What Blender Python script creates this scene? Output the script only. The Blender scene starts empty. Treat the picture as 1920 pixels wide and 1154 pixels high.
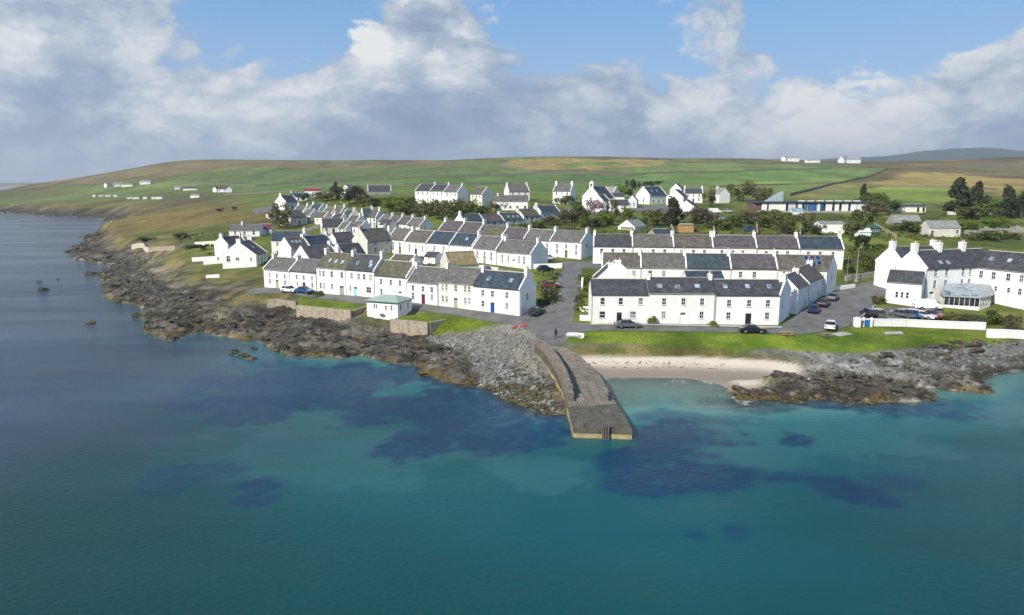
import bpy, bmesh, math, random
import numpy as np
from mathutils import Vector, Matrix
R = math.radians
rnd = random.Random(7)
sc = bpy.context.scene
col = sc.collection

# ------------------------------------------------------------------ camera, light, sky
CAM_Z, FPX, PITCH = 28.0, 1300.0, math.atan2(232.0, 1300.0)
cam = bpy.data.cameras.new('camera')
cam.sensor_width = 36.0
cam.lens = 36.0 * FPX / 1920.0
cam.clip_start, cam.clip_end = 0.5, 60000.0
camo = bpy.data.objects.new('camera', cam)
col.objects.link(camo)
camo.location = (0, 0, CAM_Z)
camo.rotation_euler = (math.pi / 2 - PITCH, 0, 0)
sc.camera = camo

SUN_EL, SUN_AZ = R(36), R(-137)          # azimuth measured from +y towards +x: behind the camera, to the left
sdir = Vector((math.sin(SUN_AZ) * math.cos(SUN_EL), math.cos(SUN_AZ) * math.cos(SUN_EL), math.sin(SUN_EL)))
sun = bpy.data.lights.new('sun', 'SUN')
sun.energy = 4.7
sun.angle = R(0.6)
sun.color = (1.0, 0.93, 0.82)
suno = bpy.data.objects.new('sun', sun)
col.objects.link(suno)
suno.rotation_euler = sdir.to_track_quat('Z', 'Y').to_euler()
suno.location = sdir * 300

sc.view_settings.view_transform = 'Standard'
sc.view_settings.look = 'None'
sc.view_settings.gamma = 1.0
sc.view_settings.use_curve_mapping = False
sc.view_settings.exposure = 0.35
sc.cycles.max_bounces = 6
sc.cycles.diffuse_bounces = 2
sc.cycles.glossy_bounces = 3
sc.cycles.transmission_bounces = 3
sc.cycles.transparent_max_bounces = 8
sc.cycles.caustics_reflective = False
sc.cycles.caustics_refractive = False
sc.cycles.sample_clamp_indirect = 5.0


class NT:
    """small helper for node trees"""
    def __init__(s, tree):
        s.t = tree
        tree.nodes.clear()
    def n(s, typ, **kw):
        nd = s.t.nodes.new(typ)
        for k, v in kw.items():
            if k.startswith('i_'):
                key = k[2:]
                key = int(key) if key.isdigit() else key.replace('_', ' ')
                s.set(nd.inputs[key], v)
            else:
                setattr(nd, k, v)
        return nd
    def set(s, inp, v):
        if isinstance(v, bpy.types.NodeSocket):
            s.t.links.new(v, inp)
        else:
            if inp.type == 'RGBA' and hasattr(v, '__len__') and len(v) == 3:
                v = (*v, 1)
            inp.default_value = v
    def math(s, op, a, b=0.0, c=None, clamp=False):
        nd = s.t.nodes.new('ShaderNodeMath')
        nd.operation = op
        nd.use_clamp = clamp
        s.set(nd.inputs[0], a)
        s.set(nd.inputs[1], b)
        if c is not None:
            s.set(nd.inputs[2], c)
        return nd.outputs[0]
    def vmath(s, op, a, b=None, scale=None):
        nd = s.t.nodes.new('ShaderNodeVectorMath')
        nd.operation = op
        s.set(nd.inputs[0], a)
        if b is not None:
            s.set(nd.inputs[1], b)
        if scale is not None:
            s.set(nd.inputs[3], scale)
        return nd.outputs['Value'] if op in ('DOT_PRODUCT', 'LENGTH') else nd.outputs[0]
    def mix(s, f, a, b, blend='MIX'):
        nd = s.t.nodes.new('ShaderNodeMix')
        nd.data_type = 'RGBA'
        nd.blend_type = blend
        nd.clamp_factor = True
        s.set(nd.inputs[0], f)
        s.set(nd.inputs[6], a)
        s.set(nd.inputs[7], b)
        return nd.outputs[2]
    def ramp(s, f, stops):
        nd = s.t.nodes.new('ShaderNodeValToRGB')
        e = nd.color_ramp.elements
        while len(e) < len(stops):
            e.new(0.5)
        for el, (p, c) in zip(e, stops):
            el.position = p
            el.color = (*c, 1) if hasattr(c, '__len__') else (c, c, c, 1)
        s.set(nd.inputs[0], f)
        return nd.outputs[0]
    def noise(s, vec, scale, detail=4, rough=0.55, dist=0.0, out='Fac'):
        nd = s.t.nodes.new('ShaderNodeTexNoise')
        s.set(nd.inputs['Vector'], vec)
        nd.inputs['Scale'].default_value = scale
        nd.inputs['Detail'].default_value = detail
        nd.inputs['Roughness'].default_value = rough
        nd.inputs['Distortion'].default_value = dist
        return nd.outputs[out]
    def mapr(s, v, a, b, c=0.0, d=1.0, smooth=True):
        nd = s.t.nodes.new('ShaderNodeMapRange')
        nd.interpolation_type = 'SMOOTHSTEP' if smooth else 'LINEAR'
        s.set(nd.inputs[0], v)
        for i, x in enumerate((a, b, c, d)):
            nd.inputs[i + 1].default_value = x
        return nd.outputs[0]


def ray(u, v):
    """direction (x/y, z/y) of the photograph's pixel"""
    dy = FPX * math.cos(PITCH) + (577 - v) * math.sin(PITCH)
    dz = -FPX * math.sin(PITCH) + (577 - v) * math.cos(PITCH)
    return (u - 960) / dy, dz / dy


def udir(u, v):
    rx, rz = ray(u, v)
    return Vector((rx, 1, rz)).normalized()


def build_world():
    w = bpy.data.worlds.new('World')
    sc.world = w
    w.use_nodes = True
    T = NT(w.node_tree)
    sky = T.n('ShaderNodeTexSky')
    sky.sky_type = 'NISHITA'
    sky.sun_disc = False
    sky.sun_elevation = SUN_EL
    sky.sun_rotation = SUN_AZ
    sky.air_density = 1.0
    sky.dust_density = 0.4
    sky.ozone_density = 1.5
    d0 = T.n('ShaderNodeTexCoord').outputs['Generated']
    z = T.n('ShaderNodeSeparateXYZ', i_0=d0).outputs[2]
    q = T.vmath('MULTIPLY', d0, (1.0, 1.0, 1.7))          # clouds are wider than they are tall
    # billows of several sizes
    wob = T.noise(T.vmath('ADD', q, (9.0, 1.0, 3.0)), 2.6, 7, .58, 0.0, 'Color')
    wv = T.vmath('SUBTRACT', wob, (.5, .5, .5))
    d = T.vmath('NORMALIZE', T.vmath('ADD', d0, T.vmath('SCALE', wv, scale=.22)))
    n1 = T.noise(T.vmath('ADD', q, (1.3, 0.4, 2.0)), 2.3, 11, .62, .30)
    n2 = T.noise(T.vmath('ADD', T.vmath('MULTIPLY', d0, (1.0, 1.0, 2.1)), (4.3, 2.4, 5.0)), 2.6, 11, .62, .35)
    n3 = T.noise(T.vmath('ADD', q, (7.3, 5.4, 1.0)), 9.0, 9, .66, .3)

    # cauliflower edges
    vo = T.n('ShaderNodeTexVoronoi', feature='F1')
    T.set(vo.inputs['Vector'], T.vmath('ADD', q, T.vmath('SCALE', wv, scale=.5)))
    vo.inputs['Scale'].default_value = 11.0
    vo.inputs['Detail'].default_value = 2.0
    vo.inputs['Roughness'].default_value = .6
    puff = T.math('SUBTRACT', .80, vo.outputs['Distance'])

    def lobes(L):
        s = None
        for u, v, size, amt in L:
            dp = T.vmath('DOT_PRODUCT', d, tuple(udir(u, v)))
            e = T.math('MULTIPLY', T.math('EXPONENT', T.math('MULTIPLY', T.math('SUBTRACT', dp, 1.0), 1.0 / (size * size))), amt)
            s = e if s is None else T.math('ADD', s, e)
        return s
    # openings (negative) and banks (positive) of this sky
    cov = T.math('ADD', T.math('MULTIPLY', n1, .80), T.math('MULTIPLY', n3, .28))
    cov = T.math('ADD', T.math('ADD', cov, T.math('MULTIPLY', puff, .22)), lobes(SKY_LOBES))
    cov = T.math('ADD', cov, T.mapr(z, 0.17, 0.02, 0.0, 0.30))
    fac = T.mapr(cov, 0.50, 0.65)
    shade = T.math('ADD', T.math('MULTIPLY_ADD', n2, 1.35, -.37), T.math('MULTIPLY', n3, .50))
    shade = T.math('ADD', T.math('ADD', shade, T.math('MULTIPLY', puff, .28)), lobes(SKY_SHADE))
    ccol = T.ramp(shade, [(.14, (1.6, 2.2, 3.3)), (.30, (2.0, 2.7, 3.9)), (.44, (2.65, 3.4, 4.5)), (.56, (3.8, 4.4, 5.2)), (.69, (5.4, 5.75, 6.1)), (.84, (7.0, 7.05, 7.0))])
    blue = T.mix(.7, sky.outputs[0], (1.25, 3.2, 6.4))
    blue = T.mix(T.mapr(z, 0.05, 0.26, 0.6, 0.0), blue, (3.6, 4.9, 6.4))
    c = T.mix(fac, blue, ccol)
    # bank of grey air lying along the horizon
    c = T.mix(T.mapr(z, 0.06, -0.01, 0.0, 0.55), c, (2.5, 3.15, 4.1))
    bg = T.n('ShaderNodeBackground', i_Color=c, i_Strength=0.1)
    T.n('ShaderNodeOutputWorld', i_Surface=bg.outputs[0])


SKY_LOBES = [(520, 10, 0.075, -0.30), (660, 55, 0.05, -0.22), (1040, 40, 0.085, -0.30), (960, 110, 0.045, -0.12),
             (1600, 30, 0.10, -0.34), (1230, 70, 0.06, -0.16), (1800, 50, 0.07, -0.16),
             (150, 90, 0.16, 0.20), (400, 190, 0.15, 0.22), (850, 45, 0.05, 0.22), (1400, 40, 0.04, 0.16), (760, 60, .04, .14),
             (1300, 200, 0.13, 0.20), (1700, 190, 0.10, 0.22), (800, 190, 0.10, 0.20), (1890, 130, 0.06, 0.24), (1620, 110, .05, .12),
             (1000, 210, 0.11, 0.2), (700, 105, .02, .2)]
SKY_SHADE = [(100, 200, .12, -.07), (500, 230, .10, -.04), (1100, 240, .07, .05), (190, 110, 0.055, -0.20), (400, 60, 0.06, 0.06), (460, 90, .04, -.06), (1480, 150, 0.08, 0.16), (1700, 190, 0.08, 0.16), (1300, 170, 0.07, 0.14), (1560, 230, .07, .10),
             (1880, 120, 0.06, 0.22), (705, 105, 0.022, 0.45), (960, 180, 0.05, -0.12), (1160, 180, 0.05, -0.16), (880, 190, .04, .12), (330, 150, .05, .08),
             (1780, 140, 0.035, -0.22), (1560, 100, .04, -.12), (900, 270, 0.10, -0.16), (1080, 275, .08, -.06), (150, 280, 0.08, -0.12), (250, 220, 0.09, 0.10), (60, 130, .06, .06),
             (1400, 50, 0.05, -0.10), (830, 50, 0.05, 0.06), (1400, 270, 0.06, 0.04), (650, 170, .06, .04)]
build_world()


# ------------------------------------------------------------------ mesh and object helpers
def link(o, parent=None):
    col.objects.link(o)
    if parent is not None:
        o.parent = parent
    return o


def mk(name, verts, faces, mats, parent=None, midx=None, smooth=False):
    me = bpy.data.meshes.new(name)
    me.from_pydata([tuple(v) for v in verts], [], faces)
    for m in (mats if isinstance(mats, (list, tuple)) else [mats]):
        me.materials.append(m)
    if midx is not None:
        me.polygons.foreach_set('material_index', midx)
    if smooth:
        me.polygons.foreach_set('use_smooth', [True] * len(me.polygons))
    me.update()
    return link(bpy.data.objects.new(name, me), parent)


def inst(name, me, parent=None, loc=(0, 0, 0), rz=0.0, scale=None):
    o = bpy.data.objects.new(name, me)
    o.location = loc
    o.rotation_euler = (0, 0, rz)
    if scale is not None:
        o.scale = scale
    return link(o, parent)


def empty(name, loc=(0, 0, 0), rz=0.0):
    o = bpy.data.objects.new(name, None)
    o.location = loc
    o.rotation_euler = (0, 0, rz)
    o.empty_display_size = 0.5
    return link(o)


def tag(o, label, cat, group=None):
    o['label'] = label
    o['category'] = cat
    if group:
        o['group'] = group
    return o


def kind(o, k):
    o['kind'] = k
    return o


class MB:
    """collects shapes into one mesh"""
    def __init__(s):
        s.v, s.f, s.m = [], [], []
    def add(s, vs, fs, mi=0):
        b = len(s.v)
        s.v += [tuple(v) for v in vs]
        s.f += [tuple(b + i for i in f) for f in fs]
        s.m += [mi] * len(fs)
        return s
    def box(s, x0, y0, z0, x1, y1, z1, mi=0):
        vs = [(x, y, z) for z in (z0, z1) for x, y in ((x0, y0), (x1, y0), (x1, y1), (x0, y1))]
        return s.add(vs, [(3, 2, 1, 0), (4, 5, 6, 7), (0, 1, 5, 4), (1, 2, 6, 5), (2, 3, 7, 6), (3, 0, 4, 7)], mi)
    def prism(s, poly, y0, y1, mi=0):
        """polygon in xz extruded along y"""
        n = len(poly)
        vs = [(x, y0, z) for x, z in poly] + [(x, y1, z) for x, z in poly]
        fs = [tuple(range(n)), tuple(range(2 * n - 1, n - 1, -1))]
        fs += [(i, n + i, n + (i + 1) % n, (i + 1) % n) for i in range(n)]
        return s.add(vs, fs, mi)
    def bar(s, a, b, r, n=6, r2=None, mi=0):
        a, b = Vector(a), Vector(b)
        r2 = r if r2 is None else r2
        d = (b - a).normalized()
        t = d.cross(Vector((0, 0, 1)) if abs(d.z) < 0.95 else Vector((1, 0, 0))).normalized()
        w = d.cross(t)
        vs = []
        for c, rr in ((a, r), (b, r2)):
            for k in range(n):
                an = 2 * math.pi * k / n
                vs.append(c + (t * math.cos(an) + w * math.sin(an)) * rr)
        fs = [(k, (k + 1) % n, n + (k + 1) % n, n + k) for k in range(n)] + [tuple(range(n - 1, -1, -1)), tuple(range(n, 2 * n))]
        return s.add(vs, fs, mi)
    def lathe(s, prof, n=10, c=(0, 0, 0), mi=0):
        vs, fs = [], []
        for r, z in prof:
            for k in range(n):
                an = 2 * math.pi * k / n
                vs.append((c[0] + r * math.cos(an), c[1] + r * math.sin(an), c[2] + z))
        for j in range(len(prof) - 1):
            for k in range(n):
                a, b = j * n + k, j * n + (k + 1) % n
                fs.append((a, b, b + n, a + n))
        fs.append(tuple(range((len(prof) - 1) * n, len(prof) * n)))
        fs.append(tuple(range(n - 1, -1, -1)))
        return s.add(vs, fs, mi)
    def mesh(s, name, mats, smooth=False):
        me = bpy.data.meshes.new(name)
        me.from_pydata(s.v, [], s.f)
        for m in (mats if isinstance(mats, (list, tuple)) else [mats]):
            me.materials.append(m)
        me.polygons.foreach_set('material_index', s.m)
        if smooth:
            me.polygons.foreach_set('use_smooth', [True] * len(me.polygons))
        me.update()
        return me
    def build(s, name, mats, parent=None, smooth=False, loc=(0, 0, 0), rz=0.0):
        return inst(name, s.mesh(name, mats, smooth), parent, loc, rz)


# ------------------------------------------------------------------ numpy noise
def _hash(ix, iy, seed):
    h = (ix.astype(np.int64) * 374761393 + iy.astype(np.int64) * 668265263 + seed * 1442695041) & 0x7fffffff
    h = ((h ^ (h >> 13)) * 1274126177) & 0x7fffffff
    h = (h ^ (h >> 16)) & 0xffff
    return h / 65535.0


def vnoise(x, y, seed=0):
    ix, iy = np.floor(x), np.floor(y)
    fx, fy = x - ix, y - iy
    fx = fx * fx * fx * (fx * (fx * 6 - 15) + 10)
    fy = fy * fy * fy * (fy * (fy * 6 - 15) + 10)
    a, b = _hash(ix, iy, seed), _hash(ix + 1, iy, seed)
    c, d = _hash(ix, iy + 1, seed), _hash(ix + 1, iy + 1, seed)
    return (a + (b - a) * fx) * (1 - fy) + (c + (d - c) * fx) * fy


def fbm(x, y, oct=4, seed=0, gain=0.5):
    s, a, t = 0.0, 1.0, 0.0
    for o in range(oct):
        s = s + a * vnoise(x * 2 ** o + 17.3 * o, y * 2 ** o - 9.1 * o, seed + o)
        t += a
        a *= gain
    return s / t


def sstep(a, b, x):
    t = np.clip((x - a) / (b - a), 0, 1)
    return t * t * (3 - 2 * t)
# ------------------------------------------------------------------ the land
def pt(u, v, y):
    rx, rz = ray(u, v)
    return rx * y, y, CAM_Z + rz * y


def at(u, v, z=0.0):
    rx, rz = ray(u, v)
    y = (z - CAM_Z) / rz
    return rx * y, y


# ground heights known at points of the place: seen pixel and its distance along y
CTRL = [(494, 539, 161.6), (700, 556, 146), (975, 594, 127.6), (1107, 608, 119.6), (1290, 609, 119.6), (1463, 612, 119),
        (1040, 590, 129), (1548, 553, 143), (1583, 507, 168), (1110, 494, 174), (1300, 500, 169), (1060, 530, 150), (996, 508, 172.5), (1108, 490, 183),
        (880, 490, 185), (760, 482, 198), (650, 485, 195), (740, 484, 196), (560, 500, 182), (520, 500, 184),
        (1040, 430, 230), (870, 432, 232), (1050, 412, 262), (1090, 385, 330), (1085, 397, 305), (1200, 382, 340), (1300, 392, 310),
        (780, 380, 330), (990, 375, 335), (1420, 397, 300), (1620, 397, 300), (1700, 397, 300), (1765, 445, 225), (1690, 426, 250),
        (1870, 446, 225), (1900, 400, 300), (1640, 520, 160), (1700, 500, 168), (1740, 580, 134), (1915, 585, 133), (1600, 545, 150), (1600, 610, 119), (1900, 615, 119),
        (1250, 440, 215), (1450, 440, 215), (420, 508, 189), (487, 508, 189), (440, 470, 215), (603, 440, 262), (690, 428, 275), (600, 417, 297), (640, 420, 286), (570, 413, 306), (725, 440, 262), (813, 436, 240),
        (530, 390, 330), (660, 365, 400), (500, 415, 300), (430, 441, 260), (300, 400, 420), (260, 440, 300), (350, 480, 218), (250, 478, 232), (210, 540, 180),
        (200, 395, 600), (440, 362, 700), (200, 352, 1000), (300, 375, 600), (150, 380, 700), (60, 376, 1000), (620, 350, 600), (800, 350, 560),
        (1000, 355, 520), (1200, 355, 560), (1400, 360, 480), (1600, 360, 480), (1800, 360, 480), (1915, 350, 520),
        (1000, 330, 900), (1400, 335, 800), (1700, 330, 850), (1900, 320, 950), (700, 330, 950), (450, 335, 1000), (1500, 318, 1150),
        (1650, 312, 1250), (1800, 306, 1300), (1915, 295, 1400)]
SKYL = [(40, 352), (100, 346), (130, 337), (180, 326), (250, 319), (300, 304), (345, 298), (420, 300), (600, 302), (800, 304), (860, 302), (950, 294),
        (1080, 293), (1200, 296), (1330, 299), (1480, 301), (1600, 307), (1740, 309), (1860, 300), (1960, 296), (2100, 300)]
DSKY = 1700.0
cp = []
for u, v, y in CTRL:
    cp.append(pt(u, v, y))
for u, v in SKYL:
    x, y, z = pt(u, v, DSKY)
    cp.append((x, y, z))
    cp.append((x * 1.5, y * 1.5, z * 0.85 - 5))
# margins out of view
cp += [(-1500, 1200, 40), (-2600, 1900, 12), (170, 120, 4.0), (260, 125, 4.5), (260, 170, 8), (320, 250, 14), (420, 330, 22), (600, 480, 35), (1000, 700, 52), (1500, 900, 70),
       (-160, 235, 4), (-420, 560, 8), (-700, 800, 8)]
cp = np.array(cp)


def warp(x, y):
    yy = np.maximum(y, -60) + 90.0
    return x / yy * 1.2, np.log(yy / 100.0)


def tps_fit(P):
    a, b = warp(P[:, 0], P[:, 1])
    n = len(P)
    r2 = (a[:, None] - a[None]) ** 2 + (b[:, None] - b[None]) ** 2
    K = np.sqrt(r2 + 1e-6) + np.eye(n) * -1e-3
    A = np.zeros((n + 3, n + 3))
    A[:n, :n] = K
    A[:n, n:] = np.c_[np.ones(n), a, b]
    A[n:, :n] = A[:n, n:].T
    w = np.linalg.solve(A, np.r_[P[:, 2], 0, 0, 0])
    return a, b, w


_ta, _tb, _tw = tps_fit(cp)


def tps(x, y):
    a, b = warp(x, y)
    s = _tw[-3] + _tw[-2] * a + _tw[-1] * b
    for i in range(len(_ta)):
        s = s + _tw[i] * np.sqrt((a - _ta[i]) ** 2 + (b - _tb[i]) ** 2 + 1e-6 + 0.0015)
    return s


# shoreline (waterline pixels at sea level) and how wide the shore is there
COAST_PX = [(-700, 352.6, 40), (60, 352.6, 40), (30, 358, 40), (0, 372, 40), (-420, 384, 40), (-300, 396, 30), (0, 399, 26), (62, 405, 22), (125, 406, 20), (170, 408, 18), (205, 415, 18), (245, 422.5, 16),
            (205, 430, 14), (185, 441, 14), (150, 446, 12), (175, 452, 12), (142, 463, 16), (131, 479, 18), (150, 487, 20), (195, 494, 20), (206, 507, 20), (186, 520, 20), (212, 534, 20),
            (208, 552, 20), (216, 563, 20), (250, 568, 20), (287, 579, 22), (275, 595, 22), (288, 624, 22), (300, 630, 20), (324, 636, 20), (345, 629, 22), (348, 614, 22), (372, 612, 20), (391, 616, 20), (398, 626, 18), (432, 633, 18),
            (470, 639, 18), (474, 627, 20), (448, 614, 20), (470, 616, 22), (500, 640, 24), (520, 659, 26), (574, 667, 26), (642, 673, 26), (656, 663, 24), (700, 665, 24), (749, 683, 24),
            (780, 678, 22), (794, 697, 22), (824, 709, 22), (864, 719, 24), (917, 726, 24), (964, 747, 28), (1011, 769, 30), (1045, 776, 30),
            (1075, 760, 20), (1110, 712, 10), (1130, 709, 9.5), (1300, 709, 9.5), (1390, 715, 10), (1420, 718, 11), (1372, 737, 14), (1407, 742, 15), (1499, 744, 16), (1560, 738, 15), (1581, 748, 16), (1640, 754, 16), (1696, 753, 16),
            (1703, 728, 14), (1746, 725, 14), (1829, 737, 15), (1845, 727, 15), (1822, 710, 13), (1884, 696, 13), (1935, 694, 13), (2050, 700, 14), (2400, 700, 16), (3600, 690, 20)]
coast = np.array([(*at(u, v), w) for u, v, w in COAST_PX])
coast[0, :2] = (-9000, 9000)
land_poly = np.vstack([coast[:, :2], [(6000, 60), (9000, 12000), (-9000, 12000)]])


def in_poly(x, y, P):
    c = np.zeros(x.shape, bool)
    n = len(P)
    for i in range(n):
        x0, y0 = P[i]
        x1, y1 = P[(i + 1) % n]
        if y0 == y1:
            continue
        t = ((y0 > y) != (y1 > y)) & (x < (x1 - x0) * (y - y0) / (y1 - y0) + x0)
        c ^= t
    return c


def poly_dist(x, y, P, closed=True):
    d = np.full(x.shape, 1e9)
    n = len(P)
    for i in range(n if closed else n - 1):
        ax, ay = P[i]
        bx, by = P[(i + 1) % n]
        ex, ey = bx - ax, by - ay
        L = ex * ex + ey * ey + 1e-9
        t = np.clip(((x - ax) * ex + (y - ay) * ey) / L, 0, 1)
        d = np.minimum(d, np.hypot(x - ax - t * ex, y - ay - t * ey))
    return d


def signed(x, y, P):
    d = poly_dist(x, y, P)
    return np.where(in_poly(x, y, P), d, -d)


def coast_dist(x, y):
    """signed distance to the shore (positive on land) and the shore's width there"""
    d = np.full(x.shape, 1e9)
    w = np.full(x.shape, 20.0)
    for i in range(len(coast) - 1):
        ax, ay, aw = coast[i]
        bx, by, bw = coast[i + 1]
        ex, ey = bx - ax, by - ay
        L = ex * ex + ey * ey + 1e-9
        t = np.clip(((x - ax) * ex + (y - ay) * ey) / L, 0, 1)
        dd = np.hypot(x - ax - t * ex, y - ay - t * ey)
        m = dd < d
        d = np.where(m, dd, d)
        w = np.where(m, aw + (bw - aw) * t, w)
    return np.where(in_poly(x, y, land_poly), d, -d), w


def P2(px, z):
    return np.array([at(u, v, z) for u, v in px])


BEACH = P2([(1060, 668), (1120, 668), (1290, 667), (1380, 676), (1450, 684), (1498, 692), (1490, 706), (1430, 714), (1420, 722), (1330, 728), (1120, 728), (1090, 700)], 0.6)
SHINGLE = P2([(1030, 652), (1200, 652), (1330, 662), (1420, 662), (1500, 680), (1620, 690), (1700, 690), (1900, 660), (1990, 640), (2400, 640), (2400, 720), (1880, 705), (1720, 712), (1500, 712), (1440, 688), (1290, 670), (1060, 670)], 0.9)
RUBBLE = P2([(810, 636), (985, 628), (1020, 652), (1038, 720), (1046, 775), (1008, 768), (960, 745), (912, 722), (905, 690), (850, 650)], 0.8)
GREEN_R = P2([(1050, 640), (1090, 624), (1300, 624), (1500, 632), (1570, 624), (1640, 612), (1760, 618), (1890, 634), (1880, 640), (1800, 646), (1700, 652), (1640, 658), (1540, 662), (1440, 655), (1380, 660), (1300, 652), (1200, 645), (1120, 645)], 3.3)

LAWN1 = P2([(556, 572), (659, 582), (690, 573), (640, 562), (560, 556)], 3.4)
LAWN2 = P2([(733, 598), (803, 604), (870, 597), (880, 590), (800, 582), (784, 588), (747, 592)], 3.3)
LAWN3 = P2([(800, 598), (870, 590), (985, 606), (990, 616), (930, 616), (870, 608), (810, 606)], 3.3)
TERRACES = [(LAWN1, 3.35), (LAWN2, 3.2)]


def axis(a, b, step, lo, hi, g):
    c = list(np.arange(a, b, step))
    s, x = step, b
    while x < hi:
        c.append(x)
        s *= g
        x += s
    c.append(hi)
    s, x = step, a
    pre = []
    while x > lo:
        s *= g
        x -= s
        pre.append(max(x, lo))
    return np.array(pre[::-1] + c)


GX = axis(-118, 125, 0.62, -6000, 6000, 1.028)
GY = axis(68, 205, 0.62, 20, 9000, 1.015)
X, Y = np.meshgrid(GX, GY)


BUMPS = [(1450, 724, 0.4, 6, 2.0, 1.0), (1500, 728, .3, 4, 2.0, .9), (1600, 728, 0.4, 6, 2.2, 1.1), (1670, 738, 0.3, 5, 1.8, .9), (1740, 714, 0.4, 7, 2.0, .9), (1825, 728, .3, 4, 1.6, .7), (1800, 690, .8, 7, 2.2, .6), (1890, 680, .8, 6, 2, .6), (1910, 700, .3, 3, 1.2, .6),
         (860, 690, 1, 6, 3, 1.0), (880, 672, 1, 6, 3, .8), (800, 668, 1, 7, 3, .8), (680, 650, 1, 8, 3, .8), (610, 640, 1, 8, 3, .9), (520, 640, .5, 6, 2.5, .8), (440, 620, .5, 8, 2, .9),
         (315, 610, .8, 5, 4, 1.3), (290, 585, .5, 5, 3, .9), (250, 550, 1, 8, 3, 1.4), (330, 560, 1.5, 8, 3, 1.0), (400, 580, 1.5, 8, 3, .9), (230, 530, 1, 7, 3, 1.2), (180, 480, 1, 8, 4, 1.4),
         (80, 543, 0, 1.5, 1.3, 1.9), (166, 513, 0, 1.9, 1.5, 2.0), (72, 528, -.2, 1.2, 1, 1.0), (170, 605, -.1, .9, .7, 1.0), (152, 443, 0, 6, 2.5, 2.0), (1622, 736, 0, .7, .5, 1.0), (1588, 738, 0, .6, .5, .9)]
BUMPW = [(*at(u, v, z), a, b, h) for u, v, z, a, b, h in BUMPS]


def ground(x, y):
    d, w = coast_dist(x, y)
    near = 1 - sstep(300, 900, y)
    jag = (fbm(x / 7, y / 5, 3, 5) - 0.5) * 7 * near
    beachd = signed(x, y, BEACH)
    onb = sstep(-3, 1.5, beachd)
    d = d + jag * (1 - sstep(6, 16, np.abs(d))) * (1 - onb) * 0.55
    land = np.maximum(tps(x, y), 1.0)
    rough = sstep(500, 1200, y)
    land = land + rough * (fbm(x / 260, y / 260, 4, 3) - 0.5) * 18 * (1 - sstep(1300, 1650, y) * .7)
    t = np.clip(d / w, 0, 1)
    prof = np.where(t < 0.6, t * 0.55, 0.33 + (t - 0.6) / 0.4 * 0.67)
    prof = prof * prof * (3 - 2 * prof) * 0.35 + prof * 0.65
    z = land * prof
    zs = np.where(d < 0, np.maximum(-7.0, d * 0.5), 0)
    bay = sstep(26, 6, np.hypot((x - 26) / 1.6, y - 92))
    zs = np.where(d < 0, np.maximum(zs, np.maximum(d * 0.06, -1.2) * bay + zs * (1 - bay)), zs)
    z = np.where(d > 0, z, zs)
    # rocky shore relief: ridges that run from the village out to sea
    ca, sa = math.cos(R(-24)), math.sin(R(-24))
    ru, rv = x * ca + y * sa, -x * sa + y * ca
    warpn = fbm(x / 6, y / 6, 3, 9) * 2.2
    rid = 1 - np.abs(2 * fbm(ru / 9 + warpn * .3, rv / 2.6 + warpn * .5, 4, 21, .6) - 1)
    chunk = fbm(x / 1.9, y / 1.9, 3, 33, .6)
    shing = sstep(-2, 2, signed(x, y, SHINGLE))
    rub = sstep(-2, 1, signed(x, y, RUBBLE))
    band = sstep(-6, 1.5, d) * (1 - sstep(0.62, 1.0, d / w)) * near * (1 - onb) * (1 - .75 * shing) * (1 - .7 * rub)
    z = z + band * ((rid - 0.62) * 1.9 + (chunk - 0.5) * 1.1)
    for P, zp in TERRACES:
        k = sstep(-.35, .35, signed(x, y, P))
        z = z * (1 - k) + zp * k
        band = band * (1 - k)
    for bx, by, a, b, h in BUMPW:
        q = ((x - bx) * ca + (y - by) * sa) ** 2 / a ** 2 + (-(x - bx) * sa + (y - by) * ca) ** 2 / b ** 2
        z = z + h * np.exp(-q) * (0.65 + 0.7 * chunk)
    sea_off = sstep(6000, 7500, y)
    return z, d, w, band, onb, shing, rub


Z, D, W, BAND, ONB, SHING, RUB = ground(X, Y)


def hz(x, y):
    """height of the ground sheet"""
    i = int(np.clip(np.searchsorted(GX, x) - 1, 0, len(GX) - 2))
    j = int(np.clip(np.searchsorted(GY, y) - 1, 0, len(GY) - 2))
    fx = min(max((x - GX[i]) / (GX[i + 1] - GX[i]), 0), 1)
    fy = min(max((y - GY[j]) / (GY[j + 1] - GY[j]), 0), 1)
    return float((Z[j, i] * (1 - fx) + Z[j, i + 1] * fx) * (1 - fy) + (Z[j + 1, i] * (1 - fx) + Z[j + 1, i + 1] * fx) * fy)


def on(u, v, y0=60, y1=3000):
    """point of the ground under a pixel of the photograph"""
    rx, rz = ray(u, v)
    y = y0
    st = 0.5
    while y < y1:
        if CAM_Z + rz * y < max(hz(rx * y, y), 0.0):
            break
        st = max(0.4, y * 0.004)
        y += st
    return rx * y, y


def lin(r, g, b):
    f = lambda c: (c / 255 / 12.92) if c <= 10 else ((c / 255 + 0.055) / 1.055) ** 2.4
    return np.array([f(r), f(g), f(b)])


def PO(px):
    return np.array([on(u, v) for u, v in px])


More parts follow.
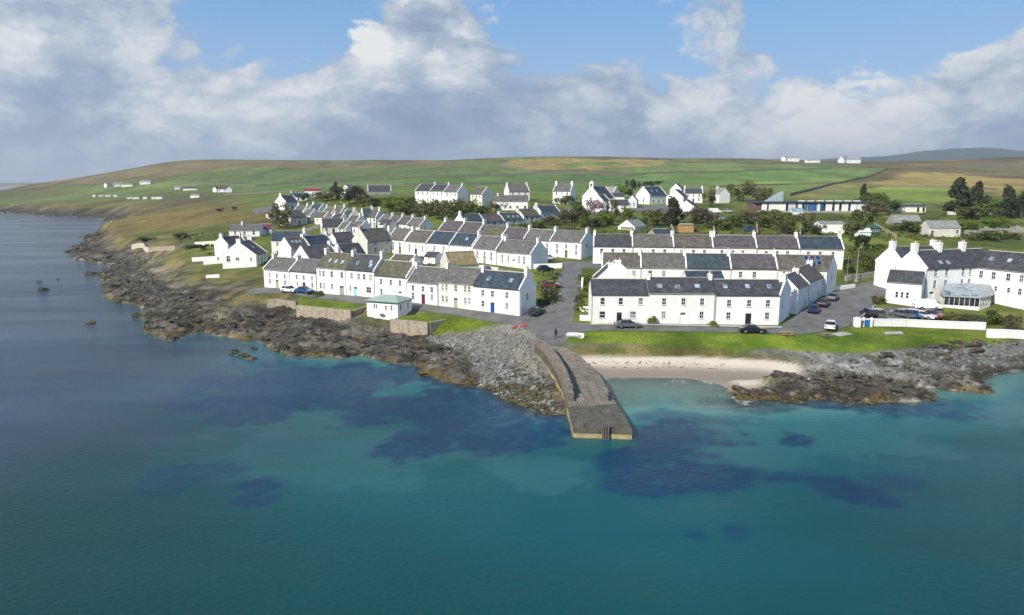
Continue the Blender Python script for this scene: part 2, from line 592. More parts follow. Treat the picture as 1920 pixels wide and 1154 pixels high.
GREEN_R = PO([(1050, 642), (1090, 625), (1300, 624), (1500, 631), (1570, 623), (1640, 611), (1760, 617), (1890, 633), (1896, 641), (1800, 647), (1700, 653), (1640, 659), (1540, 661), (1440, 654), (1380, 659), (1300, 652), (1200, 646), (1120, 645)])
STONY = PO([(1040, 650), (1120, 646), (1200, 647), (1300, 653), (1380, 660), (1440, 655), (1540, 662), (1640, 660), (1700, 654), (1800, 648), (1896, 642), (2000, 640), (2300, 640), (2300, 705), (1880, 704), (1720, 714), (1500, 716), (1440, 692), (1290, 670), (1060, 672)])
FIELDS = [(PO(px), c) for px, c in (
    ([(130, 341), (300, 309), (350, 301), (600, 305), (860, 305), (850, 313), (500, 314), (330, 325), (180, 346)], (.115, .082, .040)),
    ([(300, 332), (450, 318), (900, 314), (930, 330), (600, 338), (430, 347), (330, 345)], (.072, .086, .026)),
    ([(480, 350), (700, 338), (1000, 328), (1330, 332), (1320, 352), (950, 360), (560, 362)], (.062, .098, .022)),
    ([(560, 362), (950, 358), (960, 346), (700, 348)], (.085, .10, .026)),
    ([(935, 312), (960, 300), (1250, 301), (1240, 313), (1100, 320), (1000, 323)], (.20, .135, .050)),
    ([(1040, 308), (1150, 303), (1190, 309), (1060, 317)], (.085, .115, .028)),
    ([(1190, 316), (1250, 305), (1480, 309), (1560, 316), (1330, 324), (1200, 326)], (.105, .125, .036)),
    ([(1180, 328), (1330, 325), (1560, 317), (1662, 318), (1610, 332), (1400, 340), (1330, 352), (1180, 352)], (.085, .125, .030)),
    ([(1340, 352), (1400, 341), (1600, 334), (1590, 342), (1480, 358)], (.125, .155, .036)),
    ([(1480, 368), (1560, 346), (1640, 340), (1660, 345), (1560, 358), (1500, 374)], (.15, .115, .040)),
    ([(1590, 360), (1660, 350), (1790, 352), (1790, 380), (1640, 380), (1600, 372)], (.14, .165, .030)),
    ([(1640, 344), (1700, 322), (1800, 326), (1930, 338), (1930, 380), (1860, 358), (1790, 350), (1660, 350)], (.215, .150, .050)),
    ([(1680, 320), (1800, 308), (1930, 297), (1930, 332), (1800, 324), (1720, 324)], (.105, .080, .045)))]


def cover():
    """base colour of the ground: grass, moor, rock, sand, weed"""
    n1, n2, n3 = fbm(X / 16, Y / 16, 4, 1), fbm(X / 4, Y / 4, 3, 2), fbm(X / 90, Y / 60, 4, 4)
    g = np.zeros(X.shape + (3,))
    lerp = lambda a, b, t: a * (1 - t[..., None]) + np.asarray(b) * t[..., None]
    grass_d, grass_l, olive, straw = (0.072, 0.098, 0.018), (0.145, 0.172, 0.026), (0.105, 0.095, 0.028), (0.20, 0.155, 0.065)
    g[:] = grass_d
    g = lerp(g, grass_l, sstep(.35, .65, n1))
    g = lerp(g, olive, sstep(.48, .72, n2) * .55)
    # the green by the bay is mown and bright
    gr = sstep(-1.2, .6, signed(X, Y, GREEN_R))
    for P in (LAWN1, LAWN2, LAWN3):
        gr = np.maximum(gr, sstep(-.4, .4, signed(X, Y, P)))
    g = lerp(g, lerp(np.broadcast_to(np.array((0.085, 0.135, 0.010)), g.shape), (0.145, 0.185, 0.018), sstep(.35, .65, n2)), gr)
    # beyond the village: pasture, then moor
    far = sstep(330, 430, Y)
    fields = np.floor(X / 210 + fbm(X / 300, Y / 300, 2, 8) * 1.3) * 7 + np.floor(Y / 260 + fbm(X / 250, Y / 400, 2, 12) * 1.2) * 13
    fr = _hash(fields, fields * 0 + 3, 5)
    past = lerp(np.broadcast_to(np.array((0.095, 0.135, 0.030)), g.shape), (0.165, 0.205, 0.048), fr)
    past = lerp(past, olive, sstep(.5, .75, fbm(X / 40, Y / 80, 4, 14)) * .5)
    g = lerp(g, past, far)
    moor = lerp(np.broadcast_to(np.array((0.115, 0.085, 0.034)), g.shape), (0.20, 0.135, 0.045), sstep(.35, .65, fbm(X / 60, Y / 120, 4, 15)))
    moor = lerp(moor, (0.06, 0.055, 0.028), sstep(.55, .72, fbm(X / 35, Y / 90, 4, 16)) * .7)
    rr = X / np.maximum(Y, 1)
    m = sstep(1180, 1450, Y + (n3 - .5) * 900)
    m = np.maximum(m, sstep(.44, .54, rr + (n3 - .5) * .28) * sstep(400, 520, Y))
    m = np.maximum(m, sstep(.05, .0, np.abs(rr - .12 + (n3 - .5) * .3)) * sstep(760, 900, Y) * .9)
    m = np.maximum(m, sstep(-.30, -.42, rr + (n3 - .5) * .22) * sstep(900, 480, Y) * sstep(260, 330, Y) * .85)
    m = np.maximum(m, sstep(-.42, -.50, rr) * sstep(900, 1150, Y + (n3 - .5) * 400) * .8)
    g = lerp(g, moor, m)
    jx, jy = X + (fbm(X / 25, Y / 25, 3, 81) - .5) * 14, Y + (fbm(X / 40, Y / 40, 3, 82) - .5) * 40
    fmix = .7 + .6 * fbm(X / 30, Y / 90, 4, 83)
    for P, c in FIELDS:
        k = sstep(-6, 6, signed(jx, jy, P)) * sstep(330, 420, Y)
        g = lerp(g, np.array(c) * np.array((1.5, 1.6, 1.35)) * fmix[..., None], k * .9)
    # rough grass on the left shore
    sh = sstep(1.9, .9, D / W) * (1 - gr)
    g = lerp(g, lerp(np.broadcast_to(np.array(olive) * .9, g.shape), straw, sstep(.4, .7, n2)), sh * .75 * sstep(-2, 10, D))
    # rock
    ca, sa = math.cos(R(-24)), math.sin(R(-24))
    st = fbm((X * ca + Y * sa) / 7, (-X * sa + Y * ca) / 1.6, 4, 41, .6)
    rock = lerp(np.broadcast_to(np.array((0.055, 0.048, 0.038)), g.shape), (0.17, 0.15, 0.118), sstep(.42, .70, st))
    rock = lerp(rock, (0.10, 0.105, 0.03), sstep(.58, .72, fbm(X / 5, Y / 4, 3, 43)) * sstep(1.2, 2.2, Z) * .7)
    wet = sstep(1.15, .35, Z + (n2 - .5) * 1.2)
    rock = lerp(rock, (0.026, 0.023, 0.019), wet * .85)
    rock = lerp(rock, (0.15, 0.105, 0.030), sstep(.6, .25, Z) * sstep(-.2, .15, Z) * sstep(.42, .6, n2) * .85)
    rk = sstep(.98, .70, D / W + (n2 - .5) * .8) * (1 - ONB)
    rk = rk * (1 - gr)
    g = lerp(g, rock, rk)
    farc = sstep(220, 380, Y) * sstep(.85, .35, D / W + (n2 - .5) * .6) * sstep(-14, -2, D)
    g = lerp(g, (0.034, 0.030, 0.026), farc * .9)
    shc = lerp(np.broadcast_to(np.array((0.115, 0.118, 0.10)), g.shape), (0.22, 0.215, 0.19), sstep(.4, .65, fbm(X / 1.3, Y / 1.3, 3, 51)))
    stony = np.maximum(SHING, sstep(-.8, .8, signed(X, Y, STONY)))
    g = lerp(g, shc, stony * (1 - gr) * (1 - ONB) * sstep(.3, .8, Z) * .95)
    g = lerp(g, (0.20, 0.185, 0.155), RUB * sstep(.1, .4, Z) * .9)
    # sand, darker where wet
    sand = lerp(np.broadcast_to(np.array((0.26, 0.215, 0.165)), g.shape), (0.53, 0.46, 0.37), sstep(.18, .62, Z + (n2 - .5) * .12))
    g = lerp(g, sand, ONB * sstep(1.5, 1.2, Z))
    sb = sstep(.05, -.35, Z)
    g = lerp(g, lerp(np.broadcast_to(np.array((0.42, 0.38, 0.28)), g.shape), (0.10, 0.09, 0.05), sstep(.5, .65, n2) * (1 - ONB)), sb)
    tex = .75 + .25 * rk - .62 * ONB * sstep(1.5, 1.2, Z)
    return np.clip(g, 0, 1), np.clip(tex, .1, 1)


COVER, TEX = cover()


def grid_mesh(name, X, Y, Z, mat):
    ny, nx = X.shape
    me = bpy.data.meshes.new(name)
    me.vertices.add(nx * ny)
    me.vertices.foreach_set('co', np.dstack([X, Y, Z]).astype(np.float32).ravel())
    idx = np.arange(nx * ny).reshape(ny, nx)
    q = np.stack([idx[:-1, :-1], idx[:-1, 1:], idx[1:, 1:], idx[1:, :-1]], -1).reshape(-1, 4)
    n = len(q)
    me.loops.add(n * 4)
    me.loops.foreach_set('vertex_index', q.ravel().astype(np.int32))
    me.polygons.add(n)
    me.polygons.foreach_set('loop_start', np.arange(0, n * 4, 4, dtype=np.int32))
    me.polygons.foreach_set('loop_total', np.full(n, 4, np.int32))
    me.polygons.foreach_set('use_smooth', np.ones(n, bool))
    me.materials.append(mat)
    me.update()
    me.validate()
    return me


def vcol(me, name, rgb):
    a = me.attributes.new(name, 'FLOAT_COLOR', 'POINT')
    c = np.ones(rgb.shape[:-1] + (4,), np.float32)
    c[..., :3] = rgb
    a.data.foreach_set('color', c.ravel())


def vflt(me, name, f):
    a = me.attributes.new(name, 'FLOAT', 'POINT')
    a.data.foreach_set('value', np.asarray(f, np.float32).ravel())


def ground_mat():
    m = bpy.data.materials.new('ground_cover')
    m.use_nodes = True
    T = NT(m.node_tree)
    c = T.n('ShaderNodeAttribute', attribute_name='cover').outputs['Color']
    p = T.n('ShaderNodeTexCoord').outputs['Object']
    n1 = T.noise(p, 2.2, 6, .65)
    n2 = T.noise(p, 0.13, 4, .6)
    n3 = T.noise(T.vmath('MULTIPLY', p, (.02, .008, 0)), 1.0, 6, .65)
    k = T.math('MULTIPLY', T.mapr(n1, .25, .75, .55, 1.45), T.mapr(n2, .3, .7, .8, 1.2))
    k = T.math('MULTIPLY', k, T.mapr(n3, .3, .7, .70, 1.30))
    k = T.math('MULTIPLY', k, T.mapr(T.noise(T.vmath('MULTIPLY', p, (.11, .05, 0)), 1.0, 7, .72), .3, .7, .72, 1.28))
    tx = T.n('ShaderNodeAttribute', attribute_name='tex').outputs['Fac']
    k = T.math('ADD', 1.0, T.math('MULTIPLY', T.math('SUBTRACT', k, 1.0), tx))
    cc = T.vmath('SCALE', c, scale=k)
    bmp = T.n('ShaderNodeBump', i_Strength=T.math('MULTIPLY', tx, .6), i_Distance=.25, i_Height=n1)
    b = T.n('ShaderNodeBsdfPrincipled', i_Base_Color=cc, i_Roughness=.9, i_Normal=bmp.outputs[0])
    b.inputs['Specular IOR Level'].default_value = .15
    T.n('ShaderNodeOutputMaterial', i_Surface=b.outputs[0])
    return m


gme = grid_mesh('ground', X, Y, Z, ground_mat())
vcol(gme, 'cover', COVER)
vflt(gme, 'tex', TEX)
ground_o = kind(link(bpy.data.objects.new('ground', gme)), 'structure')

# distant hills beyond the moor
def far_hills():
    xs = np.linspace(400, 9000, 160)
    ys = np.linspace(3600, 9000, 40)
    xx, yy = np.meshgrid(xs, ys)
    prof = np.interp(xx / yy, [(u - 960) / 1325 for u in (1380, 1500, 1560, 1650, 1720, 1780, 1850, 1930, 2100, 2300)],
                     [(345 - v) / 1325 for v in (330, 303, 298, 294, 286, 281, 280, 286, 290, 300)])
    ridge = np.exp(-((yy - 5600) / 1300) ** 2)
    zz = 28 + 5600 * prof * ridge + (fbm(xx / 500, yy / 500, 5, 61) - .5) * 26 * ridge - 40 * (1 - ridge)
    me = grid_mesh('hill', xx, yy, zz, gme.materials[0])
    n = fbm(xx / 300, yy / 300, 4, 63)
    cc = np.array((.035, .05, .03)) * (1 - n[..., None]) + np.array((.075, .075, .042)) * n[..., None]
    vcol(me, 'cover', cc)
    vflt(me, 'tex', cc[..., 0] * 0 + .8)
    kind(link(bpy.data.objects.new('hill', me)), 'structure')


far_hills()


# ------------------------------------------------------------------ the sea
WEED = [  # pixel ellipses of weed beds seen on the bottom: u, v, ru, rv, tilt, strength
    (780, 835, 62, 26, 22, 1), (700, 790, 55, 13, 0, .9), (730, 770, 70, 18, 0, .7), (560, 735, 190, 34, -6, .95), (480, 770, 90, 22, -8, .8), (860, 770, 200, 32, 10, 1), (960, 815, 130, 30, 4, 1),
    (640, 705, 220, 26, 0, .85), (900, 745, 100, 26, 14, .9), (1010, 800, 60, 40, 0, 1), (1270, 815, 110, 26, -4, .85), (1240, 850, 90, 20, 0, .85), (1160, 865, 40, 30, 30, .8),
    (1300, 897, 150, 26, 4, 1), (1250, 920, 75, 18, 0, 1), (1190, 900, 60, 26, 30, .8), (1385, 908, 40, 13, 10, .7), (1590, 920, 70, 20, 12, 1), (1620, 938, 50, 14, 10, 1), (1690, 905, 50, 18, -10, .5), (1560, 912, 40, 10, 8, .9),
    (1490, 825, 36, 11, 8, .95), (1475, 812, 18, 5, 0, .6), (1300, 1000, 20, 10, 25, .65), (1372, 998, 26, 13, 15, .6), (480, 912, 50, 14, 0, .8), (475, 935, 45, 16, 10, .8), (380, 885, 80, 14, 0, .55), (440, 880, 30, 7, 0, .6), (330, 905, 60, 20, 0, .4),
    (1640, 757, 110, 14, 4, .9), (1530, 752, 60, 8, 0, 1), (1710, 775, 90, 12, 6, .7), (1790, 760, 70, 14, 0, .5), (1420, 765, 60, 10, 10, .6), (1330, 790, 80, 14, 0, .5), (1230, 780, 50, 12, 0, .5)]
PALE = [(1250, 735, 150, 26, 0, 1.0), (1380, 765, 120, 20, 0, .45), (560, 790, 130, 26, -14, .5), (690, 745, 60, 14, -10, .5), (1480, 800, 200, 40, 0, .35), (1600, 830, 150, 30, 0, .3), (1000, 880, 120, 30, 0, .3), (870, 810, 50, 12, 10, .35),
        (1890, 712, 60, 14, 0, .8), (1850, 760, 90, 26, 0, .4), (1390, 850, 100, 24, 0, .35), (420, 765, 50, 8, 20, .35), (620, 850, 260, 50, 0, .3), (455, 668, 30, 5, 0, .4)]


def sea():
    gx = axis(-100, 110, 0.8, -30000, 30000, 1.06)
    gy = axis(20, 125, 0.6, -3000, 40000, 1.05)
    x, y = np.meshgrid(gx, gy)
    zb, d, *_ = ground(x, y)
    nz = fbm(x / 5, y / 5, 4, 71)
    nz2 = fbm(x / 1.8, y / 1.8, 3, 72)
    nz3 = vnoise(x / .9, y / .9, 75)

    def field(L):
        f = np.zeros(x.shape)
        for u, v, ru, rv, tl, s in L:
            cx, cy = at(u, v)
            ex = abs(at(u + ru, v)[0] - cx)
            ey = abs(at(u, v - rv)[1] - cy)
            ct, st = math.cos(R(-tl)), math.sin(R(-tl))
            dx, dy = x - cx, y - cy
            q = np.sqrt(((dx * ct + dy * st) / ex) ** 2 + ((-dx * st + dy * ct) / ey) ** 2)
            q = q + (nz - .5) * 1.2 + (nz2 - .5) * .7 + (nz3 - .5) * .35
            f = np.maximum(f, min(1.0, s * 1.15) * sstep(1.18, .80, q))
        return f
    weed, pale = field(WEED), field(PALE)
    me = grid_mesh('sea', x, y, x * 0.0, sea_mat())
    cloud_grey = sstep(-12, -62, x + (nz - .5) * 30 + (y - 90) * .12) * sstep(60, 95, y + x * -.25)  # left water that gets the grey of reflected cloud in its body colour
    cloud_grey = np.maximum(cloud_grey, sstep(150, 260, y))
    weed = weed * (1 - .35 * cloud_grey)
    vflt(me, 'open', cloud_grey)  # weight of the painted cloud reflection
    vflt(me, 'weed', weed)
    vflt(me, 'pale', pale)
    vflt(me, 'depth', np.clip(-zb, -1, 9))
    vflt(me, 'off', np.clip(-d, 0, 400))
    kind(link(bpy.data.objects.new('sea', me)), 'structure')


def sea_mat():
    m = bpy.data.materials.new('sea_water')
    m.use_nodes = True
    T = NT(m.node_tree)
    A = lambda n: T.n('ShaderNodeAttribute', attribute_name=n).outputs['Fac']
    weed, pale, depth, off = A('weed'), A('pale'), A('depth'), A('off')
    p = T.n('ShaderNodeTexCoord').outputs['Object']
    big = T.noise(T.vmath('MULTIPLY', p, (.012, .03, 0)), 1.0, 4, .55)
    body = T.ramp(T.mapr(depth, 0, 7, 0, 1, False), [(0, (.15, .185, .125)), (.10, (.085, .215, .185)), (.3, (.020, .140, .148)), (1, (.005, .072, .080))])
    body = T.mix(T.math('MULTIPLY', pale, .6), body, (.06, .19, .185))
    cloud_grey = A('open')
    deep = T.math('MAXIMUM', T.mapr(off, 60, 220), T.math('MULTIPLY', cloud_grey, T.mapr(depth, .1, .9)))  # where cloud reflection is painted in: left water and far offshore
    body = T.mix(T.mapr(off, 22, 62), body, (.004, .042, .044))
    body = T.mix(deep, body, (.024, .054, .085))  # grey of mirrored cloud put into the body colour
    wn = T.mapr(T.noise(p, .55, 7, .7), .34, .58, .66, 1.0)
    body = T.mix(T.math('MULTIPLY', T.math('MULTIPLY', weed, wn), .9), body, (.001, .026, .080))
    body = T.vmath('SCALE', body, scale=T.mapr(big, .3, .7, .8, 1.2))
    # ripples: two crossing trains of wind waves, a swell and small chop
    def train(ang, wl, dist, sc_):
        nd = T.n('ShaderNodeTexWave', wave_type='BANDS', bands_direction='X', wave_profile='SIN')
        mp = T.n('ShaderNodeMapping')
        T.set(mp.inputs[0], p)
        mp.inputs['Rotation'].default_value = (0, 0, R(ang))
        T.set(nd.inputs[0], mp.outputs[0])
        nd.inputs['Scale'].default_value = 6.2832 / wl / 20.0 * 1.0
        nd.inputs['Distortion'].default_value = dist
        nd.inputs['Detail'].default_value = 3
        nd.inputs['Detail Scale'].default_value = sc_
        return nd.outputs['Fac']
    h1 = T.math('MULTIPLY', train(62, .75, 6.0, 1.6), .20)
    h2 = T.math('MULTIPLY', train(118, 1.1, 7.0, 1.4), .16)
    h3 = T.math('MULTIPLY', train(80, 9.0, 6.0, .6), .9)
    h4 = T.math('MULTIPLY', T.noise(T.vmath('MULTIPLY', p, (.9, 1.8, 1)), 1.7, 6, .66), 2.2)
    h = T.math('ADD', T.math('ADD', h1, h2), T.math('ADD', h3, h4))
    wind = T.mapr(T.noise(T.vmath('MULTIPLY', T.vmath('ADD', p, (30, 10, 0)), (.016, .05, 0)), 1.0, 3, .5, .6), .35, .65, .35, .9)
    bmp = T.n('ShaderNodeBump', i_Strength=wind, i_Distance=.07, i_Height=h)
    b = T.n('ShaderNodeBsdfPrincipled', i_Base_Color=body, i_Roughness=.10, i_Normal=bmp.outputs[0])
    b.inputs['IOR'].default_value = 1.33
    b.inputs['Specular IOR Level'].default_value = .2
    # wash along the rocks
    fo = T.math('MULTIPLY', T.mapr(depth, .22, .02), T.mapr(T.noise(p, .35, 6, .7), .52, .66))
    fo = T.math('MULTIPLY', fo, T.mapr(T.noise(p, 3.0, 5, .7), .42, .58))
    tr = T.n('ShaderNodeBsdfTransparent', i_Color=(.80, .95, .93))
    sh = T.mapr(depth, -.05, .9, .95, 0.0)
    mx = T.n('ShaderNodeMixShader', i_0=T.math('MULTIPLY', sh, .92), i_1=b.outputs[0], i_2=tr.outputs[0])
    gl = T.n('ShaderNodeBsdfGlossy', i_Roughness=.08, i_Normal=bmp.outputs[0])
    fr = T.n('ShaderNodeFresnel', i_IOR=1.33, i_Normal=bmp.outputs[0])
    mx2 = T.n('ShaderNodeMixShader', i_0=T.math('MULTIPLY', T.math('MULTIPLY', fr.outputs[0], sh), .9), i_1=mx.outputs[0], i_2=gl.outputs[0])
    foam = T.n('ShaderNodeBsdfDiffuse', i_Color=(.7, .72, .72))
    mx3 = T.n('ShaderNodeMixShader', i_0=fo, i_1=mx2.outputs[0], i_2=foam.outputs[0])
    T.n('ShaderNodeOutputMaterial', i_Surface=mx3.outputs[0])
    return m


sea()
# ------------------------------------------------------------------ materials
MATS = {}


def mat(name, c, rough=.8, var=.15, scale=1.5, bump=0.0, bscale=8.0, spec=.3, metal=0.0, stain=None, streak=False):
    if name in MATS:
        return MATS[name]
    m = bpy.data.materials.new(name)
    m.use_nodes = True
    T = NT(m.node_tree)
    g = T.n('ShaderNodeNewGeometry').outputs['Position']
    n = T.noise(g, scale, 5, .6)
    k = T.mapr(n, .25, .75, 1 - var, 1 + var)
    if streak:
        n2 = T.noise(T.vmath('MULTIPLY', g, (3.0, 3.0, .35)), 1.0, 4, .6)
        k = T.math('MULTIPLY', k, T.mapr(n2, .3, .7, 1 - var * .7, 1 + var * .4))
    cc = T.vmath('SCALE', tuple(c), scale=k)
    if stain:
        sg = T.vmath('MULTIPLY', g, (1.6, 1.6, .45)) if streak else g
        cc = T.mix(T.mapr(T.noise(sg, .6, 6, .7), .52, .80, 0, .65), cc, stain)
    b = T.n('ShaderNodeBsdfPrincipled', i_Base_Color=cc, i_Roughness=rough, i_Metallic=metal)
    b.inputs['Specular IOR Level'].default_value = spec
    if bump:
        bm = T.n('ShaderNodeBump', i_Strength=bump, i_Distance=.05, i_Height=T.noise(g, bscale, 5, .65))
        T.set(b.inputs['Normal'], bm.outputs[0])
    T.n('ShaderNodeOutputMaterial', i_Surface=b.outputs[0])
    MATS[name] = m
    return m


def slate(name, c, c2):
    """slate roof: courses across the slope, single slates of slightly different tone, moss"""
    m = bpy.data.materials.new(name)
    m.use_nodes = True
    T = NT(m.node_tree)
    o = T.n('ShaderNodeTexCoord').outputs['Object']
    s = T.n('ShaderNodeSeparateXYZ', i_0=o)
    vec = T.n('ShaderNodeCombineXYZ', i_0=s.outputs[0], i_1=T.math('MULTIPLY', s.outputs[1], 1.3), i_2=0.0).outputs[0]
    br = T.n('ShaderNodeTexBrick', offset=.5)
    T.set(br.inputs['Vector'], vec)
    br.inputs['Color1'].default_value = (.72, .72, .72, 1)
    br.inputs['Color2'].default_value = (1.2, 1.2, 1.2, 1)
    br.inputs['Mortar'].default_value = (.45, .45, .45, 1)
    br.inputs['Scale'].default_value = 1.0
    br.inputs['Brick Width'].default_value = .34
    br.inputs['Row Height'].default_value = .30
    br.inputs['Mortar Size'].default_value = .022
    g = T.n('ShaderNodeNewGeometry').outputs['Position']
    n = T.noise(g, .9, 6, .68)
    n2 = T.noise(g, 3.0, 4, .6)
    base = T.mix(T.mapr(n, .35, .68), tuple(c), tuple(c2))
    cc = T.mix(1.0, base, br.outputs[0], 'MULTIPLY')
    cc = T.vmath('SCALE', cc, scale=T.mapr(n2, .25, .75, .75, 1.25))
    bm = T.n('ShaderNodeBump', i_Strength=.5, i_Distance=.03, i_Height=br.outputs[0])
    b = T.n('ShaderNodeBsdfPrincipled', i_Base_Color=cc, i_Roughness=.62, i_Normal=bm.outputs[0])
    b.inputs['Specular IOR Level'].default_value = .35
    T.n('ShaderNodeOutputMaterial', i_Surface=b.outputs[0])
    MATS[name] = m
    return m


def glass(name, c, rough=.06):
    m = bpy.data.materials.new(name)
    m.use_nodes = True
    T = NT(m.node_tree)
    g = T.n('ShaderNodeNewGeometry').outputs['Position']
    k = T.mapr(T.noise(g, .8, 2, .5), .3, .7, .4, 1.8)
    b = T.n('ShaderNodeBsdfPrincipled', i_Base_Color=T.vmath('SCALE', tuple(c), scale=k), i_Roughness=rough)
    b.inputs['Specular IOR Level'].default_value = .7
    T.n('ShaderNodeOutputMaterial', i_Surface=b.outputs[0])
    MATS[name] = m
    return m


WHITE = mat('white_render', (.79, .78, .74), .85, .08, .5, .25, 9, stain=(.56, .55, .49), streak=True)
WHITE2 = mat('bright_limewash', (.81, .80, .77), .85, .06, .6, .25, 9, stain=(.66, .65, .60), streak=True)
CREAM = mat('cream_render', (.76, .73, .62), .85, .07, .5, .25, 9, streak=True)
PALEB = mat('pale_grey_render', (.62, .66, .68), .85, .07, .5, .2, 9, streak=True)
OLDW = mat('weathered_render', (.62, .59, .52), .9, .14, .8, .35, 7, stain=(.40, .38, .33), streak=True)
STONE = mat('rubble_stone', (.36, .30, .20), .95, .35, 2.2, .8, 5)
GREYST = mat('grey_stone', (.30, .28, .25), .95, .35, 2.0, .8, 5)
TRIM = mat('white_paint', (.80, .80, .78), .55, .04, 2)
GREYTR = mat('grey_paint', (.33, .34, .34), .6, .08, 2)
SILL = mat('sill_stone', (.48, .47, .44), .85, .12, 3)
PIPE = mat('black_iron', (.045, .045, .05), .5, .1, 3)
POT = mat('clay_pot', (.52, .42, .27), .85, .2, 4)
POTR = mat('red_clay_pot', (.36, .15, .08), .85, .2, 4)
RIDGE = mat('ridge_tile', (.25, .23, .21), .85, .18, 3)
RIDGEL = mat('pale_ridge_tile', (.46, .42, .35), .85, .18, 3)
PANE = glass('window_pane', (.030, .036, .044))
PANEL = glass('net_curtained_pane', (.17, .18, .18), .25)
SKYL_G = glass('skylight_pane', (.20, .28, .34), .12)
SLATES = {'gr': slate('grey_slate', (.105, .100, .092), (.175, .165, .145)), 'br': slate('brown_slate', (.092, .080, .064), (.160, .142, .112)),
          'bl': slate('blue_slate', (.030, .044, .060), (.060, .082, .105)), 'pu': slate('purple_slate', (.080, .066, .070), (.140, .118, .120)),
          'gn': slate('mossy_slate', (.085, .080, .052), (.155, .145, .085)), 'dk': slate('dark_slate', (.048, .048, .052), (.088, .088, .092)),
          'te': slate('teal_slate', (.038, .056, .064), (.068, .092, .100)), 'ta': slate('tan_sheet_roof', (.24, .18, .085), (.34, .27, .14)),
          'pg': slate('pale_grey_roof', (.25, .25, .24), (.34, .33, .30))}
GREENFELT = mat('pale_green_roof', (.30, .37, .32), .7, .12, 1.2, .15)
DOORS = {'red': mat('dark_red_door', (.13, .018, .02), .45, .08), 'blue': mat('blue_door', (.012, .07, .27), .4, .08), 'green': mat('sage_door', (.34, .38, .24), .5, .08),
         'white': mat('white_door', (.78, .78, .76), .5, .04), 'black': mat('black_door', (.02, .02, .022), .4, .1), 'sky': mat('sky_blue_door', (.30, .58, .70), .5, .06),
         'grey': mat('grey_green_door', (.28, .33, .28), .5, .06), 'brown': mat('brown_door', (.17, .12, .05), .6, .1), 'navy': mat('navy_door', (.02, .03, .08), .4, .1)}
ASPHALT = mat('asphalt', (.135, .130, .122), .92, .28, .35, .3, 12, stain=(.20, .195, .18))
CONC = mat('concrete', (.36, .345, .31), .9, .2, .9, .3, 8, stain=(.25, .235, .20))
WOOD = mat('orange_timber', (.42, .24, .10), .8, .2, 3, .3)
GREYWOOD = mat('grey_timber', (.22, .20, .17), .9, .25, 3, .4)

_wc = {}


def win_meshes(w, h, style):
    k = (round(w, 2), round(h, 2), style)
    if k in _wc:
        return _wc[k]
    fr = MB()
    t = .055
    y0, y1 = .05, .13
    fr.box(-w / 2, y0, 0, -w / 2 + t, y1, h).box(w / 2 - t, y0, 0, w / 2, y1, h)
    fr.box(-w / 2 + t, y0, 0, w / 2 - t, y1, t).box(-w / 2 + t, y0, h - t, w / 2 - t, y1, h)
    fr.box(-w / 2 + t, y0 + .01, h * .5 - .03, w / 2 - t, y1 - .01, h * .5 + .03)
    if style in 'bc':
        fr.box(-.018, y0 + .02, t, .018, y1 - .02, h * .5 - .04).box(-.018, y0 + .02, h * .5 + .03, .018, y1 - .02, h - t)
    if style == 'c':
        fr.box(-.09, y0, t, -.03, y1, h - t).box(.03, y0, t, .09, y1, h - t)
    pa = MB().box(-w / 2 + .02, .095, .02, w / 2 - .02, .115, h - .02)
    si = MB().box(-w / 2 - .09, -.09, -.11, w / 2 + .09, .12, -.005)
    _wc[k] = (fr.mesh('window', TRIM), pa.mesh('pane', PANE), pa.mesh('pane', PANEL), si.mesh('sill', SILL))
    return _wc[k]


_dc = {}


def door_mesh(w, h, c):
    k = (round(w, 2), round(h, 2), c)
    if k not in _dc:
        b = MB().box(-w / 2 + .03, .10, 0, w / 2 - .03, .15, h - .03, 0)
        for sx in (-1, 1):
            for z0, z1 in ((.2, h * .42), (h * .5, h * .72)):
                b.box(sx * w * .22 - w * .13, .085, z0, sx * w * .22 + w * .13, .10, z1, 0)
        b.box(-w / 2 + .08, .09, h * .78, w / 2 - .08, .10, h * .93, 2)
        b.box(-w / 2, .04, 0, -w / 2 + .06, .12, h, 1).box(w / 2 - .06, .04, 0, w / 2, .12, h, 1).box(-w / 2 + .06, .04, h - .06, w / 2 - .06, .12, h, 1)
        _dc[k] = b.mesh('door', [DOORS[c], TRIM, PANE])
    return _dc[k]


def panel(mb, P, ux, nrm, w, z0, z1, holes, rev=.16):
    """wall face from P along ux with real openings; holes: (centre, z, w, h)"""
    ux, nrm, P = Vector(ux), Vector(nrm), Vector(P)
    xs, zs = {0.0, w}, {z0, z1}
    for c, z, hw, hh in holes:
        xs |= {c - hw / 2, c + hw / 2}
        zs |= {z, z + hh}
    xs, zs = sorted(xs), sorted(zs)
    pos = lambda a, z, dd=0.0: P + ux * a + Vector((0, 0, z)) - nrm * dd
    for i in range(len(xs) - 1):
        for j in range(len(zs) - 1):
            cx, cz = (xs[i] + xs[i + 1]) / 2, (zs[j] + zs[j + 1]) / 2
            if any(abs(cx - c) < hw / 2 and z < cz < z + hh for c, z, hw, hh in holes):
                continue
            mb.add([pos(xs[i], zs[j]), pos(xs[i + 1], zs[j]), pos(xs[i + 1], zs[j + 1]), pos(xs[i], zs[j + 1])], [(0, 1, 2, 3)])
    for c, z, hw, hh in holes:
        a, b = c - hw / 2, c + hw / 2
        q = [(a, z), (b, z), (b, z + hh), (a, z + hh)]
        for k in range(4):
            (x0, za), (x1, zb) = q[k], q[(k + 1) % 4]
            mb.add([pos(x0, za), pos(x1, zb), pos(x1, zb, rev), pos(x0, za, rev)], [(3, 2, 1, 0)])


HN = 0


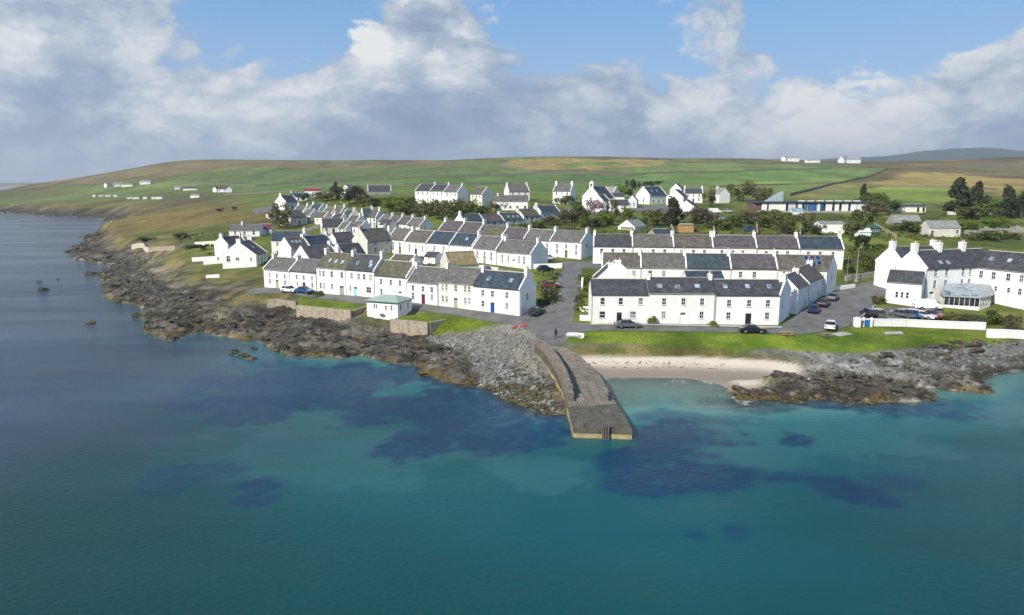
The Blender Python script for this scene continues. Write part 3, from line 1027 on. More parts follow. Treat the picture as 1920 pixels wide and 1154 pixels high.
def house(name, label, cat, A, B, H, W=6.4, rise=2.7, roof='gr', wall=None, front=None, right=None, left=None, back=None, chim=(0, 1), skew=(1, 1), sky=(),
          group=None, base=None, pale=.25, pots=2, chh=1.0, trimmed=False, ridge=None, gut=True, chw=.62, downpipe=1, splay=0.0):
    """a gabled house: A, B front corners left to right (seen from the front); H eaves height above sea"""
    global HN
    HN += 1
    A, B = Vector((A[0], A[1])), Vector((B[0], B[1]))
    L = (B - A).length - .012
    d = (B - A).normalized()
    nb = Vector((-d.y, d.x))
    cs = [A, B, A + nb * W, B + nb * W]
    zg = [hz(c.x, c.y) for c in cs]
    if base is None:
        base = (zg[0] + zg[1]) / 2
    lo = min(min(zg), base) - .4 - base
    h = H - base
    r = empty(name, (A.x + d.x * .006, A.y + d.y * .006, base), math.atan2(d.y, d.x))
    tag(r, label, cat, group)
    wall = wall or WHITE
    rr = random.Random(HN)
    front = auto_front(L, h, rr) if front is None else front
    sides = {'f': (front, (0, 0, 0), (1, 0, 0), (0, -1, 0), L, 0.0), 'r': (right or [], (L, 0, 0), (0, 1, 0), (1, 0, 0), W, math.pi / 2),
             'l': (left or [], (0, W, 0), (0, -1, 0), (-1, 0, 0), W, -math.pi / 2), 'b': (back or [], (L, W, 0), (-1, 0, 0), (0, 1, 0), L, math.pi)}
    mb = MB()
    for k, (ops, P, ux, nr, w, rz) in sides.items():
        holes = []
        for o in ops:
            s, z, ow, oh, kd = o
            c = s * w
            c = min(max(c, ow / 2 + .15), w - ow / 2 - .15)
            z = max(z, 0.02)
            oh = min(oh, h - z - .12) if k in 'fb' else oh
            if oh < .3:
                continue
            if k in 'lr' and z + oh > h - .05:
                z = h - .1 - oh
            holes.append((c, z, ow, oh))
            p = Vector(P) + Vector(ux) * c + Vector((0, 0, z))
            if kd in DOORS:
                inst('door', door_mesh(ow, oh, kd), r, p, rz)
            else:
                fr, pa, pl, si = win_meshes(ow, oh, kd)
                f = inst('window', fr, r, p, rz)
                inst('pane', pl if rr.random() < pale else pa, f)
                inst('sill', si, f)
        panel(mb, P, ux, nr, w, lo, h, holes)
    hr = h + rise
    mb.add([(L, 0, h), (L, W, h), (L, W / 2, hr)], [(0, 1, 2)])
    mb.add([(0, W, h), (0, 0, h), (0, W / 2, hr)], [(0, 1, 2)])
    mb.build('wall', wall, r)
    # roof slabs with a little sag and thickness
    ov, th = .16, .13
    sl = rise / (W / 2)
    zo = h - ov * sl
    rb = MB()
    N = max(3, int(L / 1.5))
    vs = []
    for i in range(N + 1):
        x = .0 + L * i / N
        sag = -.05 * math.sin(math.pi * i / N) - .015 * rr.random()
        for y, z in ((-ov, zo), (W / 2, hr), (W + ov, zo)):
            s_ = sag if y == W / 2 else sag * .3
            vs.append((x, y, z + .02 + s_))
            vs.append((x, y, z + .02 + th + s_))
    fs = []
    for i in range(N):
        a, b = i * 6, i * 6 + 6
        fs += [(a + 1, b + 1, b + 3, a + 3), (a + 3, b + 3, b + 5, a + 5), (a, a + 2, b + 2, b), (a + 2, a + 4, b + 4, b + 2), (a, b, b + 1, a + 1), (a + 4, a + 5, b + 5, b + 4)]
    e = N * 6
    fs += [(0, 1, 3, 2), (2, 3, 5, 4), (e, e + 2, e + 3, e + 1), (e + 2, e + 4, e + 5, e + 3)]
    rb.add(vs, fs)
    ro = rb.build('roof', SLATES[roof] if isinstance(roof, str) else roof, r)
    MB().prism([(W / 2 - .16, hr + .10), (W / 2 + .16, hr + .10), (W / 2 + .06, hr + .22), (W / 2 - .06, hr + .22)], 0, 1).build('ridge_tiles', ridge or (RIDGE if rr.random() < .6 else RIDGEL), ro)
    rt = ro.children[0]
    # the prism runs along its y; turn it to run along the house
    me = rt.data
    for v in me.vertices:
        x, y, z = v.co
        v.co = (.14 + y * (L - .28), x, z)
    # raised gable copings
    for e_, on_ in ((0, skew[0]), (1, skew[1])):
        if not on_:
            continue
        x0, x1 = (-.02, .26) if e_ == 0 else (L - .26, L + .02)
        pr = [(-ov - .02, zo - .1), (-ov - .02, zo + .32), (W / 2, hr + .36), (W + ov + .02, zo + .32), (W + ov + .02, zo - .1), (W / 2, hr + .02)]
        n = len(pr)
        vv = [(x0, y, z) for y, z in pr] + [(x1, y, z) for y, z in pr]
        ff = [(0, 1, 2, 5), (5, 2, 3, 4), (n + 5, n + 2, n + 1, n), (n + 4, n + 3, n + 2, n + 5)] + [(i, n + i, n + (i + 1) % n, (i + 1) % n) for i in range(n)]
        mk('gable_coping', vv, ff, wall if wall in (WHITE, WHITE2, CREAM) else (TRIM if trimmed else wall), r)
    # chimneys: on the gables (0, 1) or anywhere along the ridge
    for c in chim:
        x = c * L
        x = min(max(x, chw / 2 + .02), L - chw / 2 - .02)
        cw, cd = chw, 1.15
        top = hr + chh
        cb = MB().box(x - cw / 2, W / 2 - cd / 2, hr - .8, x + cw / 2, W / 2 + cd / 2, top)
        cb.box(x - cw / 2 - .06, W / 2 - cd / 2 - .06, top - .22, x + cw / 2 + .06, W / 2 + cd / 2 + .06, top - .08)
        co = cb.build('chimney', (STONE if wall is STONE else GREYST) if chimstone else (wall if wall in (WHITE, WHITE2, CREAM, STONE) else WHITE), r)
        for k in range(pots):
            yy = W / 2 - cd * .32 + cd * .64 * (k / max(1, pots - 1))
            MB().lathe([(.13, top - .02), (.10, top + .36), (.13, top + .38), (.13, top + .45)], 7, (x, yy, 0)).build('chimney_pot', POT if (k + HN) % 3 else POTR, co)
    # roof windows
    for s, t, *sz in sky:
        sw, sh = sz if sz else (.75, 1.0)
        an = math.atan2(rise, W / 2)
        y, z = W / 2 * t, h + rise * t + .16
        o = MB().box(-sw / 2, -sh / 2, 0, sw / 2, sh / 2, .07).build('skylight', GREYTR, r, loc=(s * L, y, z))
        o.rotation_euler = (an, 0, 0)
        MB().box(-sw / 2 + .07, -sh / 2 + .07, .07, sw / 2 - .07, sh / 2 - .07, .082).build('pane', SKYL_G, o)
    if gut:
        MB().box(.02, -ov - .1, zo - .03, L - .02, -ov, zo + .06).build('gutter', PIPE if rr.random() < .6 else GREYTR, r)
        if downpipe:
            x = L - .10 if rr.random() < .7 else .10
            MB().bar((x, -.07, 0), (x, -.07, h - .2), .04, 5).build('downpipe', GREYTR if rr.random() < .7 else PIPE, r)
    if splay:
        # end wall that follows the side street instead of standing square
        for o in r.children:
            for q in [o, *o.children]:
                if q.data and q.name.split('.')[0] in ('wall', 'roof', 'ridge_tiles', 'gable_coping', 'chimney', 'chimney_pot'):
                    for v in q.data.vertices:
                        v.co.x += splay * max(v.co.y, 0) * min(max(v.co.x / L, 0), 1) ** 3
            if o.location.x > L - .01 and o.location.y > 0:
                o.location.x += splay * o.location.y
                o.rotation_euler.z -= math.atan(splay)
    FOOT.append((*[(c.x, c.y) for c in cs], base))
    INFO[r.name] = (L, h, W, rise)
    return r


FOOT, INFO = [], {}
chimstone = False


def auto_front(L, h, rr, door=None):
    n = 3 if L > 6.2 else 2
    f = []
    fr = [.2, .5, .8] if n == 3 else [.27, .73]
    dc = door or rr.choice(['brown', 'green', 'navy', 'red', 'grey', 'black'])
    sty = rr.choice('abb')
    two = h > 3.9
    for i, s in enumerate(fr):
        if two:
            f.append((s, h - 1.75, .78, 1.2, sty))
        if i == 1:
            f.append((s, .02, .95, 2.0, dc))
        else:
            f.append((s, .95, .82, 1.25, sty))
    return f


def row(L_, R_, houses, name='terraced_house', cat='house', group=None, **kw):
    """terrace along the eaves line L_ -> R_ (pixel u, v and distance y of each end)"""
    a, b = Vector(pt(*L_)), Vector(pt(*R_))
    out = []

    def hit(u, v):
        rx, rz = ray(u, v)
        t = (rx * a.y - a.x) / ((b.x - a.x) - rx * (b.y - a.y))
        y = a.y + (b.y - a.y) * t
        return (rx * y, y), CAM_Z + rz * y
    for uL, vL, uR, vR, roof, label, o in houses:
        p0, z0 = hit(uL, vL)
        p1, z1 = hit(uR, vR)
        k = dict(kw)
        k.update(o)
        out.append(house(k.pop('name', name), label, k.pop('cat', cat), p0, p1, (z0 + z1) / 2, roof=roof, group=k.pop('group', group), **k))
    return out


def solo(u, v, y, L, W, rise, yaw, roof, label, name='house', cat='house', **k):
    """one house given by the pixel and distance of the middle of its ridge"""
    x, y, z = pt(u, v, y)
    th = R(yaw)
    d, nb = Vector((math.cos(th), math.sin(th))), Vector((-math.sin(th), math.cos(th)))
    c = Vector((x, y))
    A = c - d * L / 2 - nb * W / 2
    return house(name, label, cat, A, A + d * L, z - rise, W=W, rise=rise, roof=roof, **k)


def fw(up, lo, hu=1.9, w=.75, h=1.2, st='b', zl=1.0):
    """front openings: up = fractions (or (fraction, width)), lo = fractions or (fraction, door colour) ; heights set per house"""
    return up, lo, hu, w, h, st, zl


def mkfront(spec, H):
    up, lo, hu, w, h, st, zl = spec
    f = []
    for s in up:
        s, ww = s if isinstance(s, tuple) else (s, w)
        f.append((s, H - hu, ww, h, st))
    for s in lo:
        if isinstance(s, tuple) and isinstance(s[1], str):
            f.append((s[0], .02, s[2] if len(s) > 2 else 1.0, 2.05, s[1]))
        else:
            s, ww = s if isinstance(s, tuple) else (s, w)
            f.append((s, zl, ww, h, st))
    return f
# ------------------------------------------------------------------ the terraces
_house = house


def house(name, label, cat, A, B, H, front=None, base=None, **k):
    if isinstance(front, tuple):
        A_, B_ = Vector((A[0], A[1])), Vector((B[0], B[1]))
        if base is None:
            base = (hz(*A_) + hz(*B_)) / 2
        front = mkfront(front, H - base)
    return _house(name, label, cat, A, B, H, front=front, base=base, **k)


GA = 'waterfront terrace beside the rocky shore'
row((494, 505, 161.6), (975, 542.5, 127.6), [
    (494, 505, 543, 508, 'gr', 'first white cottage of the waterfront terrace, at the end farthest from the pier', dict(front=fw([.22, .5, .8], [.22, (.5, 'green'), .8], h=1.05, w=.62), rise=2.4, skew=(1, 1), chim=(0, 1), chh=.9)),
    (543, 508, 593, 511.5, 'gr', 'small white terraced cottage with dark red door behind parked blue car', dict(front=fw([.25, .52, .83], [.27, (.52, 'red'), .83], h=1.05, w=.62), rise=2.4, skew=(0, 0), chim=())),
    (593, 501, 648, 505, 'gn', 'tall white terraced house with mossy roof and three bright skylights', dict(front=fw([(.12, .62), (.24, .62), .52, .86], [(.12, .62), (.24, .62), .52, (.84, 'grey', 1.3)], hu=2.0, h=1.3), rise=2.9, skew=(0, 0), chim=(.02, .98), sky=[(.33, .45), (.55, .42), (.77, .4)])),
    (648, 505, 702, 509, 'dk', 'tall white terraced house with pale blue door and dark grey skylit roof', dict(front=fw([.2, .45, .64, .86], [(.14, .55), (.32, 'sky'), (.78, 1.35)], hu=2.0, h=1.25), rise=2.9, skew=(0, 1), chim=(1,), sky=[(.3, .4), (.72, .5), (.78, .3)])),
    (702, 515.5, 763, 521, 'gn', 'white terraced house with moss brown roof right behind the green roofed hut', dict(front=fw([.2, .5, .78], [.2, (.78, 'white')], h=1.2, w=.66), skew=(0, 1), chim=(1,))),
    (763, 527.5, 821, 532.5, 'gr', 'white terraced house with dark red door next to cream house', dict(front=fw([.19, .52, .8], [.19, (.52, 'red'), .8], h=1.15, w=.7), skew=(1, 0), chim=(0,))),
    (821, 528, 888, 534.5, 'gr', 'cream terraced house with pale green door and paired sash windows', dict(wall=CREAM, front=fw([(.13, .6), (.24, .6), .5, (.77, .6), (.88, .6)], [(.13, .6), (.24, .6), (.5, 'green'), (.77, .6), (.88, .6)], h=1.3, hu=1.7), pale=.8, skew=(0, 0), chim=(.02,), rise=2.6)),
    (888, 536.5, 975.5, 542.5, 'bl', 'white end house with bright blue door and two skylights at the road corner', dict(wall=WHITE2, front=fw([.2, .41, .72], [.2, (.41, 'blue'), .72], w=.72), right=[(.45, 2.6, .8, 1.3, 'b')], skew=(0, 1), chim=(.02, 1), sky=[(.25, .45), (.73, .45)], rise=2.6))],
    group=GA, W=6.4)

GB = 'terrace facing the bay across the green'
row((1109, 552.5, 120.5), (1463, 553, 119.5), [
    (1109, 552.5, 1216, 552, 'dk', 'white bay front house with black door and parked grey car in front', dict(front=fw([.2, .52, .87], [(.2, 1.05), (.5, 'black'), (.74, 1.05)], hu=1.85, st='a', w=.8), skew=(0, 0), chim=(), rise=2.2)),
    (1216, 549.5, 1341.5, 550, 'dk', 'white bay front house with white door and three blue skylights, middle of three', dict(front=fw([.24, .53, .81], [.24, (.53, 'white'), .81], hu=2.15), skew=(0, 0), chim=(0, 1), rise=2.2, sky=[(.18, .4, .9, .9), (.45, .35, .9, .9), (.75, .4, .9, .9)], chh=.8)),
    (1341.5, 553, 1463, 553.5, 'dk', 'white bay front corner house with black framed door and wide end chimney', dict(wall=WHITE2, front=fw([.22, .53, .82], [.22, (.53, 'black', 1.15), .82], hu=2.1), right=[(.3, 2.9, .6, 1.3, 'b')], skew=(0, 1), chim=(1,), rise=2.2, sky=[(.18, .5), (.53, .5), (.87, .5)], chh=1.2, chw=.8, splay=.66))],
    group=GB, W=6.2)
row((1497, 542, 126.5), (1543, 520, 141.5), [
    (1497, 542, 1517.5, 534.5, 'pu', 'white side street outbuilding with purple slate roof behind the corner house', dict(front=[(.7, .02, .9, 1.9, 'grey')], W=5.0, rise=2.3, skew=(0, 1), chim=(1,), chw=1.0, chh=.7, pots=2)),
    (1517.5, 529, 1543, 519.5, 'br', 'white side street outbuilding with brown slate roof and big chimney', dict(front=[(.35, 1.2, .5, .8, 'a'), (.75, .02, .9, 1.9, 'grey')], W=5.2, rise=2.4, skew=(0, 0), chim=(1,), chw=1.0, chh=.7))], name='outbuilding', cat='outbuilding', group='side street outbuildings')
GC = 'second terrace behind the bay front'
ROWC = row((1128, 501, 148), (1552, 508, 142), [
    (1128, 501, 1203, 501.5, 'br', 'white terraced house with brown slate roof, nearest the junction in the second row', dict(front=fw([.82], [.3]), chim=(1,))),
    (1203, 501.8, 1288, 502.5, 'gr', 'white terraced house with pale grey slate roof in the second row', dict(front=fw([.2, .5], [.5, .8]), chim=(1,), skew=(0, 1))),
    (1288, 503, 1372, 504, 'te', 'white terraced house with dark teal slate roof in the second row', dict(front=fw([.75], [.3]), chim=(1,), skew=(0, 1))),
    (1372, 503.5, 1459, 504.5, 'pu', 'white terraced house with purple slate roof in the second row', dict(front=fw([.2, .5], [.7]), chim=(1,), skew=(0, 1))),
    (1459, 505, 1552, 508, 'br', 'white end house with brown roof carrying blue solar panels above the side street', dict(front=fw([], [.2]), right=[(.5, 2.8, .7, 1.1, 'a')], chim=(), skew=(0, 0), splay=.6))],
    group=GC, W=6.4, rise=2.65)
GD = 'long third terrace below the gardens'
row((1112, 462, 175), (1583, 467, 168), [
    (1112, 462, 1187, 462, 'dk', 'white terraced house with dark slate roof, end of the long third row beside the crossroads', dict(front=fw([.22, .5, .78], [.25, (.55, 'navy')], st='a'), chim=(0, 1))),
    (1187, 462.2, 1264, 463, 'gr', 'white terraced house with warm grey roof, second in the long third row', dict(front=fw([.2, .5, .78], [.3, .7]), chim=(1,), skew=(0, 1))),
    (1264, 463, 1338, 464, 'br', 'white terraced house with brown roof, third in the long third row', dict(front=fw([.2, .5, .78], [.3, .7]), chim=(1,), skew=(0, 1))),
    (1338, 464, 1420, 465, 'pu', 'white terraced house with dull purple roof and red window, fourth in the long third row', dict(front=fw([.2, .45, .68], [.3, .7]), chim=(0, 1), skew=(0, 1))),
    (1420, 465, 1500, 466.5, 'pu', 'white terraced house with plum slate roof next to the blue roofed end house', dict(front=fw([.22, .48, .72], [.3, .7]), chim=(1,), skew=(0, 1))),
    (1500, 466.5, 1583, 467.5, 'bl', 'white end house with blue slate roof closing the long third row', dict(front=fw([.2, .47, .76], [.3, .7]), chim=(1,), skew=(0, 1)))],
    group=GD, W=6.4, rise=2.7)
GE = 'middle terrace climbing away to the left'
row((758, 452, 200), (996, 477.5, 172), [
    (727, 447, 759, 452, 'gr', 'white house with grey roof at the upper end of the middle terrace', dict(front=fw([.3, .7], [.3, (.7, 'brown')]), chim=(), W=6.6)),
    (759, 452, 800, 455, 'br', 'white terraced house with brown slates next to the bright blue roof', dict(front=fw([.2, .5, .8], [.2, (.5, 'navy'), .8], w=.62, h=1.0), chim=(0,), skew=(1, 0))),
    (800, 454.5, 842, 458, 'bl', 'white terraced house with plain blue slate roof in the middle terrace', dict(front=fw([.35, .75], [.3, .7], w=.7, h=1.1), chim=(), skew=(1, 0))),
    (842, 457.5, 886, 463, 'bl', 'white terraced house with blue roof sweeping low over its porch', dict(front=fw([], [.2, .6]), chim=(1,), skew=(1, 1), sky=[(.6, .5)])),
    (886, 465, 931, 469, 'gr', 'white terraced house with grey slate roof, last but one in the middle terrace', dict(front=fw([.2, .5, .78], [.2, (.5, 'green'), .78], w=.68, h=1.15), chim=(1,), skew=(1, 1))),
    (931, 471, 996, 477.5, 'gr', 'big white end house of the middle terrace with grey side gable and chimney', dict(front=fw([.17, .35, .66, .8], [.17, .35, (.5, 'white'), .66, .8], w=.62, h=1.15), pale=.5, chim=(0, 1), skew=(0, 1), W=7.2, rise=2.8))],
    group=GE, W=6.6, rise=2.9)
GF = 'upper middle terrace behind the blue roofed houses'
row((822, 431, 215), (1090, 454, 183), [
    (822, 431, 861, 434, 'pu', 'white terraced house with purple roof at the left end of the upper middle terrace', dict(chim=(0, 1))),
    (861, 433.5, 897, 437, 'pu', 'white terraced house with purple roof between another purple roof and a mossy one', dict(chim=(1,), skew=(0, 1))),
    (897, 440, 942, 443.5, 'gn', 'white terraced house with dark mossy roof in the upper middle terrace', dict(chim=(1,), skew=(0, 1))),
    (942, 445, 983, 448.5, 'pu', 'white terraced house with plum roof left of the pale grey roof', dict(chim=(1,), skew=(0, 1))),
    (983, 449, 1032, 451.5, 'gr', 'white terraced house with grey roof, second from the crossroads in its terrace', dict(chim=(1,), skew=(0, 1), front=fw([.3, .65, .88], [.3, .65, .88], w=.62))),
    (1032, 451.5, 1090, 455, 'gr', 'white end house with brown door and two chimneys at the crossroads', dict(chim=(1,), skew=(0, 1), front=fw([.22, .52, .84], [.22, (.52, 'brown'), .84], w=.66, h=1.15), right=[(.4, 2.8, .6, 1.2, 'a')], W=7))],
    group=GF, W=6.4, rise=2.6)
GG = 'cottage terrace under the bushes, climbing to the right'  # shade on these fronts is put into their grey wall colour
row((868, 416, 236), (1052, 398, 262), [
    (870, 416, 908, 415, 'te', 'low cottage with teal slate roof at the lower end of the upper cottage row', dict(wall=PALEB, chim=(0,), front=[(.3, 1, .7, 1, 'a'), (.7, .02, .9, 1.9, 'navy')])),
    (908, 416.5, 946, 415.5, 'pu', 'grey fronted cottage with purple slate roof in the upper cottage row', dict(wall=PALEB, chim=(1,), skew=(0, 1))),
    (946, 413, 982, 411.5, 'dk', 'grey fronted cottage with dark roof and three small skylights', dict(wall=PALEB, chim=(1,), skew=(0, 1), sky=[(.3, .4), (.55, .4), (.8, .4)])),
    (982, 406, 1014, 404, 'gn', 'grey fronted cottage with mossy slate roof in the upper cottage row', dict(wall=PALEB, chim=(1,), skew=(0, 1))),
    (1014, 399, 1050, 397.5, 'bl', 'cottage with dark blue roof at the top of the upper cottage row', dict(wall=PALEB, chim=(0,), skew=(1, 1)))],
    name='cottage', cat='cottage', group=GG, W=6, rise=2.3)
GH = 'short row of cottages stepping down the left street'
row((708, 416, 268), (787, 426, 250), [
    (708, 415.5, 726, 417, 'gr', 'tiny looking white cottage next below the teal roofed house on the left street', dict(chim=(1,))),
    (726, 417, 745, 419.5, 'br', 'white cottage with brown slate roof, second of four on the left street', dict(chim=(1,), skew=(0, 1))),
    (745, 419, 764, 422, 'pu', 'white cottage with plum brown roof, third of four on the left street', dict(chim=(1,), skew=(0, 1))),
    (764, 421.5, 787, 425.5, 'gr', 'white cottage with pale end gable, last of four on the left street', dict(chim=(1,), skew=(0, 1), right=[(.4, 1, .6, 1, 'a')]))],
    name='cottage', cat='cottage', group=GH, W=6.2, rise=2.5)

# ------------------------------------------------------------------ houses on their own
GI = 'houses packed behind the waterfront terrace'
solo(544, 434.5, 204, 9.2, 6, 2.3, -4, 'bl', 'white house with long blue slate roof behind the skylit cottage', chim=(1,), skew=(0, 1))
solo(551, 447, 192, 6.2, 6.2, 2.7, 50, 'br', 'white gabled cottage with three skylights in a brown roof', name='cottage', cat='cottage', sky=[(.3, .62), (.5, .62), (.7, .62)], left=[(.45, 1, .6, .9, 'a')], chim=(1,), group=GI)
solo(592, 442, 197.5, 7.6, 6.2, 2.7, 50, 'bl', 'house with wide deep blue roof behind the brown skylit cottage', chim=(1,), skew=(0, 1), group=GI)
solo(640, 436.5, 207, 6.8, 6.2, 2.7, 50, 'pu', 'house with small purple roof left of the tall stone gable', chim=(), skew=(0, 0), group=GI)
solo(592, 461.5, 179, 9.2, 6.6, 2.9, 50, 'pu', 'white gable fronted house with purple slate roof behind waterfront terrace', chim=(1,), left=[(.42, 2.1, .8, .8, 'b')], group=GI)
solo(652, 458, 188, 7.2, 6.4, 2.8, 48, 'dk', 'house with plain dark roof below the stone gable', chim=(), skew=(1, 0), group=GI)
chimstone = True
solo(699, 429.5, 203, 9.6, 7.2, 3.3, 48, 'br', 'old stone house with tan rubble gable, brown roof and stone chimneys', wall=OLDW, front=[(.3, 3, .8, 1.3, 'a'), (.75, 3, .8, 1.3, 'a'), (.3, .9, .8, 1.3, 'a')], chim=(0, 1), group=GI)
chimstone = False
solo(761, 478.5, 176, 6.6, 5.4, 1.6, -28, 'br', 'low white garage with brown roof and dark open end behind the waterfront terrace', name='garage', cat='garage', chim=(), right=[(.5, .02, 2.2, 1.9, 'grey')], front=[(.4, 1.2, .6, .6, 'a')])
solo(861, 473, 165, 7.6, 6.0, 2.6, 24, 'ta', 'stone barn with tan roof sheets behind the cream house', name='barn', cat='barn', wall=OLDW, chim=(), front=[(.1, .02, 1.2, 2.2, 'grey'), (.55, .8, .8, .8, 'a'), (.85, .8, .7, .9, 'a')])
solo(813, 473, 184, 3.6, 3.6, 1.0, -28, 'dk', 'little white lean to shed with dark roof below the middle terrace', name='shed', cat='shed', chim=(), front=[(.4, 1.2, .6, .9, 'a')], skew=(0, 0))
solo(458, 453, 196, 9.0, 9.4, 3.6, 90, 'br', 'large white gabled house standing alone above the rocks', left=[(.18, 1.0, 1.0, 1.6, 'b'), (.45, 1.3, 1.0, .8, 'b'), (.85, 1.2, .5, .8, 'a'), (.2, 3.0, .6, .7, 'a')], chim=(0, 1), wall=WHITE2, sky=[(.5, .5)])
solo(432, 444, 207, 7, 6, 2.2, 60, 'dk', 'white house with dark roof and white end chimney behind the lone gabled house', chim=(0, 1))
solo(463, 421.5, 258, 11, 7, 1.9, 4, 'gr', 'long white bungalow with grey roof and one chimney above the shore meadow', name='bungalow', cat='bungalow', chim=(.35,), skew=(0, 0))
solo(497, 421, 262, 5, 5, 1.5, 10, mat('maroon_roof', (.14, .035, .05), .7, .1), 'small shed with maroon roof at the end of the long bungalow', name='shed', cat='shed', chim=(), skew=(0, 0))
GL = 'houses crowded on the upper left street'
solo(623, 410.5, 264, 8.4, 6.4, 2.7, 20, 'dk', 'cream house with dark roof beside a small bright lawn', wall=CREAM, chim=(), left=[(.5, 1, .7, 1.1, 'a'), (.5, 3, .6, .9, 'a')], group=GL)
solo(688, 391.5, 280, 4.4, 6.4, 3.0, 20, 'te', 'tall white house with teal roof on the left street', chim=(1,), group=GL)
solo(706, 393.5, 276, 3.6, 6.4, 2.8, -22, 'br', 'narrow white house with brown roof right of the teal roofed house', chim=(1,), skew=(0, 1), group=GL)
solo(597, 383, 305, 5.6, 6.6, 2.6, -24, 'bl', 'white house with slate blue roof and bright right hand gable on the upper left street', chim=(0,), group=GL)
solo(622, 389, 294, 5.2, 6.4, 2.5, -26, 'gr', 'cream house with grey green roof right of the slate blue roof', chim=(0, 1), wall=CREAM, group=GL)
solo(640, 387.5, 290, 4.6, 6.4, 2.5, -28, 'br', 'cream house with dark brown roof on the upper left street', chim=(1,), wall=CREAM, skew=(0, 1), group=GL)
solo(658, 394, 281, 4.6, 6.4, 2.4, -30, 'dk', 'narrow cream house with dark roof left of the teal roofed house', chim=(1,), wall=CREAM, group=GL)
solo(651, 417, 258, 4.0, 6.0, 2.2, -30, 'gr', 'low white house wedged beside the cream house with the dark roof', chim=(), group=GL)
solo(569, 385, 312, 6, 6, 2.3, -28, 'br', 'white house with two brown roof strips at the top of the left street', chim=(0, 1), group=GL)
solo(583, 393, 300, 5, 6, 2.2, -28, 'gr', 'low white house in front of the two brown roof strips', chim=(), skew=(1, 1), group=GL)
solo(607, 398, 290, 5.4, 5.4, 2.0, -28, 'br', 'narrow cream house just below the slate blue roof', wall=CREAM, chim=(), skew=(0, 1), group=GL)
solo(668, 405, 268, 5.0, 6.0, 2.2, -30, 'br', 'white house with brown roof below the narrow dark roofed cream house', chim=(1,), group=GL)
solo(677, 415, 258, 4.6, 5.4, 1.9, -30, 'gr', 'small white house with grey roof behind the tan stone gable', chim=(), skew=(0, 1), group=GL)
solo(637, 402, 277, 5.0, 5.6, 2.0, -28, 'dk', 'white house with dark roof behind the cream house with the small lawn', chim=(0,), group=GL)
solo(728, 412, 258, 4.5, 5.0, 1.7, -28, 'dk', 'small white back house in front of the four stepping cottages', chim=(), skew=(0, 0), group=GL)
solo(548, 395, 290, 8.5, 8, 2.8, 60, 'br', 'weathered grey gabled house behind bare trees on the left', wall=OLDW, chim=(), left=[(.3, .02, 1.0, 2.0, 'black')], skew=(0, 0))
solo(537, 367, 334, 8, 7, 3.0, 62, 'dk', 'white gabled house with dark roof at the left edge of the village', chim=(0,), left=[(.5, 1, .8, 1.1, 'b')])
solo(561, 362, 385, 9, 7, 2.0, 8, 'bl', 'white bungalow with dark blue roof behind the left gabled house', name='bungalow', cat='bungalow', chim=(0,), skew=(0, 0))
solo(588, 353.5, 440, 10, 6, 1.5, 0, mat('red_sheet_roof', (.20, .03, .03), .7, .1), 'far white shed with dull red roof at the village edge', name='shed', cat='shed', chim=(), skew=(0, 0))
solo(604, 361, 410, 11, 5, 1.0, 0, 'pg', 'long pale caravan like cabin left of the dark trees', name='cabin', cat='cabin', chim=(), skew=(0, 0))
solo(653, 347, 450, 8, 6, 3.0, 75, 'pg', 'far white gable behind dark trees on the left', chim=(), skew=(0, 0))
solo(711, 348, 400, 13, 7, 3.2, 12, 'dk', 'dark roofed house with two white gable strips at the upper left', wall=GREYST, chim=(), trimmed=True)
GN = 'white terrace on the hilltop'
row((778, 358, 332), (858, 361, 320), [
    (778, 357.5, 807, 358.5, 'dk', 'hilltop white house with dark roof, left of three', dict(chim=(1,))),
    (807, 358, 833, 359.5, 'dk', 'hilltop white house with dark roof, middle of three', dict(chim=(1,), skew=(0, 1))),
    (833, 359.5, 858, 361, 'gr', 'hilltop white house with pale roof and broad lit gable, right of three', dict(chim=(1,), skew=(0, 1)))], group=GN, W=9, rise=2.9)
solo(903, 351.5, 318, 6.5, 8.5, 3.0, -32, 'br', 'cream house with tan roof between the hilltop terrace and the long bungalow', wall=CREAM, chim=(), skew=(0, 1))
solo(969, 346.5, 338, 10.5, 7.5, 3.2, 18, 'gr', 'white house with grey roof and two chimneys behind the long bungalow', chim=(0, 1))
solo(958, 367, 303, 15, 7.5, 2.4, -3, 'gr', 'long white bungalow with pale grey roof below the hilltop houses', name='bungalow', cat='bungalow', chim=(.12,), skew=(0, 0), front=[(.1, .9, .8, 1, 'a'), (.35, .9, 1, 1, 'a'), (.5, .9, 1, 1, 'a'), (.7, .9, 1, 1, 'a'), (.92, .02, 1, 2, 'navy')])
solo(1058, 346.5, 333, 8.8, 7.5, 3.0, -22, 'gr', 'white two storey house with a chimney at each end beside the church', chim=(0, 1), wall=WHITE2, chw=1.0, chh=1.5)
solo(1149, 362.5, 335, 11, 6, 1.6, -6, 'dk', 'long low grey roofed building right of the church', name='outbuilding', cat='outbuilding', chim=(), skew=(0, 0))
solo(1143, 351, 352, 8, 6.5, 2.6, -35, 'pg', 'pale gabled house peeping over the church roof', chim=(), skew=(0, 1))
solo(1160, 375, 297, 8, 6, 2.0, 4, 'dk', 'dark roofed garage block in front of the village hall', name='garage', cat='garage', chim=(), skew=(0, 0), front=[(.7, .02, 2.4, 1.9, 'white')])
solo(1222, 351, 342, 12.5, 8.6, 3.9, 38, 'bl', 'white village hall with tall front gable and glossy blue grey roof', name='village_hall', cat='hall', wall=WHITE2, chim=(), left=[(.55, .9, .8, 1.5, 'a')], front=[(.25, .8, 1, 1.2, 'a'), (.55, .8, 1, 1.2, 'a'), (.85, .8, 1, 1.2, 'a')], sky=[(.3, .5), (.6, .5)])
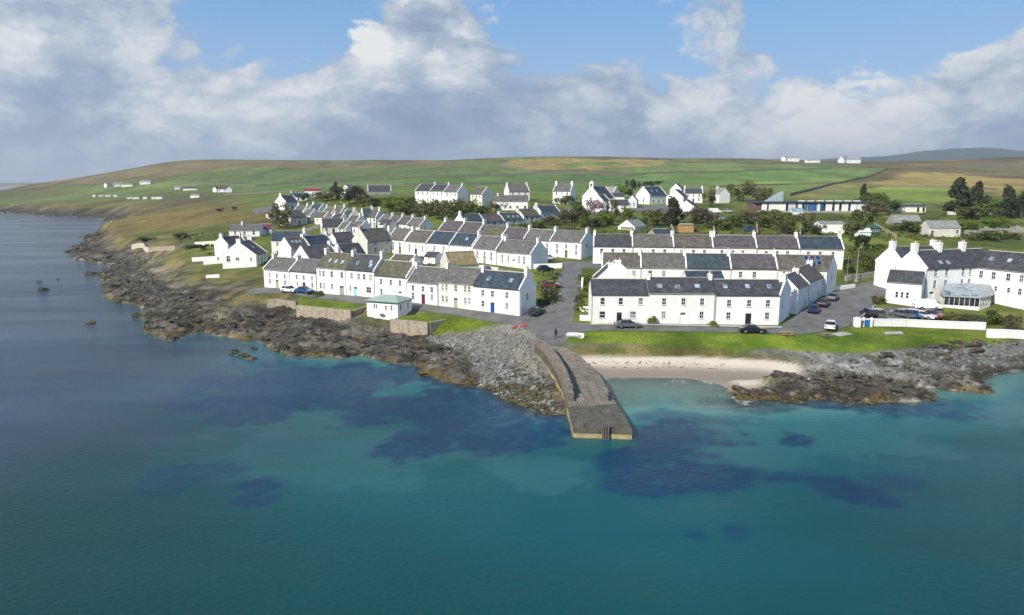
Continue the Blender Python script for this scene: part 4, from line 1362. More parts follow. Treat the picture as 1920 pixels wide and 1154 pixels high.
solo(1187, 366.5, 318, 5, 4.2, 2.2, 72, 'pg', 'small grey glazed porch building in front of the hall', name='porch_building', cat='porch', wall=PALEB, chim=(), skew=(0, 0), left=[(.28, .4, .9, 2, 'c'), (.72, .4, .9, 2, 'c')])
solo(1270, 356, 330, 8, 8, 3.2, 62, 'dk', 'white gabled house with flat white side wing right of the hall', chim=(1,), left=[(.3, 1.0, .8, .8, 'a')], skew=(0, 0))
solo(1270, 344.5, 362, 7, 6, 3.0, 66, 'dk', 'white pointed gable rising behind the hall', chim=(), skew=(0, 0))
solo(1300, 354, 352, 9, 6.5, 2.2, -10, 'dk', 'white house with dark roof and two white chimneys right of the pointed gable', chim=(0, 1), chh=1.4)
solo(1290, 376, 300, 8, 7.6, 2.8, 66, 'dk', 'white gabled cottage beside the dark conifer', name='cottage', cat='cottage', chim=(), skew=(0, 0))
solo(1352, 353, 352, 6, 6.5, 3.0, 112, 'pg', 'white gabled house among trees at right of the hilltop', chim=(1,), skew=(0, 0))
solo(1186, 412, 231, 8, 6.2, 2.2, 52, 'pg', 'white garden garage with cream door above the long terrace', name='garage', cat='garage', wall=WHITE2, chim=(), skew=(0, 0), left=[(.5, .02, 4.4, 2.0, 'green')], front=[])
solo(1237, 430, 216, 6.0, 4.5, 1.5, 22, 'bl', 'garden shed with bright blue roof behind the long terrace', name='shed', cat='shed', wall=STONE, chim=(), skew=(0, 0), front=[])
solo(1286, 420.5, 222, 4.4, 3.0, .35, 0, 'ta', 'orange timber garden shed with small window behind the long terrace', name='shed', cat='shed', wall=WOOD, chim=(), skew=(0, 0), front=[(.45, 1.6, .5, .6, 'a')], gut=False)
solo(1556, 416, 228, 8, 5, .6, -4, 'pg', 'flat white garage with grey shutters in the gardens at right', name='garage', cat='garage', wall=WHITE2, chim=(), skew=(0, 0), front=[(.24, 1.3, .5, .6, 'a')], right=[(.5, .02, 2, 1.9, 'grey')], gut=False)
solo(1700, 383.5, 302, 13, 7, .9, -2, 'dk', 'cream flat bungalow with two dark openings beside the pines', name='bungalow', cat='bungalow', wall=CREAM, chim=(), skew=(0, 0), front=[(.75, .1, 1.1, 2, 'black'), (.93, .1, 1.1, 2, 'black')])
solo(1696, 404, 252, 10, 6, 2.6, 0, 'pg', 'old stone barn with pale sagging roof behind hedge', name='barn', cat='barn', wall=GREYST, chim=(), skew=(0, 0), front=[])
solo(1764, 414.5, 228, 10, 6, 2.0, -3, 'pg', 'roofed old stone barn in the meadow behind the hotel', name='barn', cat='barn', wall=OLDW, chim=(), skew=(0, 0), front=[(.12, .02, 1, 2, 'brown'), (.9, 1, .8, 1.2, 'a')])
solo(1143, 498, 133, 6.0, 5.6, 2.6, 88, 'dk', 'rear wing with white gable and chimney behind the black doored house', name='rear_wing', cat='outbuilding', wall=WHITE2, chim=(0,), front=[], chh=.8)
solo(1157, 491, 140, 4, 6.2, 2.8, 88, 'dk', 'second rear wing with tall white chimney stack behind the black doored house', name='rear_wing', cat='outbuilding', wall=WHITE2, chim=(0,), front=[], chw=.9, chh=.5)
solo(1318, 509.5, 134, 7.2, 4.4, 1.2, 0, 'bl', 'dark lean to extension roof behind the middle bay front house', name='extension', cat='outbuilding', chim=(), skew=(0, 0), front=[])
# ------------------------------------------------------------------ larger buildings
def local(o):
    return Matrix.Translation(o.location) @ Matrix.Rotation(o.rotation_euler.z, 4, 'Z')


def merge(root, *others):
    """wings become parts of one building"""
    for w in others:
        m = local(root).inverted() @ local(w)
        for c in list(w.children):
            b = Matrix.LocRotScale(c.location, c.rotation_euler, c.scale)
            t = m @ b
            c.parent = root
            c.location, c.rotation_euler = t.to_translation(), t.to_euler()
        bpy.data.objects.remove(w)
    return root


def roof_item(root, s, t, sw, sh, name, m0, m1, lift=.16):
    L, h, W, rise = INFO[root.name]
    o = MB().box(-sw / 2, -sh / 2, 0, sw / 2, sh / 2, .05).build(name, m0, root, loc=(s * L, W / 2 * t, h + rise * t + lift))
    o.rotation_euler = (math.atan2(rise, W / 2), 0, 0)
    MB().box(-sw / 2 + .05, -sh / 2 + .05, .05, sw / 2 - .05, sh / 2 - .05, .06).build('pane', m1, o)


SOLAR = glass('solar_cell', (.012, .03, .10), .1)
for i in range(3):
    for j in range(2):
        roof_item(ROWC[4], .62 + .12 * i, .45 + .32 * j, .95, 1.25, 'solar_panel', GREYTR, SOLAR)

# hotel: an L of two three storey ranges, a rear range, a low wing and a glazed sun room
a1, b1 = pt(1737, 504, 138.5)[:2], pt(1831, 500.5, 142)[:2]
th = R(-62)
b2 = (b1[0] + math.cos(th) * 17, b1[1] + math.sin(th) * 17)
HW = [(.14, .75), (.29, .75), (.52, .7), (.62, .7)]
b1x = (b1[0] + .962 * 5.5, b1[1] + .272 * 5.5)
hot = house('hotel', 'large white hotel with steep dark roofs, many chimneys and a glazed sun room', 'hotel', a1, b1x, 11.2, W=7.6, rise=3.2, roof='dk', wall=WHITE2,
            front=[(s, 5.0, w, 1.6, 'b') for s, w in HW] + [(s, 2.6, w, 1.6, 'b') for s, w in HW] + [(.11, .02, 1.2, 1.9, 'white')], chim=(0, .36, .7), chh=1.6, chw=.9, pots=3, skew=(1, 0), sky=[(.25, .28), (.35, .25)])
w2 = house('hotel_wing', 'x', 'x', b1, b2, 11.1, W=7.6, rise=3.2, roof='dk', wall=WHITE2,
           front=[(s, 5.0, .8, 1.5, 'b') for s in (.06, .2, .36, .5, .66, .8)] + [(s, 2.7, .6, 1.0, 'a') for s in (.1, .24, .38)] + [(.5, 2.5, .7, 1.3, 'b'), (.7, 2.5, .7, 1.3, 'b')], chim=(.45, 1), chh=1.5, chw=.9, pots=3, skew=(0, 0), sky=[(.1, .5), (.3, .5), (.5, .45)])
w3 = solo(1712, 463.5, 151, 12, 7.6, 3.2, 16, 'dk', 'x', name='hotel_wing', cat='x', wall=WHITE2, front=[], left=[(.75, 5.2, .5, 1.3, 'a')], chim=(0, 1), chh=1.4, chw=.9, base=hz(*pt(1712, 463, 151)[:2]))
w4 = solo(1701, 509, 138.5, 6.2, 5.6, 2.0, -36, 'dk', 'x', name='hotel_wing', cat='x', wall=WHITE2, front=[(.32, 1.6, .55, 1.2, 'a'), (.47, 1.6, .55, 1.2, 'a'), (.62, 1.6, .55, 1.2, 'a')], right=[(.85, 2.4, .4, .5, 'a')], chim=(), skew=(0, 0), base=4.0)
merge(hot, w2, w3, w4)
LM = local(hot).inverted()


def sun_room():
    zb = hz(90, 133)
    P = [Vector(p) for p in ((86.6, 138.4), (85.2, 134.9), (90.6, 132.4), (94.9, 135.6), (97.0, 138.4), (93.5, 141.4))]
    z0, z1, zt = zb - .3, zb + 2.5, zb + 4.1
    q = lambda x, y, z: LM @ Vector((x, y, z))
    vs = [q(p.x, p.y, z0) for p in P[:5]] + [q(p.x, p.y, zb + .7) for p in P[:5]]
    mk('sun_room_plinth', vs, [(i, i + 1, i + 6, i + 5) for i in range(4)], WHITE2, hot)
    for i in range(4):
        a, b = P[i], P[i + 1]
        n = max(2, int((b - a).length / .75))
        dz = (b - a).angle_signed(Vector((1, 0)))
        for k in range(n):
            c0, c1 = a + (b - a) * (k + .08) / n, a + (b - a) * (k + .92) / n
            e0, e1 = a + (b - a) * k / n, a + (b - a) * (k + .08) / n
            nr = Vector(((b - a).y, -(b - a).x)).normalized() * .05
            o = mk('window', [q(c.x + s * nr.x, c.y + s * nr.y, z) for z in (zb + .7, z1) for c, s in ((e0, 1), (e1, 1), (e1, -1), (e0, -1))],
                   [(3, 2, 1, 0), (4, 5, 6, 7), (0, 1, 5, 4), (1, 2, 6, 5), (2, 3, 7, 6), (3, 0, 4, 7)], TRIM, hot)
            mk('pane', [q(c0.x, c0.y, zb + .7), q(c1.x, c1.y, zb + .7), q(c1.x, c1.y, z1), q(c0.x, c0.y, z1)], [(0, 1, 2, 3)], PANE, o)
    rv = [q(p.x + (p.x - 92) * .06, p.y - .25, z1) for p in P[:5]] + [q(P[5].x, P[5].y, zt), q(87.6, 139.0, zt), q(96.8, 138.9, zt)]
    lo = [v - Vector((0, 0, .14)) for v in rv]
    fs = [(0, 1, 6), (1, 2, 5, 6), (2, 3, 7, 5), (3, 4, 7)]
    n = len(rv)
    mk('sun_room_roof', rv + lo, fs + [tuple(n + i for i in reversed(f)) for f in fs] + [(i, n + i, n + i + 1, i + 1) for i in range(4)], GREYTR, hot)
    g = lambda a, b, t: a * (1 - t) + b * t
    for (i, j, k, l) in ((1, 2, 5, 6), (2, 3, 7, 5)):
        for m in range(4):
            t0, t1 = (m + .12) / 4, (m + .88) / 4
            A_, B_, C_, D_ = g(rv[i], rv[j], t0), g(rv[i], rv[j], t1), g(rv[l], rv[k], t1), g(rv[l], rv[k], t0)
            up = Vector((0, 0, .03))
            mk('roof_pane', [g(A_, D_, .1) + up, g(B_, C_, .1) + up, g(B_, C_, .92) + up, g(A_, D_, .92) + up], [(0, 1, 2, 3)], SKYL_G, hot)


sun_room()

# church with bellcote and a smaller front gable
ch = solo(1122, 351, 311, 12, 9.0, 4.4, 52, 'dk', 'white church with bellcote on its tall front gable', name='church', cat='church', wall=WHITE2, chim=(), left=[(.5, 3.4, 1.0, 2.4, 'b'), (.28, .9, .7, 1.6, 'a'), (.5, .02, 1.3, 2.4, 'black'), (.75, .9, .7, 1.6, 'a')], front=[(.3, 1.0, .7, 1.8, 'a'), (.7, 1.0, .7, 1.8, 'a')])
Lc, hc, Wc, rc = INFO[ch.name]
bc = MB().box(-.05, Wc / 2 - .95, hc + rc - .7, .75, Wc / 2 - .5, hc + rc + 1.5).box(-.05, Wc / 2 + .5, hc + rc - .7, .75, Wc / 2 + .95, hc + rc + 1.5).box(-.05, Wc / 2 - .95, hc + rc + 1.5, .75, Wc / 2 + .95, hc + rc + 1.9)
bc.add([(-.05, Wc / 2 - .95, hc + rc + 1.9), (.75, Wc / 2 - .95, hc + rc + 1.9), (.75, Wc / 2 + .95, hc + rc + 1.9), (-.05, Wc / 2 + .95, hc + rc + 1.9), (-.05, Wc / 2, hc + rc + 2.7), (.75, Wc / 2, hc + rc + 2.7)], [(0, 1, 5, 4), (2, 3, 4, 5), (1, 2, 5), (3, 0, 4)])
bco = bc.build('bellcote', WHITE2, ch)
MB().lathe([(.30, 0), (.26, .15), (.16, .45), (.05, .55)], 8, (.35, Wc / 2, hc + rc + .75)).build('bell', PIPE, bco)
cp2 = solo(1126, 365.5, 302, 6, 6.0, 2.6, 52, 'dk', 'x', name='church_porch', cat='x', wall=WHITE2, chim=(), left=[(.3, .9, .6, 1.5, 'a'), (.65, .9, .6, 1.5, 'a')], front=[])
merge(ch, cp2)

# long flat roofed building with blue panels and a wedge shaped rooflight
def flat_building():
    xl, y, _ = pt(1415, 397, 302)
    xr = pt(1632, 397, 302)[0]
    zb = min(hz(xl, y), hz(xr, y), hz((xl + xr) / 2, y))
    L, h, W = xr - xl, 4.1 + (max(hz(xl, y), hz(xr, y)) - zb) * .5, 11
    r = tag(empty('flat_roof_building', (xl, y, zb)), 'long low flat roofed building with blue panels and a glass wedge rooflight', 'building')
    MB().box(6, 0, -1.5, L, W, h - .5).build('wall', GREYTR, r)
    MB().box(-.5, -.9, h - .5, L + .4, W + .5, h - .12).box(5.5, -.5, h - .12, L, W, h).build('roof', mat('dark_fascia', (.05, .055, .07), .6, .1), r)
    MB().box(0, .4, -.5, 6, W, h - .9).build('side_block', mat('maroon_boarding', (.16, .09, .09), .8, .15), r)
    blue, pale = mat('blue_panel', (.02, .11, .28), .5, .1), WHITE
    for (u0, u1, m) in ((1414, 1428, pale), (1433, 1438, pale), (1441, 1473, pale), (1478, 1491, mat('pinkish_panel', (.62, .55, .58), .7, .06)), (1496, 1503, pale), (1510, 1513, blue), (1515, 1519, blue), (1520, 1524, blue), (1525, 1530, blue), (1533, 1537, pale), (1538, 1543, blue),
                        (1548, 1560, pale), (1565, 1573, pale), (1578, 1590, pale), (1595, 1606, pale), (1608, 1625, pale)):
        x0, x1 = pt(u0, 390, 302)[0] - xl, pt(u1, 390, 302)[0] - xl
        MB().box(max(x0, 5.9), -.12, -.5, x1, .0, h - .75).build('panel', m, r)
    for u0, u1 in ((1428, 1433), (1473, 1478), (1492, 1496), (1504, 1509), (1543, 1548), (1560, 1565), (1573, 1578), (1590, 1595)):
        x0, x1 = pt(u0, 390, 302)[0] - xl, pt(u1, 390, 302)[0] - xl
        MB().box(x0 + .1, -.05, .3, x1 - .1, -.01, h - .8).build('window', PANE, r)
    x0, x1 = pt(1441, 380, 302)[0] - xl, pt(1471, 380, 302)[0] - xl
    sk = MB().prism([(x0, h), (x1, h), (x1, h + 4.2)], 1.5, 5.5).build('rooflight', mat('frosted_glazing', (.30, .36, .37), .3, .06), r)
    for k in range(1, 6):
        x = x0 + (x1 - x0) * k / 6
        MB().box(x - .05, 1.44, h, x + .05, 1.495, h + 4.2 * k / 6 - .05).build('glazing_bar', TRIM, sk)
    for k in range(8):
        x = 20 + k * 4
        if x < L - 2:
            MB().box(x, 2, h, x + 2.4, 4, h + .35).build('roof_vent', TRIM, r)


flat_building()

# hut with a pale green roof on the shore lawn
def green_hut():
    A = Vector(at(688, 583.5, 3.6))
    B = Vector(at(746, 589, 3.5))
    d = (B - A).normalized()
    L, W, h = (B - A).length, 5.4, 2.35
    zb = 3.35
    r = tag(empty('hut', (A.x, A.y, zb), math.atan2(d.y, d.x)), 'small white hut with pale green hipped roof on the shore lawn', 'hut')
    fo = [(.28, .9, .9, .8, 'c'), (.62, .8, .45, .8, 'a'), (.80, .8, .45, .9, 'a')]
    ro = [(.2, .7, .5, 1.1, 'a'), (.72, .7, .5, 1.1, 'a')]
    mb = MB()
    for ops, P, ux, nr, w, rz in ((fo, (0, 0, 0), (1, 0, 0), (0, -1, 0), L, 0), (ro, (L, 0, 0), (0, 1, 0), (1, 0, 0), W, math.pi / 2), ([], (L, W, 0), (-1, 0, 0), (0, 1, 0), L, 0), ([], (0, W, 0), (0, -1, 0), (-1, 0, 0), W, 0)):
        panel(mb, P, ux, nr, w, -1.2, h, [(s * w, z, a, b) for s, z, a, b, k in ops])
        for s, z, a, b, k in ops:
            fr, pa, pl, si = win_meshes(a, b, k)
            f = inst('window', fr, r, Vector(P) + Vector(ux) * s * w + Vector((0, 0, z)), rz)
            inst('pane', pa, f)
            inst('sill', si, f)
    mb.build('wall', WHITE2, r)
    o = .35
    top = [(-o, -o, h), (L + o, -o, h), (L + o, W + o, h), (-o, W + o, h), (L * .28, W / 2, h + .95), (L * .72, W / 2, h + .95)]
    lo = [(x, y, z - .16) for x, y, z in top[:4]]
    mk('roof', top + lo, [(0, 1, 5, 4), (1, 2, 5), (2, 3, 4, 5), (3, 0, 4), (6, 7, 1, 0), (7, 8, 2, 1), (8, 9, 3, 2), (9, 6, 0, 3), (9, 8, 7, 6)], [GREENFELT, mat('dark_green_edge', (.04, .09, .075), .6, .1)], r, [0, 0, 0, 0, 1, 1, 1, 1, 1])
    FOOT.append((A, B, A + Vector((-d.y, d.x)) * W, B + Vector((-d.y, d.x)) * W, zb))


green_hut()


def lite(x, y, L, W, h, rise, yaw, wallm, roofm, label, name='farmhouse', cat='house', group=None, sink=1.0):
    z = hz(x, y)
    r = tag(empty(name, (x, y, z), R(yaw)), label, cat, group)
    mb = MB().box(-L / 2, -W / 2, -sink, L / 2, W / 2, h)
    mb.add([(L / 2, -W / 2, h), (L / 2, W / 2, h), (L / 2, 0, h + rise), (-L / 2, W / 2, h), (-L / 2, -W / 2, h), (-L / 2, 0, h + rise)], [(0, 1, 2), (3, 4, 5)])
    mb.build('wall', wallm, r)
    t = .2
    vs = [(s * (L / 2 + .1), y_, z_ + dz) for s in (-1, 1) for y_, z_ in ((-W / 2 - .2, h - .15), (0, h + rise), (W / 2 + .2, h - .15)) for dz in (.02, .02 + t)]
    mk('roof', vs, [(1, 7, 9, 3), (3, 9, 11, 5), (0, 2, 8, 6), (2, 4, 10, 8), (0, 6, 7, 1), (4, 5, 11, 10), (0, 1, 3, 2), (2, 3, 5, 4), (6, 8, 9, 7), (8, 10, 11, 9)], roofm, r)
    for s in (-.3, .3):
        if h > 2.9:
            MB().box(s * L - .6, -W / 2 - .05, h * .35, s * L + .6, -W / 2 + .02, h * .75).build('window', PANE, r)
    return r


DK, PG = SLATES['dk'], SLATES['pg']
for u, v, L, W, h, rise, yaw, wm, rm, lb in (
        (203, 351, 14, 9, 5, 4, 70, WHITE, PG, 'far white gabled farmhouse, leftmost of the farms under the headland'),
        (222, 350, 16, 9, 5, 3, 20, WHITE, PG, 'far white farm building right beside the leftmost gabled farmhouse'),
        (240, 350.5, 24, 9, 4, 2, 4, CREAM, PG, 'long low far farm shed below the headland'),
        (275, 345.5, 26, 12, 5, 3, -8, PALEB, PG, 'big pale barn on the slope under the headland'),
        (333, 355.5, 10, 8, 4, 3, 20, WHITE, PG, 'small white far building standing alone in the pasture'),
        (358, 357, 26, 8, 3, 2, 4, CREAM, DK, 'long cream far farm building with dark end'),
        (407, 360.5, 10, 9, 5, 4, 65, WHITE, DK, 'white far house with its left gable facing the pasture'),
        (418, 360.5, 14, 8, 5, 4, 5, WHITE, DK, 'white far house with dark roof between two gables'),
        (430, 361, 10, 9, 5, 4, 110, WHITE, PG, 'white far house with its right gable facing the pasture'),
        (367, 371, 12, 6, 3, 1.5, 0, WHITE2, PG, 'white bungalow in the lower pasture behind the shore moor')):
    x, y = on(u, v)
    lite(x, y, L * .62, W * .62, h * .62, rise * .62, yaw, wm, rm, lb)
CGL = ['tiny pale caravan in the far pasture, ' + s for s in ('first from the left', 'second from the left', 'third from the left', 'fourth from the left, before the gap', 'fifth from the left, after the gap', 'fourth from the right', 'third from the right', 'second from the right', 'first from the right')]
CG = 'static caravans in the far pasture'
for k, u in enumerate((178, 190, 203, 217, 244, 256, 273, 290, 300)):
    x, y = on(u, 369 if u < 230 else 373.5)
    lite(x, y, 4 + k % 3, 2.6, 1.8, .4, (k * 37) % 40 - 20, [WHITE2, PALEB, CREAM][k % 3], PG, CGL[k], 'caravan', 'caravan', CG)
for u, v, L, W, h, rise, yaw, wm, rm, lb in (
        (1473, 302.5, 14, 10, 6, 3, 30, WHITE, PG, 'white farm building on the skyline, leftmost of the skyline farm'),
        (1486, 303, 22, 10, 6, 3, 0, WHITE, PG, 'long white farm building on the skyline'),
        (1523, 305.5, 26, 10, 4, 2, 0, WHITE, PG, 'low pale farm shed on the skyline between two farms'),
        (1582, 306, 18, 14, 6, 7, 30, PALEB, PG, 'tall pale roofed barn at the skyline'),
        (1600, 306.5, 24, 12, 6, 5, -20, PALEB, PG, 'broad pale roofed barn at the right end of the skyline farm')):
    x, y = on(u, v)
    if y > 2500:
        x, y, _ = pt(u, v, 1250)
    lite(x, y, L, W, h, rise, yaw, wm, rm, lb, 'farm_building', 'barn', None, 6)
# ruined walls in the meadow right of the barns
def ruin(u0, u1, v, h, label):
    a, b = Vector(on(u0, v)), Vector(on(u1, v))
    d = (b - a)
    n = int(d.length / 1.1)
    r = tag(empty('ruined_wall', (a.x, a.y, hz(*a)), math.atan2(d.y, d.x)), label, 'ruin')
    rr = random.Random(n)
    for k in range(n):
        hh = h * rr.uniform(.55, 1.05)
        x0, x1 = d.length * k / n, d.length * (k + 1) / n - .02
        MB().box(x0, rr.uniform(-.05, .05), -.8, x1, .6, hh).build('stone_block', GREYST, r)
        if k in (0, n // 2, n - 1):
            MB().box(x0, .65, -.8, x1, 4.5, hh * .9).build('cross_wall', GREYST, r)
ruin(1824, 1880, 443, 2.8, 'broken grey stone ruin behind the hotel roofs')
ruin(1884, 1935, 437, 2.2, 'low tumbled stone wall at the right edge behind the hotel')

# ------------------------------------------------------------------ roads, paths, walls
def drape(name, px, z, m, off=.05, step=1.6, world=False, knd='structure'):
    P = px if world else [on(u, v) if z is None else at(u, v, z) for u, v in px]
    bm = bmesh.new()
    f = bm.faces.new([bm.verts.new((x, y, 0)) for x, y in P])
    if f.normal.z < 0:
        f.normal_flip()
    bmesh.ops.triangulate(bm, faces=bm.faces[:])
    xs, ys = [p[0] for p in P], [p[1] for p in P]
    for ax, lo, hi in ((0, min(xs), max(xs)), (1, min(ys), max(ys))):
        k = math.ceil(lo / step) * step
        while k < hi:
            co, no = ((k, 0, 0), (1, 0, 0)) if ax == 0 else ((0, k, 0), (0, 1, 0))
            bmesh.ops.bisect_plane(bm, geom=bm.verts[:] + bm.edges[:] + bm.faces[:], plane_co=co, plane_no=no)
            k += step
    for v in bm.verts:
        v.co.z = hz(v.co.x, v.co.y) + off
    me = bpy.data.meshes.new(name)
    bm.to_mesh(me)
    bm.free()
    for p in me.polygons:
        if p.normal.z < 0:
            p.flip()
    me.materials.append(m)
    o = link(bpy.data.objects.new(name, me))
    if knd:
        kind(o, knd)
    return o


drape('road', [(462, 546), (500, 540), (700, 555), (900, 581), (980, 593), (1000, 586), (1018, 577), (1036, 548), (1052, 512), (1060, 500), (1092, 500), (1088, 548), (1078, 588), (1074, 606), (1107, 609), (1290, 610), (1465, 613), (1490, 594),
               (1550, 555), (1612, 534), (1640, 527), (1668, 521), (1662, 548), (1640, 575), (1605, 604), (1580, 618), (1540, 623), (1500, 629), (1400, 626), (1290, 623), (1110, 622), (1080, 625), (1062, 640), (1052, 652), (1022, 648), (992, 624), (975, 613),
               (900, 602), (840, 592), (790, 584), (690, 571), (600, 562), (540, 553), (470, 552)], None, ASPHALT, .06)
drape('cross_street', [(1000, 498), (1010, 492), (1112, 491), (1130, 500), (1120, 506), (1060, 501)], None, ASPHALT, .05)
drape('car_park', [(1632, 584), (1668, 578), (1760, 578), (1768, 590), (1752, 599), (1612, 601)], None, ASPHALT, .08)
drape('upper_road', [(1040, 398), (1060, 391), (1180, 388), (1250, 386), (1330, 396), (1330, 402), (1200, 397), (1080, 404)], None, ASPHALT, .08, 3)
drape('left_lane', [(470, 396), (520, 383), (560, 380), (562, 384), (525, 392), (480, 404)], None, ASPHALT, .08, 3)
drape('gravel_patch', [(1555, 628), (1580, 624), (1600, 628), (1575, 632)], None, CONC, .07, 1)
drape('gravel_patch', [(1655, 624), (1690, 622), (1695, 628), (1660, 629)], None, CONC, .07, 1)
drape('pavement', [(1107, 610.5), (1290, 611.5), (1464, 614.5), (1466, 617), (1290, 614), (1107, 613)], None, CONC, .17, 1.6)


GRAVEL = mat('yard_gravel', (.20, .18, .15), .95, .3, .8, .4, 9, stain=(.13, .125, .08))
drape('yard', [(700, 488), (760, 484), (880, 494), (1002, 513), (1002, 521), (880, 506), (740, 498)], None, GRAVEL, .06)
drape('lane', [(640, 434), (700, 438), (790, 441), (832, 447), (812, 452), (740, 449), (650, 447)], None, ASPHALT, .07)
drape('lane', [(505, 500), (545, 492), (690, 492), (700, 498), (560, 503), (505, 508)], None, GRAVEL, .06)
drape('yard', [(1108, 530), (1490, 533), (1510, 540), (1108, 540)], None, GRAVEL, .06)
drape('path', [(555, 436), (570, 431), (600, 422), (606, 424), (580, 434), (562, 440)], None, GRAVEL, .06)


def wall_run(px, h, t, m, label, name='garden_wall', zs=None, bottom=None, cope=None, L=2.2):
    """a wall built in lengths that step with the ground"""
    P = [Vector(on(u, v)) if zs is None else Vector(at(u, v, zs)) for u, v in px]
    r = tag(empty(name, (P[0].x, P[0].y, hz(*P[0]) if zs is None else zs - h)), label, 'wall')
    o = Vector((P[0].x, P[0].y, r.location.z))
    for a, b in zip(P, P[1:]):
        d = b - a
        n = max(1, int(d.length / L))
        dn = Vector((-d.y, d.x)).normalized() * t / 2
        e = d.normalized() * t * .0
        for k in range(n):
            p, q = a + d * (k / n) - e, a + d * ((k + 1) / n - .003)
            z1a, z1b = (zs, zs) if zs is not None else (hz(*p) + h, hz(*q) + h)
            zb = bottom if bottom is not None else min(hz(*p), hz(*q)) - .5
            vs = [Vector((p.x, p.y, zb)) - dn.to_3d(), Vector((q.x, q.y, zb)) - dn.to_3d(), Vector((q.x, q.y, zb)) + dn.to_3d(), Vector((p.x, p.y, zb)) + dn.to_3d()]
            ve = [Vector((vs[0].x, vs[0].y, z1a)), Vector((vs[1].x, vs[1].y, z1b)), Vector((vs[2].x, vs[2].y, z1b)), Vector((vs[3].x, vs[3].y, z1a))]
            mk('wall_length', [v - o for v in vs + ve], [(3, 2, 1, 0), (4, 5, 6, 7), (0, 1, 5, 4), (1, 2, 6, 5), (2, 3, 7, 6), (3, 0, 4, 7)], m, r)
            if cope:
                vc = [v + dn.to_3d() * s * .25 for v, s in zip(ve, (-1, -1, 1, 1))]
                mk('coping', [v - o for v in vc + [v + Vector((0, 0, .1)) for v in vc]], [(3, 2, 1, 0), (4, 5, 6, 7), (0, 1, 5, 4), (1, 2, 6, 5), (2, 3, 7, 6), (3, 0, 4, 7)], cope, r)
    return r


SEAW = mat('sea_wall_stone', (.34, .29, .22), .95, .3, 1.6, .8, 4, stain=(.22, .2, .16))
wall_run([(557, 572.5), (659, 582.5)], 3, .6, SEAW, 'grey brown sea wall holding up the lawn left of the green roofed hut', 'sea_wall', 3.5, -.4, L=1.9)
wall_run([(661, 582.5), (690, 573.5)], 3, .5, SEAW, 'return end of the sea wall beside the green roofed hut', 'sea_wall', 3.4, -.3, L=1.9)
wall_run([(733, 598.5), (803, 604.5)], 3, .6, SEAW, 'grey sea wall holding up the lawn right of the green roofed hut', 'sea_wall', 3.35, -.4, L=1.9)
wall_run([(805, 604.5), (836, 599)], 3, .5, SEAW, 'return end of the sea wall nearest the stony beach', 'sea_wall', 3.3, -.2, L=1.9)
wall_run([(502, 577), (520, 574), (556, 579)], 1.6, .5, SEAW, 'low old stone wall above the rocks left of the shore lawn', L=1.6)
wall_run([(1607, 612), (1700, 613), (1847, 619)], 1.2, .4, WHITE, 'long white wall in front of the hotel car park', cope=WHITE2, L=3)
wall_run([(1849, 633), (1930, 637), (1990, 640)], 1.3, .4, WHITE, 'lower white wall continuing to the right edge below the hotel', cope=WHITE2, L=3)
wall_run([(1607, 611), (1640, 582)], 1.0, .35, GREYST, 'grey wall between the street and the hotel car park')
wall_run([(1565, 545), (1602, 540)], .8, .4, WHITE, 'short white wall by the lamp at the street bend')
wall_run([(1585, 528), (1640, 519), (1668, 517)], 1.1, .5, GREYST, 'grey stone field wall behind the lamp at the street bend')
wall_run([(248, 468), (268, 466), (281, 473)], 1.6, .5, mat('pale_wall_stone', (.52, .47, .38), .95, .2, 1.5, .6, 5), 'pale curved stone wall end by the far shore', L=2)
wall_run([(282, 472), (330, 469), (365, 463)], 1.4, .5, SEAW, 'long grey field wall running from the far shore to the lone house')
wall_run([(366, 461), (420, 458)], 1.2, .4, CREAM, 'pale garden wall left of the lone gabled house')
wall_run([(361, 491), (408, 489)], 1.2, .4, WHITE2, 'bright white wall left of the lone gabled house')
wall_run([(382, 497), (420, 494)], 1.0, .3, WHITE, 'low white wall under the bright white wall by the lone house')
wall_run([(387, 523), (412, 521)], .8, .3, WHITE2, 'short white terrace wall before the lone gabled house')
wall_run([(1087, 602), (1106, 602)], 1.0, .2, TRIM, 'white rail fence beside the black doored house', 'fence')
wall_run([(1087, 585), (1106, 585)], 1.0, .2, TRIM, 'upper white rail fence beside the black doored house', 'fence')
wall_run([(1000, 505), (1054, 503)], 1.2, .3, WHITE, 'white garden wall along the cross street beside the big end house')
wall_run([(1092, 532), (1091, 545)], 1.3, .4, WHITE2, 'short white gate wall right of the rising street')
wall_run([(1640, 424), (1660, 436), (1680, 447)], 1.0, .4, STONE, 'reddish stone wall running down the meadow behind the street lamp')
wall_run([(1776, 403), (1860, 404), (1870, 403)], 1.4, .3, CREAM, 'pale wall at the foot of the big pines')
wall_run([(1420, 399), (1530, 400), (1640, 400)], .8, .3, GREYST, 'low grey wall before the long flat roofed building')
wall_run([(500, 408), (512, 414), (530, 412)], 1.2, .4, WHITE, 'white wall curving by the lane at the left of the village')

# ------------------------------------------------------------------ pier
PIERST = mat('pier_stone', (.20, .168, .125), .92, .32, .9, .6, 5, stain=(.16, .15, .13))
PIERY = mat('pier_lichen_stone', (.38, .31, .16), .92, .25, 1.2, .6, 5, stain=(.26, .23, .15))
PIERM = mat('pier_deck_stone', (.175, .15, .115), .92, .32, .8, .6, 5, stain=(.16, .15, .13))
PIERE = mat('pier_end_stone', (.105, .092, .07), .92, .35, 1.0, .6, 5, stain=(.10, .09, .075))
PIERD = mat('pier_dark_stone', (.125, .115, .10), .92, .35, 1.2, .6, 5)


